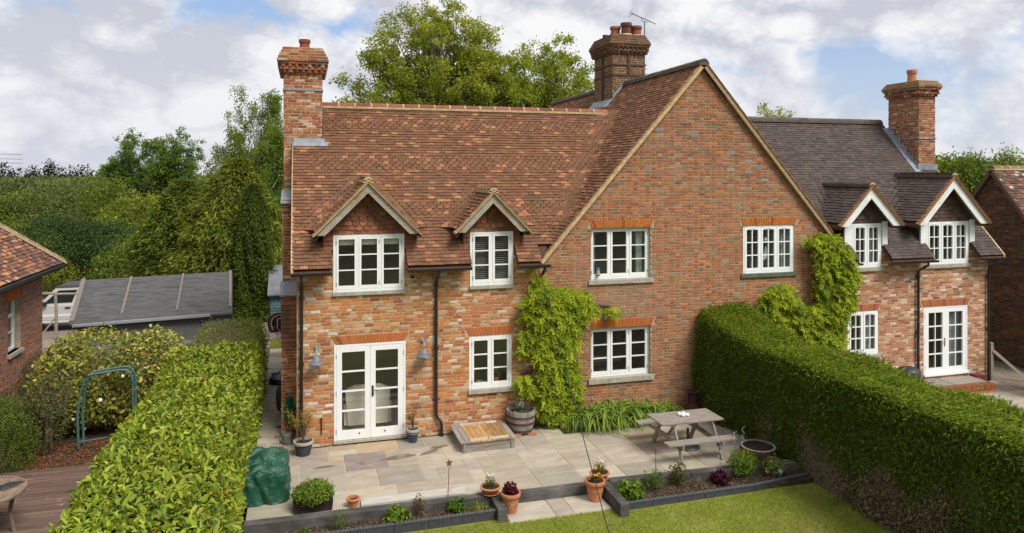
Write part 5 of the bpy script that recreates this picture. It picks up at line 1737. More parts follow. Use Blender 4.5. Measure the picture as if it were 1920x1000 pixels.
bf = thing('bird_feeder', 'small bird feeder with a blue lid fixed to the upper gable window', 'bird feeder', (7.06, .06, 3.5))
MB().lathe([(0, .0), (.05, .0), (.055, .02), (.045, .03)], 12, (7.07, .045, 3.49), (.03, .10, .22)).build('tray', PAINTED, bf)
MB().lathe([(.04, .03), (.04, .16), (0, .16)], 12, (7.07, .045, 3.49), (.45, .40, .34)).build('tube', PAINTED, bf)
MB().lathe([(.055, .155), (.05, .175), (.02, .2), (0, .21)], 12, (7.07, .045, 3.49), (.03, .10, .22)).build('lid', PAINTED, bf)
hm = thing('hanging_ornament', 'white and pale blue hanging ornament behind the upper gable window next to the wisteria', 'ornament', (11.9, .2, 4.0))
MB().lathe([(0, 0), (.07, .02), (.08, .06), (.05, .10), (0, .12)], 10, (11.93, .2, 4.18), (.7, .7, .72)).build('bird', PAINTED, hm)
MB().prism([(11.82, .19, 3.72), (12.02, .19, 3.72), (11.94, .19, 4.06), (11.91, .19, 4.06)], (0, .02, 0), (.45, .62, .66)).build('sail', PAINTED, hm)
MB().bar((11.74, .2, 3.68), (12.0, .2, 3.74), .02, .02, (.6, .6, .6)).build('boat', PAINTED, hm)
MB().tube([(11.925, .2, 4.3), (11.925, .2, 4.58)], .003, 4, (.5, .5, .5)).build('thread', PAINTED, hm)
sp_ = flowerpot('plant_pot', 'little terracotta pot with a green plant on the lower window ledge', (4.52, .2, 1.06), .05, .065, .11, TERRA)
tag(MB().lathe([(0, 0), (.07, 0), (.10, .05), (.09, .05), (0, .02)], 12, (4.15, .2, 1.06), (.4, .4, .36)).build('dish', PAINTED), 'shallow pale dish on the ledge inside the lower window', 'dish')
MB_l = MB().box(3.86, 4.84, .12, .3, 1.03, 1.055).build('ledge', ROOM, house)
ch = thing('dining_chair', 'dark dining chair with a crossed back inside the lower gable window', 'chair', (7.15, .9, .1))
WD = (.10, .065, .04)
for x in (6.95, 7.35):
    MB().bar((x, .75, .1), (x, .7, 1.25), .04, .04, WD).build('back_post', MATTE, ch)
MB().bar((6.95, .7, 1.22), (7.35, .7, 1.22), .05, .06, WD).build('top_rail', MATTE, ch)
MB().bar((6.95, .71, .75), (7.35, .7, 1.18), .03, .03, WD).build('cross_rail', MATTE, ch)
MB().bar((7.35, .73, .75), (6.95, .73, 1.18), .03, .03, WD).build('cross_rail', MATTE, ch)
MB().box(6.93, 7.37, .74, 1.18, .52, .57, WD).build('seat', MATTE, ch)
for x in (6.96, 7.34): MB().box(x - .02, x + .02, 1.12, 1.16, .1, .52, WD).build('leg', MATTE, ch)
dt = thing('dining_table', 'pale dining table inside the lower gable window', 'table', (7.9, 1.4, .1))
MB().box(7.3, 8.7, 1.15, 2.0, .82, .86, (.24, .20, .16)).build('top', MATTE, dt)
for x in (7.38, 8.62):
    for y in (1.22, 1.93): MB().box(x - .035, x + .035, y - .035, y + .035, .1, .82, (.2, .17, .13)).build('leg', MATTE, dt)
# ------------------------------------------------------------------ neighbouring buildings
nb = thing('neighbour_house', 'low red and grey brick house with a hipped tiled roof at the left edge', 'house', (-6.6, 1, 0))
NX = -6.6
nholes = [(6.5 - 3.0, 6.5 - 2.2, 1.66, 2.93)]         # u runs from y=6.5 downwards? see below
mbn = MB()
WY0, WY1, NY0, NY1 = 3.5, 4.3, -5.0, 5.9
for a, b, c, d in ((NY0, WY0, 0, 3.5), (WY1, NY1, 0, 3.5), (WY0, WY1, 0, 1.66), (WY0, WY1, 2.93, 3.5)):
    mbn.box(NX - .3, NX - .012, a, b, c, d)
mbn.box(-14, NX - .3, NY1 - .3, NY1, 0, 3.5)
wn = mbn.build('wall', MORTARG, nb)
def stripe_cols(P, c, isd):
    row = np.floor(P[:, 2] / .0714).astype(int)
    grey = (row % 2 == 0)
    cg = pick([((0.16, 0.15, 0.15), 60), ((0.21, 0.17, 0.15), 25), ((0.30, 0.12, 0.07), 15)], len(P))
    return np.where(grey[:, None], cg, c)
bricks(wn, (NX - .012, NY0, 0), (0, 1, 0), (1, 0, 0), [(0, 0), (NY1 - NY0, 0), (NY1 - NY0, 3.5), (0, 3.5)], [(WY0 - NY0, WY1 - NY0, 1.66, 2.93), (WY0 - NY0 - .15, WY1 - NY0 + .15, 2.93, 3.2)],
       [((0.42, 0.13, 0.06), 60), ((0.34, 0.10, 0.055), 40)], BRICK, nind=300, bond='stretcher', palfn=stripe_cols)
lp = MB().box(NX - .2, NX - .01, WY0 - .14, WY1 + .14, 2.935, 3.195).build('lintel', MORTARG, nb)
for i in range(15):
    a = WY0 - .15 + (WY1 - WY0 + .3) * i / 15
    MB().box(NX - .02, NX + .003, a + .004, a + (WY1 - WY0 + .3) / 15 - .004, 2.935, 3.195, tuple(np.array([.46, .14, .045]) * random.uniform(.85, 1.15))).build('brick', BRICKA, lp)
wroot = MB().box(NX - .2, NX - .14, WY0, WY0 + .06, 1.66, 2.93).box(NX - .2, NX - .14, WY1 - .06, WY1, 1.66, 2.93).box(NX - .2, NX - .14, WY0 + .06, WY1 - .06, 2.87, 2.93).box(NX - .2, NX - .13, WY0 + .06, WY1 - .06, 1.66, 1.73).box(NX - .198, NX - .135, WY0 + .06, WY1 - .06, 2.48, 2.56).build('window', UPVC, nb)
ym = (WY0 + WY1) / 2
MB().box(NX - .195, NX - .15, ym - .012, ym + .012, 1.73, 2.48).build('glazing_bar', UPVC, wroot)
MB().box(NX - .195, NX - .15, ym - .012, ym + .012, 2.56, 2.87).build('glazing_bar', UPVC, wroot)
for a, b in ((WY0 + .06, ym - .012), (ym + .012, WY1 - .06)):
    MB().box(NX - .195, NX - .15, a, b, 2.09, 2.115).build('glazing_bar', UPVC, wroot)
    for c, d in ((1.73, 2.09), (2.115, 2.48), (2.56, 2.87)):
        MB().poly([(NX - .17, a, c), (NX - .17, b, c), (NX - .17, b, d), (NX - .17, a, d)]).build('pane', GLASS, wroot)
MB().box(NX - .14, NX + .06, WY0 - .06, WY1 + .06, 1.58, 1.66).build('sill', STONE, nb)
MB().box(-9.5, -9.4, 3, 5, 1, 3.4).box(-9.4, NX - .32, 2.5, 5.4, 3.3, 3.4).build('room', ROOM, nb)
curtain('pale curtain behind the window of the house at the left edge', NX - .5, NX - .3, 1.7, 2.9, 4.1, GREYC)
EX, EY, EZ, PM = -6.22, 6.28, 3.52, .95
rr_ = MB()
rr_.prism([(EX, NY0, EZ - .06), (EX, EY, EZ - .06), (EX - 3.2, EY - 3.2, EZ + 3.2 * PM - .06), (EX - 3.2, NY0, EZ + 3.2 * PM - .06)], (0, 0, -.06))
rr_.prism([(EX, EY, EZ - .06), (EX - 6.4, EY, EZ - .06), (EX - 3.2, EY - 3.2, EZ + 3.2 * PM - .06)], (0, 0, -.06))
nroof = rr_.build('roof', UNDER, nb)
TN = Tiles()
z, k = EZ, 0
while z < EZ + 3.2 * PM - .05:
    o = (z - EZ) / PM
    TN.course(np.array([(EX - o, NY0 + 4), (EX - o, EY - o)]), z, lambda p, h: PM, k, jit=.012, th=.034)
    z += .10 * PM / math.sqrt(1 + PM * PM); k += 1
TN.emit(nroof, lambda n: pick([((0.17, 0.085, 0.06), 35), ((0.11, 0.065, 0.055), 30), ((0.30, 0.13, 0.07), 22), ((0.45, 0.24, 0.13), 8), ((0.24, 0.17, 0.13), 5)], n), TILE, 260, 0)
ridge((EX + .02, EY + .02, EZ + .02), (EX - 3.2, EY - 3.2, EZ + 3.2 * PM + .02), .11, TILE, nroof, lambda n: pick([((0.20, 0.13, 0.10), 50), ((0.27, 0.20, 0.15), 50)], n), .30)
gb_ = MB()
gb_.bar((EX + .05, NY0, EZ - .05), (EX + .05, EY + .1, EZ - .05), .10, .07).bar((EX - .06, NY0, EZ - .10), (EX - .06, EY, EZ - .10), .06, .12)
gb_.build('gutter', BLACKP, nb)
# right-hand neighbour: dark brick gable
nr = thing('neighbour_house', 'dark brown brick house end with a lichen spotted tiled roof at the right edge', 'house', (21.5, 1.75, 0))
QX, QA, QZ, QM = 21.5, 1.75, 6.15, 1.28
def qz(y): return QZ - QM * abs(y - QA)
wq = MB().prism([(QX + .012, -.45, 0), (QX + .012, -.45, qz(-.45)), (QX + .012, QA, QZ), (QX + .012, 3.95, qz(3.95)), (QX + .012, 3.95, 0)], (.3, 0, 0)).box(QX + .31, 30, -.45, -.15, 0, 3.2).build('wall', mat('dark_mortar', (0.16, 0.12, 0.085), .95, .1, noise_=(9, .3)), nr)
BRICKD = mat('dark_brick', rough=0.95, spec=0.1, attr=True, noise_=(12, 0.35), bump=(50, 0.5))
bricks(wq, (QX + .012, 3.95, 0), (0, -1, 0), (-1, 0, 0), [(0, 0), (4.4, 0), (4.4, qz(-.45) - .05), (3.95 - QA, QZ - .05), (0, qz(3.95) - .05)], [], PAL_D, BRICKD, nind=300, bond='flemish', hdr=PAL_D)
MB().prism([(QX - .08, -.85, qz(-.85) - .06), (QX - .08, QA, QZ - .05), (QX - .08, 4.35, qz(4.35) - .06), (QX - .08, 4.35, qz(4.35) - .14), (QX - .08, QA, QZ - .16), (QX - .08, -.85, qz(-.85) - .14)], (9, 0, 0)).build('roof', UNDER, nr)
nrr = nr.children[-1]
TQ = Tiles()
z, k = qz(-.85), 0
while z < QZ - .05:
    y = QA - (QZ - z) / QM
    TQ.course(np.array([(QX - .1, y), (27.5, y)]), z, lambda p, h: QM, k, jit=.014, th=.034)
    z += .10 * QM / math.sqrt(1 + QM * QM); k += 1
TQ.emit(nrr, lambda n: pick([((0.10, 0.07, 0.055), 45), ((0.16, 0.085, 0.06), 25), ((0.27, 0.11, 0.06), 12), ((0.42, 0.40, 0.34), 7), ((0.14, 0.11, 0.075), 11)], n), TILE, 150, 0)
ridge((QX - .1, QA, QZ - .02), (28, QA, QZ - .02), .12, TILE, nrr, lambda n: pick([((0.20, 0.14, 0.09), 1)], n), .34)
for sy in (-1, 1):
    MB().obox((QX - .1, QA, QZ - .07), (QX - .1, QA + sy * 2.5, QZ - .07 - QM * 2.5), (.035, 0, 0), (0, sy * .04, .05)).build('verge', mat('dark_verge2', (0.13, 0.095, 0.06), .95, .1), nrr)
# step of the right cottage
bs = thing('brick_step', 'low brick step with a stone top in front of the far french doors', 'step', (17.4, -.5, 0))
MB().box(16.1, 18.45, -.86, -.01, -.04, .19).build('core', MORTAR, bs)
F = [(np.array([1.16, 0, 0]), np.array([0, .6, 0]), np.array([0, 0, .035]), np.array([16.1 + 1.17 * (i + .5), -.40, .186])) for i in range(2)]
emit('slab', 'paving_slab', frames(*[np.array(v) for v in zip(*F)]), np.array([[.26, .23, .2], [.29, .25, .21]]), SLAB, bs, 9)
for i in range(32):
    x = 16.07 + i * .075
    MB().box(x + .005, x + .070, -.93, -.72, .08, .212, tuple(pick(PAL_S, 1)[0] * .7)).build('brick', BRICKA, bs)
for i in range(11):
    x = 16.07 + i * .218
    MB().box(x + .005, x + .213, -.90, -.80, -.03, .07, tuple(pick(PAL_S, 1)[0])).build('brick', BRICKA, bs)
tag(MB().box(18.45, 18.72, -.35, -.1, -.03, .28, (.20, .06, .045)).build('brick', BRICKA), 'dark red brick block standing at the foot of the far right downpipe', 'brick')
fp = thing('fence_panel', 'grey post with a sloping pale rail beside the right cottage corner', 'fence', (19.45, .1, 0))
MB().box(19.42, 19.52, .05, .15, -.05, 1.05).build('post', GREYWOOD, fp)
MB().bar((19.5, .04, .82), (20.3, -.42, -.02), .05, .08, (.38, .34, .27)).build('rail', mat('pale_rail', (.42, .39, .32), .9, .15), fp)
MB().box(19.30, 19.42, .30, .36, 0, 1.75, (.10, .04, .03)).box(19.46, 19.52, .30, .36, 0, 1.7, (.10, .04, .03)).build('gate_post', MATTE, fp)
sheet('side_passage', 19.42, 21.5, -2.5, 6, -.035, mat('stony_ground', (0.20, 0.165, 0.13), .95, .1, noise_=(14, .35), second=((0.36, .33, .28), 18, .55, .7), bump=(30, 1)))
bc = thing('covered_barbecue', 'dark domed barbecue cover showing above the hedge by the right cottage', 'barbecue', (16.0, -.75, 0))
MB().lathe([(0, .86), (.16, .84), (.28, .77), (.30, .65), (.31, .3), (.36, 0)][::-1], 20, (15.62, -.8, .0), (.03, .035, .045)).build('cover', PAINTED, bc, smooth=True)
# shed with a felted roof
sd = thing('felt_roofed_shed', 'long low shed with a grey felt roof held by timber battens', 'shed', (-4.2, 8, 0))
FELT = mat('roofing_felt', (0.095, 0.096, 0.095), 0.95, 0.1, noise_=((3, 9, 9), 0.32), bump=((9), 1.0), second=((0.05, 0.048, 0.046), (.7, 4.5, 4.5), 0.55, 0.72))
A0, B0, A1, B1_ = Vector((-6.0, 6.03, 1.88)), Vector((-1.85, 6.45, 1.88)), Vector((-6.55, 9.4, 2.62)), Vector((-2.18, 10.3, 2.62))
MB().prism([A0, B0, B1_, A1], (0, 0, -.05)).build('roof', FELT, sd)
rf = sd.children[-1]
for t0, t1, w_ in ((.01, .01, .13), (.295, .31, .07), (.635, .655, .06), (.985, .985, .08)):
    a, b = A0.lerp(B0, t0), A1.lerp(B1_, t1)
    b2 = b; a2 = a.lerp(b, .03 if t0 < .2 else .12)
    MB().obox(a2 + vz(.02), b2 + vz(.02), (w_ / 2, 0, 0), (0, 0, .02)).build('batten', mat('old_batten', (0.19, 0.17, 0.145), .9, .15, noise_=((4, 20, 20), .3)), rf)
MB().obox(A0 + Vector((.1, -.07, -.05)), B0 + Vector((-.6, -.07, -.02)), (0, .05, 0), (0, 0, .035)).build('gutter', mat('grey_gutter', (.26, .28, .30), .5, .4), sd)
MB().prism([A0 + Vector((.15, .15, -.06)), B0 + Vector((-.05, .15, -.06)), B1_ + Vector((-.1, -.1, -.06)), A1 + Vector((.15, -.1, -.06))], (0, 0, -1.9)).build('wall', mat('shed_wall', (.16, .16, .165), .9, .15, noise_=(3, .2)), sd)
MB().box(-5.9, -1.9, 5.6, 6.05, 0, 1.25).build('lean_to', mat('grey_sheet', (.17, .175, .18), .8, .2, noise_=(2, .2)), sd)
# blue shed
bsd = thing('blue_shed', 'small blue boarded shed with a grey roof behind the side path', 'shed', (-.7, 12.5, 0))
zb = 0.0
bw_ = MB().box(-1.0, .9, 12.05, 14.2, 0, 1.55, (.05, .1, .14)).build('wall', MATTE, bsd)
for i in range(14):
    MB().prism([(-1.0, 12.03, i * .11), (-1.0, 12.02, i * .11), (-1.0, 12.045, i * .11 + .108), (-1.0, 12.05, i * .11 + .108)], (1.9, 0, 0), tuple(np.array([.10, .17, .23]) * random.uniform(.85, 1.1))).build('board', MATTE, bw_)
MB().prism([(-1.1, 11.85, 1.52), (-1.1, 13.4, 2.42), (-1.1, 13.4, 2.36), (-1.1, 11.85, 1.46)], (2.1, 0, 0)).prism([(-1.1, 13.4, 2.42), (-1.1, 14.9, 1.5), (-1.1, 14.9, 1.44), (-1.1, 13.4, 2.36)], (2.1, 0, 0)).build('roof', mat('pale_felt', (.15, .16, .175), .9, .15, noise_=(2, .3)), bsd)
rfe = thing('board_fence', 'low weathered board fence at the end of the side path', 'fence', (-.9, 11.2, 0))
for i in range(4):
    MB().box(-1.6, .4, 11.2, 11.23, .02 + i * .15, .16 + i * .15).build('board', GREYWOOD, rfe)
MB().box(-1.0, -.92, 11.14, 11.2, 0, .75).build('post', GREYWOOD, rfe)
# post and rail in front of the car
fr = thing('post_and_rail', 'rustic wooden post and rail in front of the parked car', 'fence', (-8.6, 13.6, 0))
MB().tube([(-8.48, 13.6, -.05), (-8.46, 13.6, .8), (-8.49, 13.6, 1.62)], [.06, .055, .05], 7).build('post', GREYWOOD, fr)
MB().tube([(-9.6, 13.6, 1.66), (-8.5, 13.6, 1.63)], .045, 7).build('rail', GREYWOOD, fr)
MB().tube([(-8.5, 13.62, 1.60), (-7.2, 13.6, 1.57)], .045, 7).build('rail', GREYWOOD, fr)
MB().bar((-8.48, 13.55, .75), (-8.95, 13.5, .1), .05, .05).build('brace', GREYWOOD, fr)
# the car
def suv():
    root = thing('parked_car', 'small silver white off-road car parked beyond the low shed', 'car', (-9.0, 15.8, 0))
    CARP = mat('silver_paint', (0.46, 0.455, 0.43), 0.3, 0.5, coat=0.5)
    x0, y0, W_, zg = -10.58, 15.0, 1.6, -.05
    P = lambda x, z: (x0 + x, z + zg)
    low = [(0.0, .42), (0.02, .78), (.12, .92), (1.05, 1.02), (1.15, 1.04), (3.58, 1.06), (3.62, .95), (3.64, .45), (3.35, .36), (3.15, .36), (2.55, .36), (1.1, .36), (.35, .36)]
    mb = MB()
    mb.prism([(x0 + x, y0, z + zg) for x, z in low], (0, W_, 0))
    body = mb.build('body', CARP, root)
    bv = body.modifiers.new('edge', 'BEVEL'); bv.width = .04; bv.segments = 2; bv.limit_method = 'ANGLE'
    # cabin: tapered
    b, t, ins = [(1.12, 1.03), (3.56, 1.05)], [(1.62, 1.66), (3.42, 1.68)], .13
    v = [(x0 + 1.12, y0 + .02, zg + 1.03), (x0 + 3.56, y0 + .02, zg + 1.05), (x0 + 3.44, y0 + ins, zg + 1.66), (x0 + 1.66, y0 + ins, zg + 1.65)]
    v2 = [(x, 2 * y0 + W_ - y, z) for x, y, z in v]
    cab = MB().faces(v + v2, [(0, 1, 2, 3), (7, 6, 5, 4), (3, 2, 6, 7), (0, 3, 7, 4), (1, 5, 6, 2)]).build('cabin', CARP, root)
    DG = mat('dark_car_glass', (0.015, 0.022, 0.02), 0.05, 0.6)
    def side(u0, u1, w0_, w1_, name, y_off=-.008):
        def pt(u, w2):
            a = Vector(v[0]).lerp(Vector(v[1]), u); c = Vector(v[3]).lerp(Vector(v[2]), u)
            return a.lerp(c, w2) + Vector((0, y_off, 0))
        MB().faces([pt(u0, w0_), pt(u1, w0_), pt(u1 - .01, w1_), pt(u0 + .05, w1_)], [(0, 1, 2, 3)]).build(name, DG, root)
    side(.05, .45, .10, .86, 'side_window'); side(.60, .93, .10, .86, 'side_window')
    MB().prism([(x0 + 1.60, y0 + ins - .01, zg + 1.655), (x0 + 3.50, y0 + ins - .01, zg + 1.665), (x0 + 3.46, y0 + ins + .02, zg + 1.74), (x0 + 1.75, y0 + ins + .02, zg + 1.73)], (0, W_ - 2 * ins, 0), (.03, .032, .036)).build('roof', PAINTED, root)
    ws = [(x0 + 1.13, y0 + .08, zg + 1.06), (x0 + 1.13, y0 + W_ - .08, zg + 1.06), (x0 + 1.63, y0 + W_ - .2, zg + 1.62), (x0 + 1.63, y0 + .2, zg + 1.62)]
    MB().faces([(x - .012, y, z) for x, y, z in ws], [(3, 2, 1, 0)]).build('windscreen', DG, root)
    d = MB()
    d.box(x0 + 1.18, x0 + 2.28, y0 - .018, y0 + .01, zg + .46, zg + 1.0)
    dr = d.build('door', CARP, root)
    MB().box(x0 + 2.02, x0 + 2.2, y0 - .04, y0 - .018, zg + .88, zg + .94, (.02, .02, .02)).build('handle', PAINTED, dr)
    MB().box(x0 + .02, x0 + 3.62, y0 - .025, y0 + .01, zg + .60, zg + .68, (.68, .68, .67)).build('side_moulding', PAINTED, root)
    MB().box(x0 + 1.2, x0 + 2.6, y0 - .015, y0 + .01, zg + .36, zg + .44, (.6, .6, .58)).build('side_sill', PAINTED, root)
    MB().box(x0 + 1.25, x0 + 1.42, y0 - .17, y0 - .02, zg + 1.03, zg + 1.17, (.018, .018, .02)).build('mirror', PAINTED, root)
    for i, (x, yy) in enumerate(((.72, y0), (2.95, y0), (.72, y0 + W_), (2.95, y0 + W_))):
        wl_ = MB().lathe([(0, -.09), (.20, -.09), (.33, -.08), (.345, 0), (.33, .08), (.20, .09), (0, .09)], 22, (0, 0, 0), (.015, .015, .015)).build('wheel', PAINTED, root)
        wl_.matrix_basis = Matrix.Translation((0, 0, 0))
        wl_.matrix_parent_inverse = Matrix.Translation((-root.location.x, -root.location.y, 0))
        wl_.rotation_euler = (math.pi / 2, 0, 0)
        wl_.location = (x0 + x, yy + (.06 if i < 2 else -.06), zg + .345)
    for s in (0, 1):
        yy = y0 + .12 + s * (W_ - .42)
        MB().box(x0 - .03, x0 + .03, yy, yy + .18, zg + .72, zg + .86, (.5, .5, .5)).build('headlight', PAINTED, root)
suv()
# round table on the deck, green tube frame
rt_ = thing('round_table', 'round weathered wooden garden table on the red brown deck', 'table', (-4.98, -2.55, 0))
TBL = mat('teak_grey', rough=0.8, spec=0.25, attr=True, noise_=((14, 3, 14), 0.3), bump=(30, 0.4))
n = 13
for i in range(n):
    a, b = -.60 + 1.2 * i / n, -.60 + 1.2 * (i + 1) / n
    hh = lambda t: math.sqrt(max(.60 ** 2 - t ** 2, 0))
    if i in (0, n - 1): hh = lambda t: math.sqrt(max(.60 ** 2 - min(abs(t), .585) ** 2, 0))
    MB().prism([(-4.98 - hh(a), -2.55 + a + .004, .72), (-4.98 + hh(a), -2.55 + a + .004, .72), (-4.98 + hh(b), -2.55 + b - .004, .72), (-4.98 - hh(b), -2.55 + b - .004, .72)], (0, 0, .025), tuple(np.array([.23, .17, .125]) * random.uniform(.8, 1.15))).build('slat', TBL, rt_)
MB().lathe([(.585, .70), (.645, .70), (.65, .735), (.64, .752), (.59, .752)], 40, (-4.98, -2.55, 0), (.24, .175, .125)).build('rim', TBL, rt_)
for a in (.15, 1.7, 3.3, 4.85):
    c, s = math.cos(a), math.sin(a)
    MB().tube([(-4.98 + .46 * c, -2.55 + .46 * s, .71), (-4.98 + .40 * c, -2.55 + .40 * s, .35), (-4.98 + .46 * c, -2.55 + .46 * s, .01)], [.04, .032, .028], 6, (.20, .15, .09)).build('leg', TBL, rt_)
tray = MB()
tray.box(-5.10, -4.70, -2.62, -2.38, .754, .766, (.03, .03, .03))
for i in range(6): tray.bar((-4.98 + .07 * i, -2.66, .772), (-4.62 + .04 * i, -2.30, .772), .012, .012, (.05, .05, .05))
tag(tray.build('grill_rack', PAINTED), 'black metal grill rack lying on the round deck table', 'grill')
gf = thing('garden_arch', 'curved green metal tube frame standing by the laurel hedge', 'garden frame', (-4.1, 1.4, 0))
GT = mat('green_tube', (0.06, 0.135, 0.125), 0.4, 0.5, noise_=(8, 0.2))
for i, y in enumerate((1.34, 1.62)):
    dx = .03 * i
    pts = [(-4.56 + dx, y, 0), (-4.58 + dx, y, .7), (-4.54 + dx, y, 1.15), (-4.44 + dx, y, 1.50), (-4.36 + dx, y, 1.585), (-4.24 + dx, y, 1.61), (-3.75, y, 1.66), (-3.62, y, 1.65), (-3.54, y, 1.58), (-3.49, y, 1.40), (-3.48, y, 0)]
    MB().tube(pts, .026, 9).build('tube', GT, gf)
for p in ((-4.56, .12), (-4.36, 1.585), (-3.6, 1.64)):
    MB().tube([(p[0], 1.34, p[1]), (p[0] + .03, 1.62, p[1])], .016, 7).build('cross_tube', GT, gf)
MB().tube([(-4.55, 1.34, .15), (-4.0, 1.34, .2)], .018, 7).build('cross_tube', GT, gf)

# ------------------------------------------------------------------ hedges
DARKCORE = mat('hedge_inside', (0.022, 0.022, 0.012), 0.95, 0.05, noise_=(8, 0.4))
def surf(x0, x1, y0, y1, z1, n, faces='TLRFB', z0=0.0, round_=.12):
    """random points and normals on the faces of a box, edges rounded over"""
    A_ = {'T': (x1 - x0) * (y1 - y0), 'L': (y1 - y0) * (z1 - z0), 'R': (y1 - y0) * (z1 - z0), 'F': (x1 - x0) * (z1 - z0), 'B': (x1 - x0) * (z1 - z0)}
    tot = sum(A_[f] for f in faces)
    P, Nn = [], []
    for f in faces:
        m_ = int(n * A_[f] / tot)
        a, b = R.random(m_), R.random(m_)
        X_, Y_, Z_ = x0 + (x1 - x0) * a, y0 + (y1 - y0) * b, z0 + (z1 - z0) * b
        if f == 'T': P.append(np.stack([X_, Y_, np.full(m_, z1)], 1)); nn = (0, 0, 1)
        if f == 'F': P.append(np.stack([X_, np.full(m_, y0), Z_], 1)); nn = (0, -1, 0)
        if f == 'B': P.append(np.stack([X_, np.full(m_, y1), Z_], 1)); nn = (0, 1, 0)
        if f in 'LR':
            Y2 = y0 + (y1 - y0) * a
            P.append(np.stack([np.full(m_, x0 if f == 'L' else x1), Y2, Z_], 1)); nn = (-1 if f == 'L' else 1, 0, 0)
        Nn.append(np.tile(np.array(nn, float), (m_, 1)))
    P, Nn = np.concatenate(P), np.concatenate(Nn)
    for ax, lo, hi in ((0, x0, x1), (1, y0, y1), (2, -1e9, z1)):      # round the edges
        for e, s in ((lo, -1), (hi, 1)):
            d = np.abs(P[:, ax] - e)
            k = np.clip(1 - d / round_, 0, 1) ** 2
            k = np.where(np.abs(Nn[:, ax]) > .5, 0, k)
            if abs(e) < 1e8:
                P = P - Nn * (k * round_ * .4)[:, None]
                Nn = Nn + np.eye(3)[ax] * s * k[:, None] * .8
    return P, unit(Nn)
def leafy(name, label, cat, loc, P, Nn, size, asp, cfn, m, parent=None, nind=0, spread=.75, six=False, droop=.1, partname='foliage', core=None):
    """a hedge or bush: leaves pointing outwards from the surface points"""
    n = len(P)
    D = unit(Nn * .2 + rdir(n) * spread + np.array([0, 0, -droop]))
    U = unit(Nn + rdir(n) * .45 + np.array([0, 0, .25]))
    ln = size * np.clip(1 + R.normal(size=n) * .32, .35, 1.9)
    col = cfn(P, n)
    root = parent or thing(name, label, cat, loc)
    if nind:
        px, py, Z = project(P)
        s = np.where((px > 0) & (px < 1920) & (py > 0) & (py < 1000) & ((Nn[:, 2] > .3) | (Nn[:, 0] > .3)), ln / Z, 0)
        idx = np.argsort(-s)[:nind]
        keep = np.ones(n, bool); keep[idx] = False
        for i in idx:
            leaves('leaf', P[i:i + 1] + Nn[i:i + 1] * .03, D[i:i + 1], U[i:i + 1], ln[i:i + 1], ln[i:i + 1] * asp, col[i:i + 1], m, root, six=True)
        P, D, U, ln, col = P[keep], D[keep], U[keep], ln[keep], col[keep]
    leaves(partname, P, D, U, ln, ln * asp, col, m, root, 'stuff', six=six)
    return root
# laurel hedge in the left foreground
LHX0, LHX1, LHY0, LHY1, LHZ = -2.78, -.92, -9.0, 2.55, 1.80
def lh_disp(P, Nn):
    return P + Nn * (wav(P, 1.5, 1) * .07 + wav(P, 4.5, 2) * .035)[:, None]
P1, N1 = surf(LHX0, LHX1, LHY0, LHY1, LHZ, 60000, 'TLRFB', round_=.38)
m_ = (P1[:, 1] > -7.5)
P1, N1 = P1[m_], N1[m_]
P1 = lh_disp(P1, N1) + N1 * (R.random((len(P1), 1)) * -.16 + .05)
def c_laurel(P, n):
    c = vary((0.235, 0.285, 0.032), n, .16, .09)
    k = R.random(n)
    c = np.where((k < .13)[:, None], vary((0.36, 0.385, 0.06), n, .14, .06), c)
    c = np.where(((k > .13) & (k < .33))[:, None], vary((0.12, 0.175, 0.025), n, .2, .1), c)
    c = c * (1 + .16 * wav(P, 2.2, 8))[:, None]
    c = np.where((k > .995)[:, None], vary((0.42, 0.16, 0.03), n, .1, .06), c)
    return c
lau = thing('laurel_hedge', 'broad clipped laurel hedge with big glossy leaves in the left foreground', 'hedge', (-1.85, -3, 0))
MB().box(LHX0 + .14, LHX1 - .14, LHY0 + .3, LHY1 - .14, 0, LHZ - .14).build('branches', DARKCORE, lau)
leafy('', '', '', None, P1, N1, .094, .48, c_laurel, LEAFG, lau, 300, .8, six=True, droop=-.05)
# scruffy low hedge further back
P2, N2 = surf(-2.6, -.98, 2.6, 6.3, 1.62, 16000, 'TLRFB', round_=.35)
P2 = P2 + N2 * (wav(P2, 1.6, 4) * .10 + R.normal(size=len(P2)) * .06)[:, None]
P2[:, 2] += .10 * np.clip((P2[:, 1] - 2.6) / 3, 0, 1)
def c_scruff(P, n):
    c = vary((0.22, 0.265, 0.06), n, .22, .12)
    tw_ = (R.random(n) < .38) & (P[:, 0] < -1.5)
    return np.where(tw_[:, None], vary((0.30, 0.245, 0.16), n, .2, .05), c)
sh_ = thing('hedge', 'scruffy half bare clipped hedge between the laurel and the felt roofed shed', 'hedge', (-1.8, 4.4, 0))
MB().box(-2.5, -1.08, 2.7, 6.2, 0, 1.50).build('branches', TWIG, sh_)
leafy('', '', '', None, P2, N2, .055, .6, c_scruff, LEAF, sh_, 0, .9)
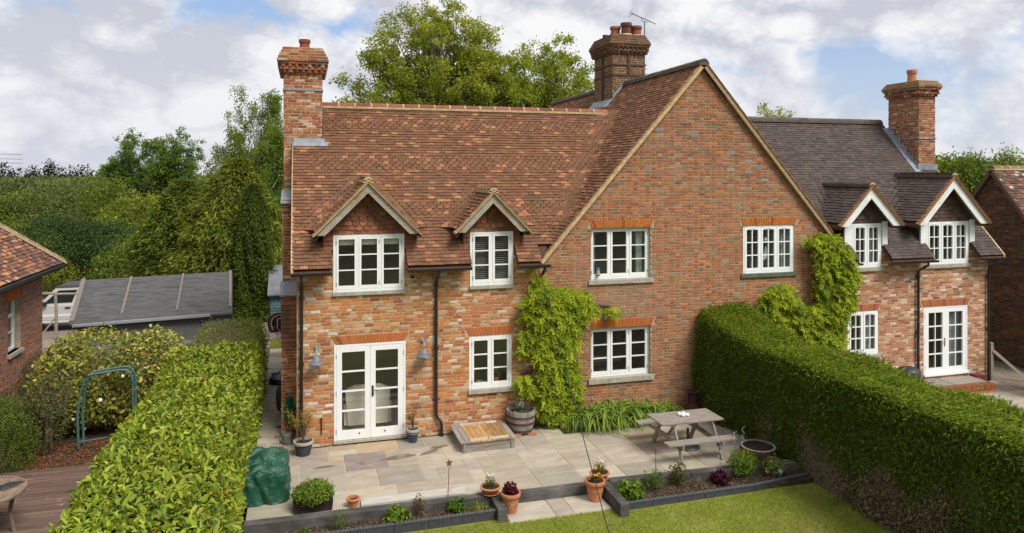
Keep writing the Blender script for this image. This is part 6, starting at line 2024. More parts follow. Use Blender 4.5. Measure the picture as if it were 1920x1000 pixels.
# tall conifer hedge on the right
RHX0, RHX1, RHY0, RHY1, RHZ = 9.72, 11.1, -11.5, -.06, 2.17
P3, N3 = surf(RHX0, RHX1, RHY0, RHY1, RHZ, 150000, 'TTLLRFB', z0=-.25, round_=.2)
top = np.clip((P3[:, 2] - .2) / 2.1, 0, 1)
def rh_shift(P):
    P = P.copy()
    t = np.clip((P[:, 2] + .2) / 2.4, 0, 1)
    P[:, 2] += np.clip((P[:, 1] + 2.6) / 2.6, 0, 1) ** 1.5 * .44 * t
    P[:, 0] += (1 - t) * .28 * np.clip((P[:, 0] - 11) / -1.2, 0, 1) * np.clip((-P[:, 1] - 1) / 3, 0, 1)
    return P
P3 = P3 + N3 * (wav(P3, 1.0, 6) * .09 + wav(P3, 3.2, 7) * .06 + R.normal(size=len(P3)) * .045)[:, None]
P3 = rh_shift(P3)
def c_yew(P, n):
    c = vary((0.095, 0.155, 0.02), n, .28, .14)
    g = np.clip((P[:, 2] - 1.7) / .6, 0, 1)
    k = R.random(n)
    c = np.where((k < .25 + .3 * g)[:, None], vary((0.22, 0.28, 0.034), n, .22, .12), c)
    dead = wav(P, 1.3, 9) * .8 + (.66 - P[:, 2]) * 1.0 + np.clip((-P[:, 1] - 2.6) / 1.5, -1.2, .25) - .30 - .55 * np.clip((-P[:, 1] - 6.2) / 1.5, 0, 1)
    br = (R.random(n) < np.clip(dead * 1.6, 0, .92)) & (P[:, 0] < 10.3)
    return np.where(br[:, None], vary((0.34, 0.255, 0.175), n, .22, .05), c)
yew = thing('conifer_hedge', 'tall dark clipped conifer hedge with bare brown patches along the right side', 'hedge', (10.4, -5, 0))
MB().faces([(RHX0 + .42, RHY0, -.25), (RHX1 - .15, RHY0, -.25), (RHX1 - .15, RHY1 - .05, -.25), (RHX0 + .15, RHY1 - .05, -.25), (RHX0 + .2, RHY0, RHZ - .25), (RHX1 - .2, RHY0, RHZ - .25), (RHX1 - .2, RHY1 - .05, RHZ - .2), (RHX0 + .2, RHY1 - .05, RHZ - .2)], MB.BF).build('branches', mat('bare_twigs', (0.13, 0.10, 0.07), .95, .05, noise_=(14, .5), bump=(30, 1.0)), yew)
n3 = len(P3)
D3 = unit(N3 * .5 + rdir(n3) * .55 + np.array([-.05, -.35, .0]))
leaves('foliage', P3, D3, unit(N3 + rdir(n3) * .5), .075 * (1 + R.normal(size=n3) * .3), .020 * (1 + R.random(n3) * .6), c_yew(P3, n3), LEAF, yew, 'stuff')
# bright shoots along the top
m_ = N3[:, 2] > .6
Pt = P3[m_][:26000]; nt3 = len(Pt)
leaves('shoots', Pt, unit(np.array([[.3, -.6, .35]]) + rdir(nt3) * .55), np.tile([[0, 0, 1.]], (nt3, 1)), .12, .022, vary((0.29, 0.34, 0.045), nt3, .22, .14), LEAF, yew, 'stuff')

# ------------------------------------------------------------------ bushes and trees
def blobpts(ells, n, shell=.75):
    """points in the outer shell of a union of ellipsoids [(cx,cy,cz,rx,ry,rz)]; returns the outward direction too"""
    vol = np.array([e[3] * e[4] + e[3] * e[5] + e[4] * e[5] for e in ells])
    P, Nn = [], []
    for e, k in zip(ells, (n * vol / vol.sum()).astype(int)):
        d = rdir(k)
        r = shell + (1.05 - shell) * R.random((k, 1)) ** .6
        p = d * r * np.array(e[3:]) + np.array(e[:3])
        P.append(p); Nn.append(unit(d / np.array(e[3:])))
    return np.concatenate(P), np.concatenate(Nn)
def bush(name, label, cat, ells, n, size, asp, cols, m=LEAF, spread=.8, lump=.12, group=None, stem=True, droop=.1, six=False, zmin=-.1, flower=None, fuzz=.35):
    P, Nn = blobpts(ells, n)
    P = P + Nn * (wav(P, 2.2 / max(ells[0][3], .4), int(abs(ells[0][0]) * 10) % 50) * lump * ells[0][3])[:, None] + R.normal(size=P.shape) * size * fuzz
    k = P[:, 2] > zmin
    P, Nn = P[k], Nn[k]
    root = thing(name, label, cat, (ells[0][0], ells[0][1], 0), group)
    def cf(Q, q):
        w_ = np.array([c[1] for c in cols], float)
        i = R.choice(len(cols), q, p=w_ / w_.sum())
        base = np.array([c[0] for c in cols])[i]
        return np.clip(base * (1 + R.normal(size=(q, 1)) * .2) * (1 + .32 * wav(Q, 3.0 / max(ells[0][3], .4), 3))[:, None], .004, 1)
    leafy('', '', '', None, P, Nn, size, asp, cf, m, root, 0, spread, six, droop)
    if stem:
        s = MB()
        for e in ells[:4]:
            for j in range(4):
                a = random.uniform(0, 6.28)
                s.tube([(e[0] + .1 * math.cos(a), e[1] + .1 * math.sin(a), min(0, e[2] - e[5])), (e[0] + .5 * e[3] * math.cos(a), e[1] + .5 * e[4] * math.sin(a), e[2] + e[5] * random.uniform(0, .6))], [.03 * e[3] + .01, .008], 5)
        s.build('stems', TWIG, root)
    return root
camellia = bush('camellia_bush', 'big camellia bush with yellowing leaves and a few white blooms left of the laurel', 'bush',
     [(-4.3, 2.75, 1.25, 1.55, .95, 1.15), (-3.3, 2.5, 1.35, .9, .9, 1.0), (-5.1, 2.5, 1.05, .85, .85, 1.05), (-4.2, 2.6, .6, 1.5, .9, .6)], 15000, .085, .55,
     [((0.24, 0.27, 0.045), 40), ((0.42, 0.38, 0.08), 30), ((0.11, 0.155, 0.03), 18), ((0.30, 0.14, 0.06), 6), ((0.38, 0.32, 0.09), 6)], LEAFG, six=True)
FL = mat('white_petal', (0.78, 0.77, 0.72), .7, .2)
def flower_ball(p, r, col=None):
    mb = MB()
    for k in range(12):
        d = Vector((random.gauss(0, 1), random.gauss(0, 1) - .6, random.gauss(0, 1))).normalized()
        s = d.orthogonal().normalized() * r * .6
        t = d.cross(s)
        c = Vector(p) + d * r * .5
        mb.poly([c - s, c + t, c + s, c - t], col or (.78, .77, .72))
    return mb
for p, r in (((-3.75, 1.62, 1.45), .055), ((-4.2, 1.62, .95), .065), ((-4.75, 1.68, .55), .05)):
    flower_ball(p, r).build('bloom', FL, camellia)
bush('shrub', 'pale grey green twiggy shrub in front of the camellia', 'bush', [(-5.25, 1.25, .75, .5, .45, .6), (-5.1, 1.4, 1.2, .4, .4, .5)], 3400, .055, .35, [((0.20, 0.19, 0.10), 60), ((0.12, 0.14, 0.05), 40)])
bush('shrub', 'bright green fluffy shrub at the left edge by the deck', 'bush', [(-5.85, .55, .5, .75, .6, .68), (-6.2, 1.6, .55, .7, .8, .65)], 11000, .042, .5, [((0.13, 0.20, 0.025), 70), ((0.08, 0.135, 0.022), 30)])
bush('shrub', 'dark green clipped shrub below the window of the left house', 'bush', [(-6.2, 4.6, .75, .42, 1.1, .75), (-5.95, 5.6, .95, .5, .6, .6), (-6.2, 2.9, .5, .5, 1.0, .6)], 8000, .045, .35, [((0.035, 0.075, 0.015), 70), ((0.06, 0.11, 0.02), 30)])
bush('shrub', 'spindly pale flowering shrub in front of the rustic post', 'bush', [(-5.9, 5.95, 1.2, .22, .2, .5), (-5.75, 5.9, .85, .25, .2, .4)], 420, .06, .35, [((0.28, 0.27, 0.12), 60), ((0.19, 0.2, 0.07), 40)])
LL = mat('leaf_litter', rough=.9, spec=.1, attr=True)
Pl = np.stack([R.uniform(-5.6, -2.9, 1500), R.uniform(.3, 2.0, 1500), np.full(1500, -.02)], 1)
tag(leaves('fallen_leaves', Pl, rdir(1500) * np.array([1, 1, .15]), np.tile([[0, 0, 1.]], (1500, 1)), .07, .04, vary((0.20, 0.075, 0.03), 1500, .3, .1), LL, None), 'brown fallen leaves under the camellia', None, None, 'stuff')

def tree(name, label, base, ells, nclump, nleaf, lsize, cols, trunk_r=.18, group=None, csize=.55, asp=.6, m=LEAF, droop=.15, fork=.35, limbs=True, spread=.95, bark=BARK, cat='tree', shell=.45):
    base = Vector(base)
    root = thing(name, label, cat, base, group)
    C_, _n = blobpts(ells, nclump, shell)
    R.shuffle(C_)
    zt = max(e[2] for e in ells)
    axis = Vector((ells[0][0], ells[0][1], zt))
    tr_ = MB()
    k = 8
    tp = [base + (axis - base) * (i / k) + Vector((random.gauss(0, .04), random.gauss(0, .04), 0)) * (axis - base).length * .06 * (i > 0) for i in range(k + 1)]
    tr_.tube(tp, [trunk_r * (1.25 if i == 0 else 1) * (1 - .85 * i / k) + .01 for i in range(k + 1)], 8)
    tr_.build('trunk', bark, root)
    if limbs:
        lb = MB()
        for c in C_:
            c = Vector(c)
            t = min(max((c.z - base.z) / max(axis.z - base.z, .1) * .75 - fork * .3 + random.uniform(-.1, .1), .15), .95)
            j = t * k; i = min(int(j), k - 1)
            s = tp[i].lerp(tp[i + 1], j - i)
            mid = s.lerp(c, .5) + Vector((random.gauss(0, .1), random.gauss(0, .1), random.uniform(-.05, .12))) * (c - s).length
            rr = trunk_r * (1 - .85 * t) * .42
            lb.tube([s, s.lerp(mid, .6), mid, c], [rr, rr * .7, rr * .5, .008], 5, cap=False)
        lb.build('limbs', bark, root)
    per = max(1, nleaf // nclump)
    ns = 6
    sub = np.repeat(C_, ns, axis=0) + R.normal(size=(len(C_) * ns, 3)) * csize * .55
    kk = max(1, per // ns)
    P = np.repeat(sub, kk, axis=0)
    P = P + R.normal(size=P.shape) * csize * .30 * np.array([1, 1, .8])
    n = len(P)
    if droop > .5: P[:, 2] -= R.exponential(.42, n)
    w_ = np.array([c[1] for c in cols], float)
    ci = R.choice(len(cols), len(sub), p=w_ / w_.sum())
    col = np.repeat(np.array([c[0] for c in cols])[ci], kk, axis=0) * (1 + R.normal(size=(n, 1)) * .2)
    D = unit(rdir(n) * spread + np.array([0, 0, -droop]))
    leaves('crown', P, D, unit(rdir(n) + np.array([0, 0, .8])), lsize * (1 + R.normal(size=n) * .25), lsize * asp, col, m, root, 'stuff')
    return root
OAK = [((0.30, 0.325, 0.042), 42), ((0.375, 0.38, 0.05), 30), ((0.205, 0.24, 0.036), 28)]
OAK2 = [((0.29, 0.34, 0.045), 45), ((0.35, 0.39, 0.05), 30), ((0.20, 0.24, 0.036), 25)]
x, y = 7.62, 25.0
tree('oak_tree', 'big yellow green oak rising behind the tiled ridge, taller of the two', (x, y, 0), [(x, y, 12.4, 3.7, 3.6, 3.4), (x - 3.1, y, 10.0, 2.5, 2.6, 2.5), (x + 3.7, y, 9.6, 1.8, 2.0, 2.0), (x + 2.3, y, 10.4, 2.4, 2.6, 2.8), (x - .2, y - .5, 9.2, 3.4, 3.0, 2.4), (x + .5, y, 13.4, 2.2, 2.2, 2.0), (x - 4.2, y - .5, 8.5, 1.5, 1.6, 1.6)], 290, 84000, .15, OAK, .55, csize=.56)
x, y = 13.83, 24.25
tree('oak_tree', 'rounded green oak behind the roof, just left of the central chimney', (x, y, 0), [(x, y, 11.0, 2.8, 2.8, 2.7), (x + 1.8, y, 9.6, 2.4, 2.2, 2.3), (x - 1.4, y, 9.0, 2.4, 2.4, 2.4), (x + .8, y - .5, 8.6, 2.6, 2.2, 2.0)], 170, 52000, .15, OAK2, .46, csize=.56)
x, y = 31.73, 28.44
tree('tree', 'sparse young leaved treetop showing over the dark right roof', (x, y, 0), [(x, y, 9.3, 1.7, 1.6, 1.3), (x + 1.1, y, 9.4, .9, .9, .7)], 34, 3600, .16, OAK, .2, csize=.45)
x, y = -2.62, 33.17
BIRCHB = mat('birch_bark', (0.36, 0.35, 0.32), .9, .15, noise_=(5, .4), second=((.05, .05, .045), 6, .58, .66))
tree('birch_tree', 'weeping birch beside the left chimney', (x, y, 0), [(x, y, 8.6, 2.3, 2.3, 3.0), (x - 1.6, y, 7.0, 1.2, 1.4, 2.2), (x + 1.3, y, 7.4, 1.5, 1.6, 3.2), (x - .3, y, 5.2, 2.2, 2.0, 2.6)], 120, 44000, .125, [((0.21, 0.27, 0.045), 55), ((0.135, 0.20, 0.032), 45)], .26, csize=.42, droop=.9, bark=BIRCHB)
for x, y, zc, rx, rz, lab in ((-13.05, 51.79, 6.9, 2.0, 2.5, 'left of the two young upright trees beyond the shed'), (-9.55, 48.7, 7.0, 1.5, 2.3, 'right of the two young upright trees beyond the shed')):
    tree('tree', lab, (x, y, 0), [(x, y, zc, rx, rx, rz), (x - .6, y, zc - 1.2, rx * 1.15, rx, rz * .7)], 80, 17000, .17, [((0.16, 0.23, 0.05), 60), ((0.115, 0.18, 0.042), 40)], .14, 'young upright trees beyond the shed', csize=.5)
# the golden green conifer behind the shed, with drooping sprays
x, y = -2.98, 15.88
def conifer(name, label, x, y, h, r, n, cols, cone=.55, lean=0, seed=0, z0=0.0, size=.22):
    root = thing(name, label, 'tree', (x, y, z0))
    MB().tube([(x, y, z0), (x + lean, y, z0 + h * .95)], [.2, .02], 8).build('trunk', BARK, root)
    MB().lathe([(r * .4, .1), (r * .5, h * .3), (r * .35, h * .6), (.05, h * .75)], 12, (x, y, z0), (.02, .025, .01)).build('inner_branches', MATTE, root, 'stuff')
    t = R.random(n) ** 1.15
    a = R.uniform(0, 2 * np.pi, n)
    prof = np.where(t < .25, .82 + .7 * t, 1.0) * (1 - np.clip((t - .3) / .72, 0, 1) ** (1 / cone)) ** .8
    P = np.stack([np.cos(a), np.sin(a), np.zeros(n)], 1)
    Q = np.stack([np.cos(a) * 3, np.sin(a) * 3, t * h * 1.1], 1)
    rr = r * prof * (.84 + .24 * wav(Q, .9, seed) + .15 * wav(Q, 2.6, seed + 1) + R.normal(size=n) * .09)
    Pp = P * rr[:, None]; Pp[:, 2] = t * h + z0; Pp[:, 0] += x + lean * t; Pp[:, 1] += y
    D = unit(P * .8 + np.array([0, 0, -.45]) + rdir(n) * .65)
    w_ = np.array([c[1] for c in cols], float)
    ci = R.choice(len(cols), n, p=w_ / w_.sum())
    col = np.array([c[0] for c in cols])[ci] * (1 + R.normal(size=(n, 1)) * .2) * (1 + .3 * wav(Q, 1.2, seed + 3))[:, None]
    leaves('foliage', Pp, D, unit(P + rdir(n) * .6), size * (1 + R.normal(size=n) * .25), size * .36, col, LEAF, root, 'stuff')
GOLD = [((0.19, 0.22, 0.035), 50), ((0.26, 0.265, 0.045), 24), ((0.105, 0.145, 0.03), 26)]
conifer('conifer_tree', 'broad golden green conifer with drooping sprays behind the felt roofed shed', x, y, 6.6, 2.25, 42000, GOLD, .58, lean=.5, seed=2)
x, y = -4.75, 17.65
conifer('conifer_tree', 'lower feathery green conifer leaning into the golden one', x, y, 5.7, 1.7, 26000, GOLD[:1] + [((0.10, 0.14, 0.025), 40), ((0.065, 0.10, 0.02), 20)], .45, seed=12)
x, y = -1.71, 13.54
conifer('conifer_tree', 'narrow dark clipped conifer column beside the side path', x, y, 5.6, .72, 26000, [((0.09, 0.13, 0.028), 60), ((0.12, 0.16, 0.03), 40)], .4, seed=22, size=.13)
x, y = -0.91, 12.27
bush('shrub', 'yellow green shrub in front of the blue shed', 'bush', [(x, y, .6, .45, .4, .8), (x + .1, y + .2, 1.1, .3, .3, .4)], 2200, .06, .5, [((0.16, 0.21, 0.025), 60), ((0.09, 0.14, 0.02), 40)])
x, y = -1.03, 21.25
bush('bush', 'tall fresh green bush between the conifer and the left chimney', 'bush', [(x, y, 2.2, 1.6, 1.2, 2.2), (x + .3, y, 3.7, 1.2, 1.0, 1.1), (x - .6, y + 1, 4.2, 1.0, 1.0, .9)], 14000, .10, .5, [((0.10, 0.18, 0.02), 60), ((0.065, 0.12, 0.018), 40)])
# the big dark laurel-like bush and its neighbours behind the car
DK = [((0.05, 0.085, 0.034), 60), ((0.085, 0.125, 0.042), 40)]
MG = [((0.165, 0.22, 0.038), 60), ((0.115, 0.165, 0.034), 40)]
YG = [((0.25, 0.28, 0.04), 55), ((0.165, 0.21, 0.038), 45)]
OL = [((0.17, 0.20, 0.065), 60), ((0.13, 0.165, 0.055), 40)]
def back(x, y, ztop, rx, cols, lab, n=9000, size=.16, group='bushes and trees behind the car and shed', name='bush', zb=0.0):
    h = ztop - zb
    e = [(x, y, zb + h * .52, rx, rx * .8, h * .50)]
    for k in range(3):
        s = random.uniform(.45, .65)
        e.append((x + rx * random.uniform(-.6, .6), y + random.uniform(-.5, .2) * rx, zb + h * random.uniform(.45, .72), rx * s, rx * s, h * .28))
    return bush(name, lab, 'bush' if name == 'bush' else 'tree', e, n, size, .5, cols, group=group, lump=.20, zmin=-1, fuzz=1.0)
back(-10.55, 26.09, 3.7, 2.77, DK, 'large dark glossy evergreen bush behind the parked car', 22000, .14)
back(-11.63, 24.32, 1.9, 1.45, YG, 'low bright green bush right behind the parked car', 6000, .10)
back(-8.43, 29.64, 4.9, 2.15, YG, 'yellow green bush beyond the middle of the felt roof', 14000, .15)
back(-7.73, 22.67, 2.9, 1.55, MG, 'mid green ferny bush just beyond the felt roof', 9000, .12)
back(-6.15, 24.82, 5.3, 1.25, MG, 'leafy green bush left of the golden conifer', 9000, .14)
back(-12.64, 41.27, 5.4, 1.71, MG, 'green tree standing behind the yellow green bush', 8000, .18, name='tree')
back(-17.97, 49.05, 5.2, 4.02, OL, 'grey green willowy tree on the left beyond the dark bush', 15000, .2, name='tree')
back(-21.28, 47.93, 4.3, 2.66, MG, 'soft green tree at the left edge below the far pines', 9000, .2, name='tree')
back(-15.82, 34.9, 3.0, 2.46, YG, 'light green rough bush behind the roof of the left house', 11000, .16)
back(-10.53, 34.41, 3.5, 1.01, YG, 'bright lime bush between the dark bush and the yellow one', 4000, .15)
back(-7.45, 48.09, 5.9, 2.41, OL, 'pale hazy tree in the gap left of the birch', 7000, .2, name='tree')
back(-3.3, 21.91, 4.4, 1.71, MG, 'dense green bush behind the golden conifer', 9000, .14)
# far pines along the skyline
for i, (x, y, ztop, r) in enumerate(((-58.4, 156.5, 8.2, 1.42), (-55.46, 155.65, 7.0, 1.31), (-52.72, 154.86, 7.6, 1.09), (-49.56, 153.95, 8.6, 0.88), (-47.88, 153.46, 7.2, 1.09), (-45.25, 152.7, 7.4, 1.31), (-42.62, 151.94, 7.5, 1.2), (-40.52, 151.34, 6.6, 0.99), (-38.2, 150.67, 7.3, 0.99), (-35.58, 149.91, 6.4, 1.31))):
    bush('pine_tree', ('first', 'second', 'third', 'fourth and tallest', 'fifth', 'sixth', 'seventh', 'eighth', 'ninth', 'tenth')[i] + ' dark pine from the left edge on the far skyline', 'tree', [(x, y, ztop - 1.6, r, r, 1.6), (x + r * .5, y, ztop - 2.8, r * .9, r, 1.3), (x - r * .4, y, ztop - 3.0, r, r, 1.6)], 420, .5, .5, [((0.022, 0.04, 0.018), 60), ((0.035, 0.055, 0.022), 40)], group='far pines on the left skyline', zmin=-2)
def wood(name, label, p0, p1, Z, ztop, cols, n, size):
    e = []
    for k in range(26):
        t = (k + random.random()) / 26
        x, y = p0[0] + (p1[0] - p0[0]) * t, p0[1] + (p1[1] - p0[1]) * t + Z * random.uniform(-.05, .08)
        h = ztop * random.uniform(.8, 1.0)
        e.append((x, y, h * .5, Z * .035, Z * .035, h * .5))
    P, Nn = blobpts(e, n, .8)
    col = np.array(cols)[R.integers(0, len(cols), len(P))] * (1 + .3 * wav(P, .25, 4))[:, None] * (1 + R.normal(size=(len(P), 1)) * .2)
    o = leaves(name, P, rdir(len(P)), unit(rdir(len(P)) + [0, 0, .7]), size, size * .6, col, LEAF, None)
    tag(o, label, None, None, 'stuff')
wood('woods', 'far wood', (-50.74, 123.06), (-12.03, 111.87), 120, 5.4, [(0.12, 0.15, 0.058), (0.145, 0.18, 0.064)], 34000, .75)
wood('woods', 'far wood', (61.67, 46.85), (78.08, 42.11), 78, 7.8, [(0.13, 0.17, 0.035), (0.095, 0.135, 0.03), (0.17, 0.185, 0.04)], 30000, .42)
for x, y, zt, rx, cl, lab in ((56.13, 35.96, 7.6, 1.69, YG, 'pale green tree right of the far right chimney'), (56.9, 33.66, 7.3, 1.87, MG, 'middle of the green trees behind the dark brick house'), (61.45, 34.42, 7.8, 2.17, YG, 'green tree at the right edge above the dark brick house'), ):
    back(x, y, zt, rx, cl, lab, 7000, .26, 'trees beyond the dark brick house', 'tree')
# trees and hedge behind the photographer, seen in the window panes
_e = []
for x in range(-60, 70, 5):
    h = random.uniform(8.5, 12.5)
    _e.append((x + random.uniform(-2, 2), -44 + random.uniform(-4, 4), h * .5, 4.2, 3.5, h * .52))
_P, _N = blobpts(_e, 22000, .8)
tag(leaves('woods', _P, rdir(len(_P)), unit(rdir(len(_P)) + [0, 0, .7]), .8, .5, np.array([(0.12, 0.17, 0.03), (0.09, 0.13, 0.028)])[R.integers(0, 2, len(_P))], LEAF, None), 'trees at the bottom of the garden', None, None, 'stuff')
# evergreen at the far right edge
bush('shrub', 'feathery conifer bush at the right edge of the picture', 'bush', [(19.6, -1.7, 1.0, .55, .55, 1.2), (19.9, -1.9, 1.9, .5, .5, .5)], 9000, .09, .28, [((0.09, 0.14, 0.018), 60), ((0.05, 0.09, 0.016), 40)])
# ------------------------------------------------------------------ climbers and bed plants
def inpoly(px, pz, poly):
    r = np.zeros(len(px), bool)
    for (x0, y0), (x1, y1) in zip(poly, poly[1:] + poly[:1]):
        c = ((y0 <= pz) & (pz < y1)) | ((y1 <= pz) & (pz < y0))
        xi = x0 + (pz - y0) / (y1 - y0 + 1e-9) * (x1 - x0)
        r ^= c & (px < xi)
    return r
def wisteria(label, poly, stems, n, seed, cols, top=.3):
    root = thing('wisteria', label, 'climbing plant', (stems[0][0][0], -.1, 0))
    s = MB()
    for st_ in stems:
        s.tube([(x, -.05 - .02 * (i % 2), z) for i, (x, z) in enumerate(st_)], [.035 * (1 - .6 * i / len(st_)) for i in range(len(st_))], 6)
    s.build('stem', TWIG, root)
    xs, zs = [p[0] for p in poly], [p[1] for p in poly]
    X_, Z_ = R.uniform(min(xs), max(xs), n * 4), R.uniform(min(zs), max(zs), n * 4)
    k = inpoly(X_, Z_, poly)
    X_, Z_ = X_[k][:n], Z_[k][:n]
    q = len(X_)
    dens = wav(np.stack([X_, Z_ * 0, Z_], 1), 3.2, seed)
    keep = R.random(q) < np.clip(1.0 + .6 * dens, .25, 1)
    X_, Z_ = X_[keep], Z_[keep]; q = len(X_)
    Y_ = -.06 - R.random(q) ** 1.3 * .30 - .06 * np.clip(dens[keep], -1, 1)
    O = np.stack([X_, Y_, Z_], 1)
    # compound leaves: a drooping rachis with paired leaflets
    a = R.uniform(-1.3, 1.3, q)
    Dr = unit(np.stack([np.sin(a) * .8, -np.abs(np.cos(a)) * .7, -.65 + .7 * R.random(q)], 1))
    Ln = .20 * (1 + R.normal(size=q) * .2)
    P, D, U, C = [], [], [], []
    cc = np.array([c[0] for c in cols])[R.choice(len(cols), q, p=np.array([c[1] for c in cols]) / sum(c[1] for c in cols))] * (1 + R.normal(size=(q, 1)) * .15)
    sd = unit(np.cross(Dr, np.array([0, -1., .3])))
    for j in range(5):
        t = (j + .6) / 5
        for s_ in (-1, 1):
            P.append(O + Dr * (Ln * t)[:, None] - np.array([0, 0, 1]) * (Ln * t * t * .3)[:, None])
            D.append(Dr * .6 + sd * s_ * .75 + np.array([0, 0, -.35]) + R.normal(size=(q, 3)) * .15)
            U.append(unit(np.array([[0, -1., .5]]) + R.normal(size=(q, 3)) * .35)); C.append(cc * (1 + R.normal(size=(q, 1)) * .1))
    P, D, U, C = map(np.concatenate, (P, D, U, C))
    leaves('foliage', P, D, U, .105 * (1 + R.normal(size=len(P)) * .2), .044, C, LEAF, root, 'stuff')
    return root
WC = [((0.30, 0.37, 0.030), 52), ((0.40, 0.44, 0.038), 30), ((0.16, 0.22, 0.026), 18)]
wisteria('bright green wisteria climbing the corner between the left wing and the gable',
         [(5.35, 3.78), (5.62, 3.42), (5.85, 3.28), (6.55, 3.22), (6.72, 3.0), (6.82, 2.78), (6.7, 2.70), (6.5, 2.66), (6.38, 2.4), (6.36, 2.0), (6.22, 1.75), (6.34, 1.35), (6.40, 1.0), (6.40, .7), (6.28, .45), (6.2, .2), (6.0, .1), (5.65, .25), (5.45, .5), (5.55, .95), (5.50, 1.45), (5.35, 1.85), (5.25, 2.2), (5.35, 2.6), (5.22, 3.0), (5.30, 3.35)],
         [[(6.1, 0), (6.0, .5), (5.75, 1.1), (5.8, 2.0), (5.6, 3.0), (5.5, 3.7)], [(6.12, 0), (6.25, .8), (6.0, 1.8), (6.1, 2.7), (6.5, 2.95), (6.75, 2.85)], [(5.68, 0), (5.65, 1), (5.6, 2.2), (5.55, 3.3)]], 2100, 2, WC)
for i, (p0, p1, k) in enumerate((((7.28, 2.76), (7.42, 2.62), 22), ((5.0, 2.35), (5.3, 1.9), 70), ((5.1, 3.0), (5.3, 2.6), 50), ((5.0, 1.3), (5.2, .9), 40))):
    wisteria(('small stray wisteria spray above the arch of the lower gable window', 'stray wisteria spray hanging beside the half hidden barn lamp', 'stray wisteria spray left of the main climber high on the wall', 'stray wisteria spray low on the wall above the grey half barrel')[i], [(p0[0], p0[1]), (p1[0], p0[1]), (p1[0], p1[1] - .05), (p0[0], p1[1])], [[((p0[0] + p1[0]) / 2, p0[1]), (5.6 if p0[0] < 5.6 else 6.9, p0[1] + .05)]], k, 5 + i, WC).__setitem__('group', 'stray wisteria sprays')
wisteria('bright green wisteria sweeping over the wall beside the right cottage windows',
         [(12.95, 4.32), (13.15, 4.42), (13.75, 4.38), (13.95, 4.10), (14.2, 3.7), (14.2, 3.45), (14.4, 3.3), (14.15, 2.9), (14.3, 2.55), (14.0, 2.2), (13.9, 1.9), (13.9, 1.4), (13.8, 1.0), (13.5, .9), (12.9, 1.4), (12.2, 1.9), (11.6, 2.2), (11.55, 2.7), (11.75, 3.08), (12.35, 3.08), (12.55, 2.75), (12.9, 2.45), (13.3, 2.7), (13.2, 3.3), (13.2, 3.9)],
         [[(13.9, 0), (13.95, 1.2), (13.8, 2.4), (13.6, 3.5), (13.5, 4.3)], [(13.9, .3), (13.3, 1.6), (12.4, 2.3), (11.8, 2.9)]], 3100, 12, WC)
# day lilies: arching straps
DLG = mat('day_lily_leaf', rough=.45, spec=.4, attr=True, trans=.2)
def strap_mesh(seed, ln, lean, wd=.022):
    r = random.Random(seed)
    pts = []
    K = 7
    x = z = 0.0
    ang = math.radians(82)
    V, F = [], []
    for k in range(K + 1):
        w_ = wd * (1 - (k / K) ** 2.2) * .5 + .001
        V += [(x, -w_, z + w_ * .3), (x, w_, z + w_ * .3)]
        x += math.cos(ang) * ln / K; z += math.sin(ang) * ln / K
        ang -= lean * (1 + .5 * k / K) / K * 1.3
    for k in range(K): F.append((2 * k, 2 * k + 2, 2 * k + 3, 2 * k + 1))
    return V, F
for i, (ln, lean) in enumerate(((.62, 2.0), (.75, 2.3), (.55, 1.6), (.85, 2.6), (.68, 2.9), (.5, 1.1))):
    V, F = strap_mesh(i, ln, lean)
    templ('strap%d' % i, V, F)
def clump(name, label, cat, pts, n, sc, cols, m=DLG, zr=(0, 0), group=None, nind=300, ang=None):
    root = thing(name, label, cat, (pts[0][0], pts[0][1], zr[0]), group)
    A = {}
    for i in range(n):
        x, y, s = random.choice(pts)
        x += random.gauss(0, .10 * sc * 1.6); y += random.gauss(0, .07 * sc * 1.6)
        a = random.uniform(0, 2 * math.pi)
        k = s * sc * random.uniform(.75, 1.15)
        t = random.gauss(0, .12)
        c, s_ = math.cos(a), math.sin(a)
        A.setdefault(random.randrange(6), []).append((np.array([c, s_, t]) * k, np.array([-s_, c, 0]) * k, np.array([0, 0, 1.]) * k, np.array([x, y, zr[0]])))
    tot = sum(len(v) for v in A.values())
    for key, fr_ in A.items():
        B = [np.array(v) for v in zip(*fr_)]
        emit('strap%d' % key, 'leaf', frames(*B), pick(cols, len(B[0])), m, root, int(nind * len(B[0]) / tot), stuffname='leaves')
    return root
clump('day_lilies', 'dense row of arching day lily leaves below the lower gable window', 'plant', [(6.6, -.45, .9), (6.95, -.40, 1.05), (7.3, -.38, 1.1), (7.7, -.36, 1.05), (8.05, -.36, .95), (8.45, -.30, .75), (8.8, -.25, .6), (6.85, -.65, .8), (7.4, -.62, .8), (7.9, -.55, .75)], 900, 1.5, [((0.17, 0.27, 0.03), 50), ((0.25, 0.36, 0.04), 30), ((0.10, 0.17, 0.025), 20)])
sheet('garden_bed', 5.9, 9.3, -.75, -.02, .012, EARTH, .02)
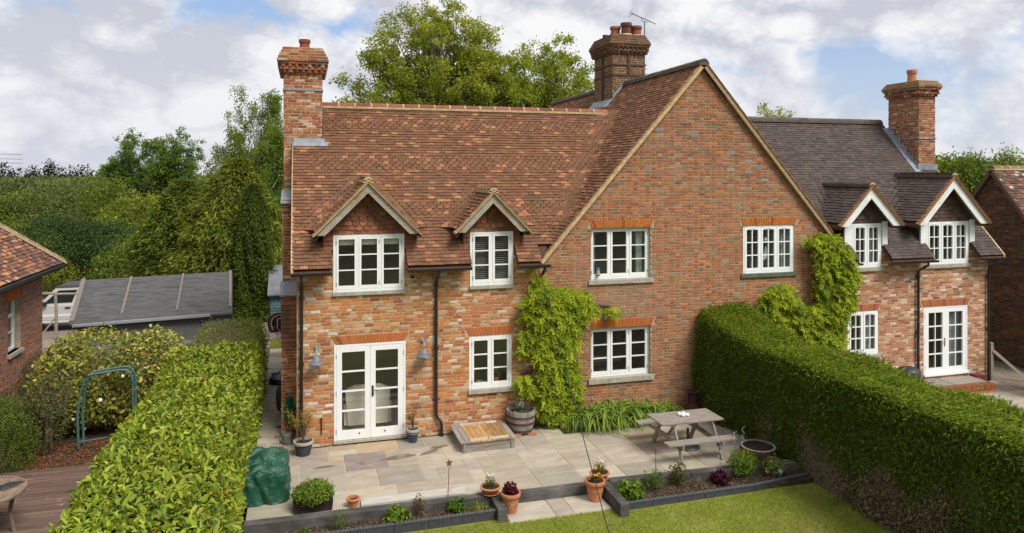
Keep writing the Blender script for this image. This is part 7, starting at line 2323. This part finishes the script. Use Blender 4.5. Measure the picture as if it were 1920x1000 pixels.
# small plants of the beds and pots
def tuft(name, label, x, y, z, r, h, n, size, cols, asp=.5, cat='plant', m=LEAF, six=False, stems=True, droop=0, parent=None):
    root = thing(name, label, cat, (x, y, z))
    P, Nn = blobpts([(x, y, z + h * .55, r, r, h * .48)], n, .35)
    P = P + R.normal(size=P.shape) * size * .3
    k = P[:, 2] > z + .01
    P, Nn = P[k], Nn[k]
    def cf(Q, q):
        w_ = np.array([c[1] for c in cols], float)
        return np.clip(np.array([c[0] for c in cols])[R.choice(len(cols), q, p=w_ / w_.sum())] * (1 + R.normal(size=(q, 1)) * .18), .004, 1)
    leafy('', '', '', None, P, Nn, size, asp, cf, m, root, 0, .8, six, droop)
    if stems:
        s = MB()
        for j in range(9):
            a, rr = random.uniform(0, 6.28), r * random.uniform(.2, .8)
            s.tube([(x, y, z), (x + rr * .5 * math.cos(a), y + rr * .5 * math.sin(a), z + h * .4), (x + rr * math.cos(a), y + rr * math.sin(a), z + h * random.uniform(.6, .9))], [.006, .004, .002], 4)
        s.build('stems', TWIG, root)
    return root
LIME = [((0.17, 0.25, 0.025), 60), ((0.10, 0.17, 0.02), 40)]
FRESH = [((0.11, 0.20, 0.02), 60), ((0.065, 0.13, 0.018), 40)]
tuft('leafy_mound', 'bright green spilling mound of small leaves in the dark trough', .30, -3.02, .12, .35, .34, 3400, .042, [((0.17, 0.26, 0.035), 60), ((0.25, 0.31, 0.06), 25), ((0.09, 0.15, 0.02), 15)], .65, 'potted plant', stems=False)
tuft('bed_plant', 'round lime green leafy clump at the corner of the right bed', 6.02, -3.98, -.11, .22, .26, 420, .075, LIME, .85, six=True)
tuft('bed_plant', 'loose green shrub second from the left in the right bed', 6.66, -3.75, -.11, .22, .36, 420, .05, FRESH, .35)
tuft('bed_plant', 'upright rose with reddish tips in the right bed', 7.18, -3.72, -.11, .16, .46, 360, .05, [((0.08, 0.13, 0.02), 60), ((0.20, 0.08, 0.03), 40)], .5)
tuft('bed_plant', 'dark purple heuchera in the right bed', 8.02, -3.86, -.11, .17, .22, 380, .055, [((0.085, 0.018, 0.03), 60), ((0.05, 0.012, 0.022), 40)], .8, six=True)
tuft('bed_plant', 'tall fresh green bushy plant in the middle of the right bed', 8.62, -3.72, -.11, .30, .52, 900, .05, [((0.12, 0.20, 0.02), 60), ((0.18, 0.26, 0.03), 40)], .6)
tuft('bed_plant', 'brown dried shrub behind the variegated plant in the right bed', 9.05, -3.62, -.11, .20, .40, 500, .04, [((0.11, 0.075, 0.04), 70), ((0.08, 0.08, 0.03), 30)], .3)
tuft('bed_plant', 'pale variegated shrub near the hedge end of the right bed', 9.28, -3.80, -.11, .24, .36, 520, .045, [((0.33, 0.36, 0.14), 55), ((0.17, 0.23, 0.05), 45)], .5)
tuft('bed_plant', 'dry straw coloured stems in the right bed', 7.55, -3.86, -.11, .14, .14, 60, .09, [((0.33, 0.25, 0.14), 1)], .1)
tuft('bed_plant', 'bright green leafy clump in the middle of the left bed', 1.72, -3.70, -.11, .21, .20, 280, .075, LIME, .7, six=True)
tuft('bed_plant', 'small red tipped rose in the left bed', 2.10, -3.55, -.11, .11, .38, 180, .04, [((0.08, 0.13, 0.02), 60), ((0.25, 0.06, 0.03), 40)], .55)
tuft('bed_plant', 'rounded fresh green plant beside the star stake', 2.80, -3.62, -.11, .15, .24, 300, .055, FRESH, .5, six=True)
tuft('bed_plant', 'low yellow green cushion in the left bed', 3.16, -3.62, -.11, .13, .10, 260, .03, [((0.30, 0.31, 0.04), 60), ((0.18, 0.22, 0.03), 40)], .7)
tuft('bed_plant', 'grey green rosemary like shrub near the trough', .72, -3.68, -.11, .18, .32, 420, .045, [((0.17, 0.21, 0.09), 60), ((0.11, 0.15, 0.05), 40)], .25)
tuft('bed_plant', 'small low weeds at the left end of the left bed', .12, -3.72, -.11, .10, .12, 120, .04, FRESH, .4)
clump('bed_plant', 'little grassy tuft in the left bed', 'plant', [(.38, -3.75, .5)], 40, .34, [((0.13, 0.21, 0.02), 1)], zr=(-.11, 0))
clump('bed_plant', 'iris leaves under the left terracotta bowl', 'plant', [(3.28, -3.68, .6)], 26, .5, [((0.15, 0.23, 0.03), 1)], zr=(-.11, 0))
clump('grass_tuft', 'pale strappy grass tuft at the foot of the tall hedge on the lawn', 'plant', [(9.75, -5.0, .8)], 30, .65, [((0.16, 0.22, 0.06), 1)], zr=(-.2, 0))
def daisies(label, x, y, z):
    root = tuft('potted_daisies', label, x, y, z, .10, .22, 220, .035, [((0.06, 0.12, 0.02), 60), ((0.10, 0.17, 0.03), 40)], .4, 'potted plant')
    for k in range(7):
        a, r = random.uniform(0, 6.28), random.uniform(.01, .085)
        flower_ball((x + r * math.cos(a), y + r * math.sin(a) - .01, z + .24 + random.uniform(-.04, .06)), .024).build('flower_head', FL, root)
daisies('white flowered plant in the left terracotta bowl', 3.46, -3.42, .16)
daisies('white flowered plant in the right terracotta bowl', 5.66, -3.38, .16)
tuft('potted_heuchera', 'dark red leaved plant in the left tall terracotta pot', 3.76, -3.74, .13, .12, .22, 170, .055, [((0.10, 0.014, 0.025), 70), ((0.17, 0.02, 0.03), 30)], .75, 'potted plant', six=True)
yp = tuft('potted_yellow_flowers', 'yellow flowers on red stems in the right tall terracotta pot', 5.42, -3.72, .16, .12, .14, 120, .04, [((0.08, 0.06, 0.02), 60), ((0.09, 0.12, 0.02), 40)], .5, 'potted plant')
for k in range(16):
    a, r = random.uniform(0, 6.28), random.uniform(.02, .15)
    q = (5.42 + r * math.cos(a), -3.74 + r * math.sin(a) * .7, .30 + random.choice((.0, .02, .18, .26)) * random.uniform(.7, 1.1))
    MB().tube([(5.42, -3.72, .16), q], .004, 4, (.16, .05, .02)).build('flower_stem', MATTE, yp)
    flower_ball(q, .022, (.75, .48, .015)).build('flower_head', PAINTED, yp)
def acer(label, x, y, z, h, r, cols, n, bare):
    root = thing('potted_shrub', label, 'potted plant', (x, y, z))
    s = MB(); P = []
    for k in range(11):
        a, rr = random.uniform(0, 6.28), r * random.uniform(.3, 1)
        q = Vector((x + rr * math.cos(a), y + rr * .8 * math.sin(a), z + h * random.uniform(.5, 1)))
        m_ = Vector((x + .25 * rr * math.cos(a), y + .25 * rr * math.sin(a), z + h * .42))
        s.tube([(x, y, z), m_, q], [.012, .007, .003], 5)
        for t in np.linspace(.35, 1.1, 5): P.append(m_.lerp(q, t))
    s.build('stems', TWIG, root)
    P = np.repeat(np.array([tuple(p) for p in P]), max(1, n // len(P)), 0)
    P = P + R.normal(size=P.shape) * .03
    leaves('foliage', P, rdir(len(P)), rdir(len(P)) + [0, 0, .6], .045, .022, pick(cols, len(P)), LEAF, root, 'stuff')
acer('thin yellow leaved shrub in the carved stone pot', .14, -.34, .26, .78, .42, [((0.42, 0.33, 0.03), 60), ((0.25, 0.24, 0.04), 40)], 400, True)
acer('small sparse shrub in the dark blue pot', 2.49, -.26, .26, .50, .20, [((0.16, 0.17, 0.03), 60), ((0.25, 0.16, 0.05), 40)], 110, True)
tuft('potted_moss', 'low mossy growth covering the soil of the dark blue pot', 2.49, -.26, .235, .10, .05, 120, .025, [((0.15, 0.17, 0.02), 1)], .6, 'potted plant', stems=False)
lv = clump('lavender', 'grassy lavender with blue spikes in the grey half barrel', 'potted plant', [(4.90, -.42, .55), (5.05, -.40, .55)], 46, .42, [((0.13, 0.20, 0.06), 1)], zr=(.46, 0))
for k in range(16):
    x, y = 4.98 + random.gauss(0, .09), -.41 + random.gauss(0, .05)
    MB().lathe([(0, 0), (.010, .01), (.012, .035), (.006, .06), (0, .065)], 6, (x, y, .60 + random.random() * .06), (.16, .15, .34)).build('flower_spike', MATTE, lv)
tuft('ledge_plant', 'little green plant on the ledge inside the lower window', 4.52, .2, 1.16, .07, .20, 110, .045, FRESH, .5, 'potted plant')
for i, (x, y) in enumerate(((10.02, -4.35), (9.95, -3.9), (10.15, -5.2))):
    tuft('seedling', ('bright self sown conifer sprig at the end of the rope edging', 'bright conifer sprig where the last sleeper meets the tall hedge', 'bright conifer sprig at the hedge foot nearest the camera')[i], x, y, -.2, .12, .45, 200, .06, LIME, .3).__setitem__('group', 'sprigs at the foot of the hedge')
# mulch on the beds, grass on the lawns
def scatter_flat(name, label, boxes, n, size, cols, z):
    P = []
    for (x0, x1, y0, y1, zz), k in zip(boxes, n):
        P.append(np.stack([R.uniform(x0, x1, k), R.uniform(y0, y1, k), zz + R.random(k) * .015], 1))
    P = np.concatenate(P)
    tag(leaves(name, P, rdir(len(P)) * np.array([1, 1, .3]), np.tile([[0, 0, 1.]], (len(P), 1)) + rdir(len(P)) * .4, size * (1 + R.normal(size=len(P)) * .3), size * .4, pick(cols, len(P)), MATTE, None), label, None, None, 'stuff')
scatter_flat('bark_mulch', 'bark mulch on the flower beds', [(-.8, 3.4, -3.86, -3.5, -.108), (5.85, 10.0, -4.12, -3.6, -.108)], (2200, 2600), .045, [((0.10, 0.065, 0.04), 50), ((0.055, 0.038, 0.025), 30), ((0.22, 0.17, 0.12), 20)], 0)
def grass(name, x0, x1, y0, y1, z, n, h, edge=None):
    x, y = R.uniform(x0, x1, n), R.uniform(y0, y1, n)
    if edge is not None:
        k = edge(x, y); x, y = x[k], y[k]
    n = len(x)
    P = np.stack([x, y, np.full(n, z)], 1)
    w1 = wav(P, 1.6, 31); w2 = wav(P, 5, 32)
    c = np.array([0.25, 0.285, 0.05])[None] * (1 + R.normal(size=(n, 1)) * .22)
    dry = R.random(n) < np.clip(.30 + .42 * w1 + .22 * w2, .04, .8)
    c = np.where(dry[:, None], np.array([0.34, 0.31, 0.10])[None] * (1 + R.normal(size=(n, 1)) * .2), c)
    D = unit(R.normal(size=(n, 3)) * np.array([.55, .55, .1]) + [0, 0, .8])
    tag(leaves(name, P, D, rdir(n) + [0, -.6, 0], h * (1 + R.normal(size=n) * .3), .007, c, LEAF, None), 'mown grass', None, None, 'stuff')
grass('grass', .0, 10.2, -8.2, -3.9, -.2, 95000, .045, lambda x, y: (y < -3.98 - np.where((x > 3.62) & (x < 5.62), .14, 0) - np.where(x > 5.7, .27, 0)) & (y > -4.4 - (x + 1) * .75 - 1.0) & (x < 10 + .1 * (-y - 4)))
grass('grass', -.93, .6, 9.76, 11.1, -.01, 6000, .05)
grass('grass', -3, .0, -5.2, -3.95, -.2, 6000, .045)
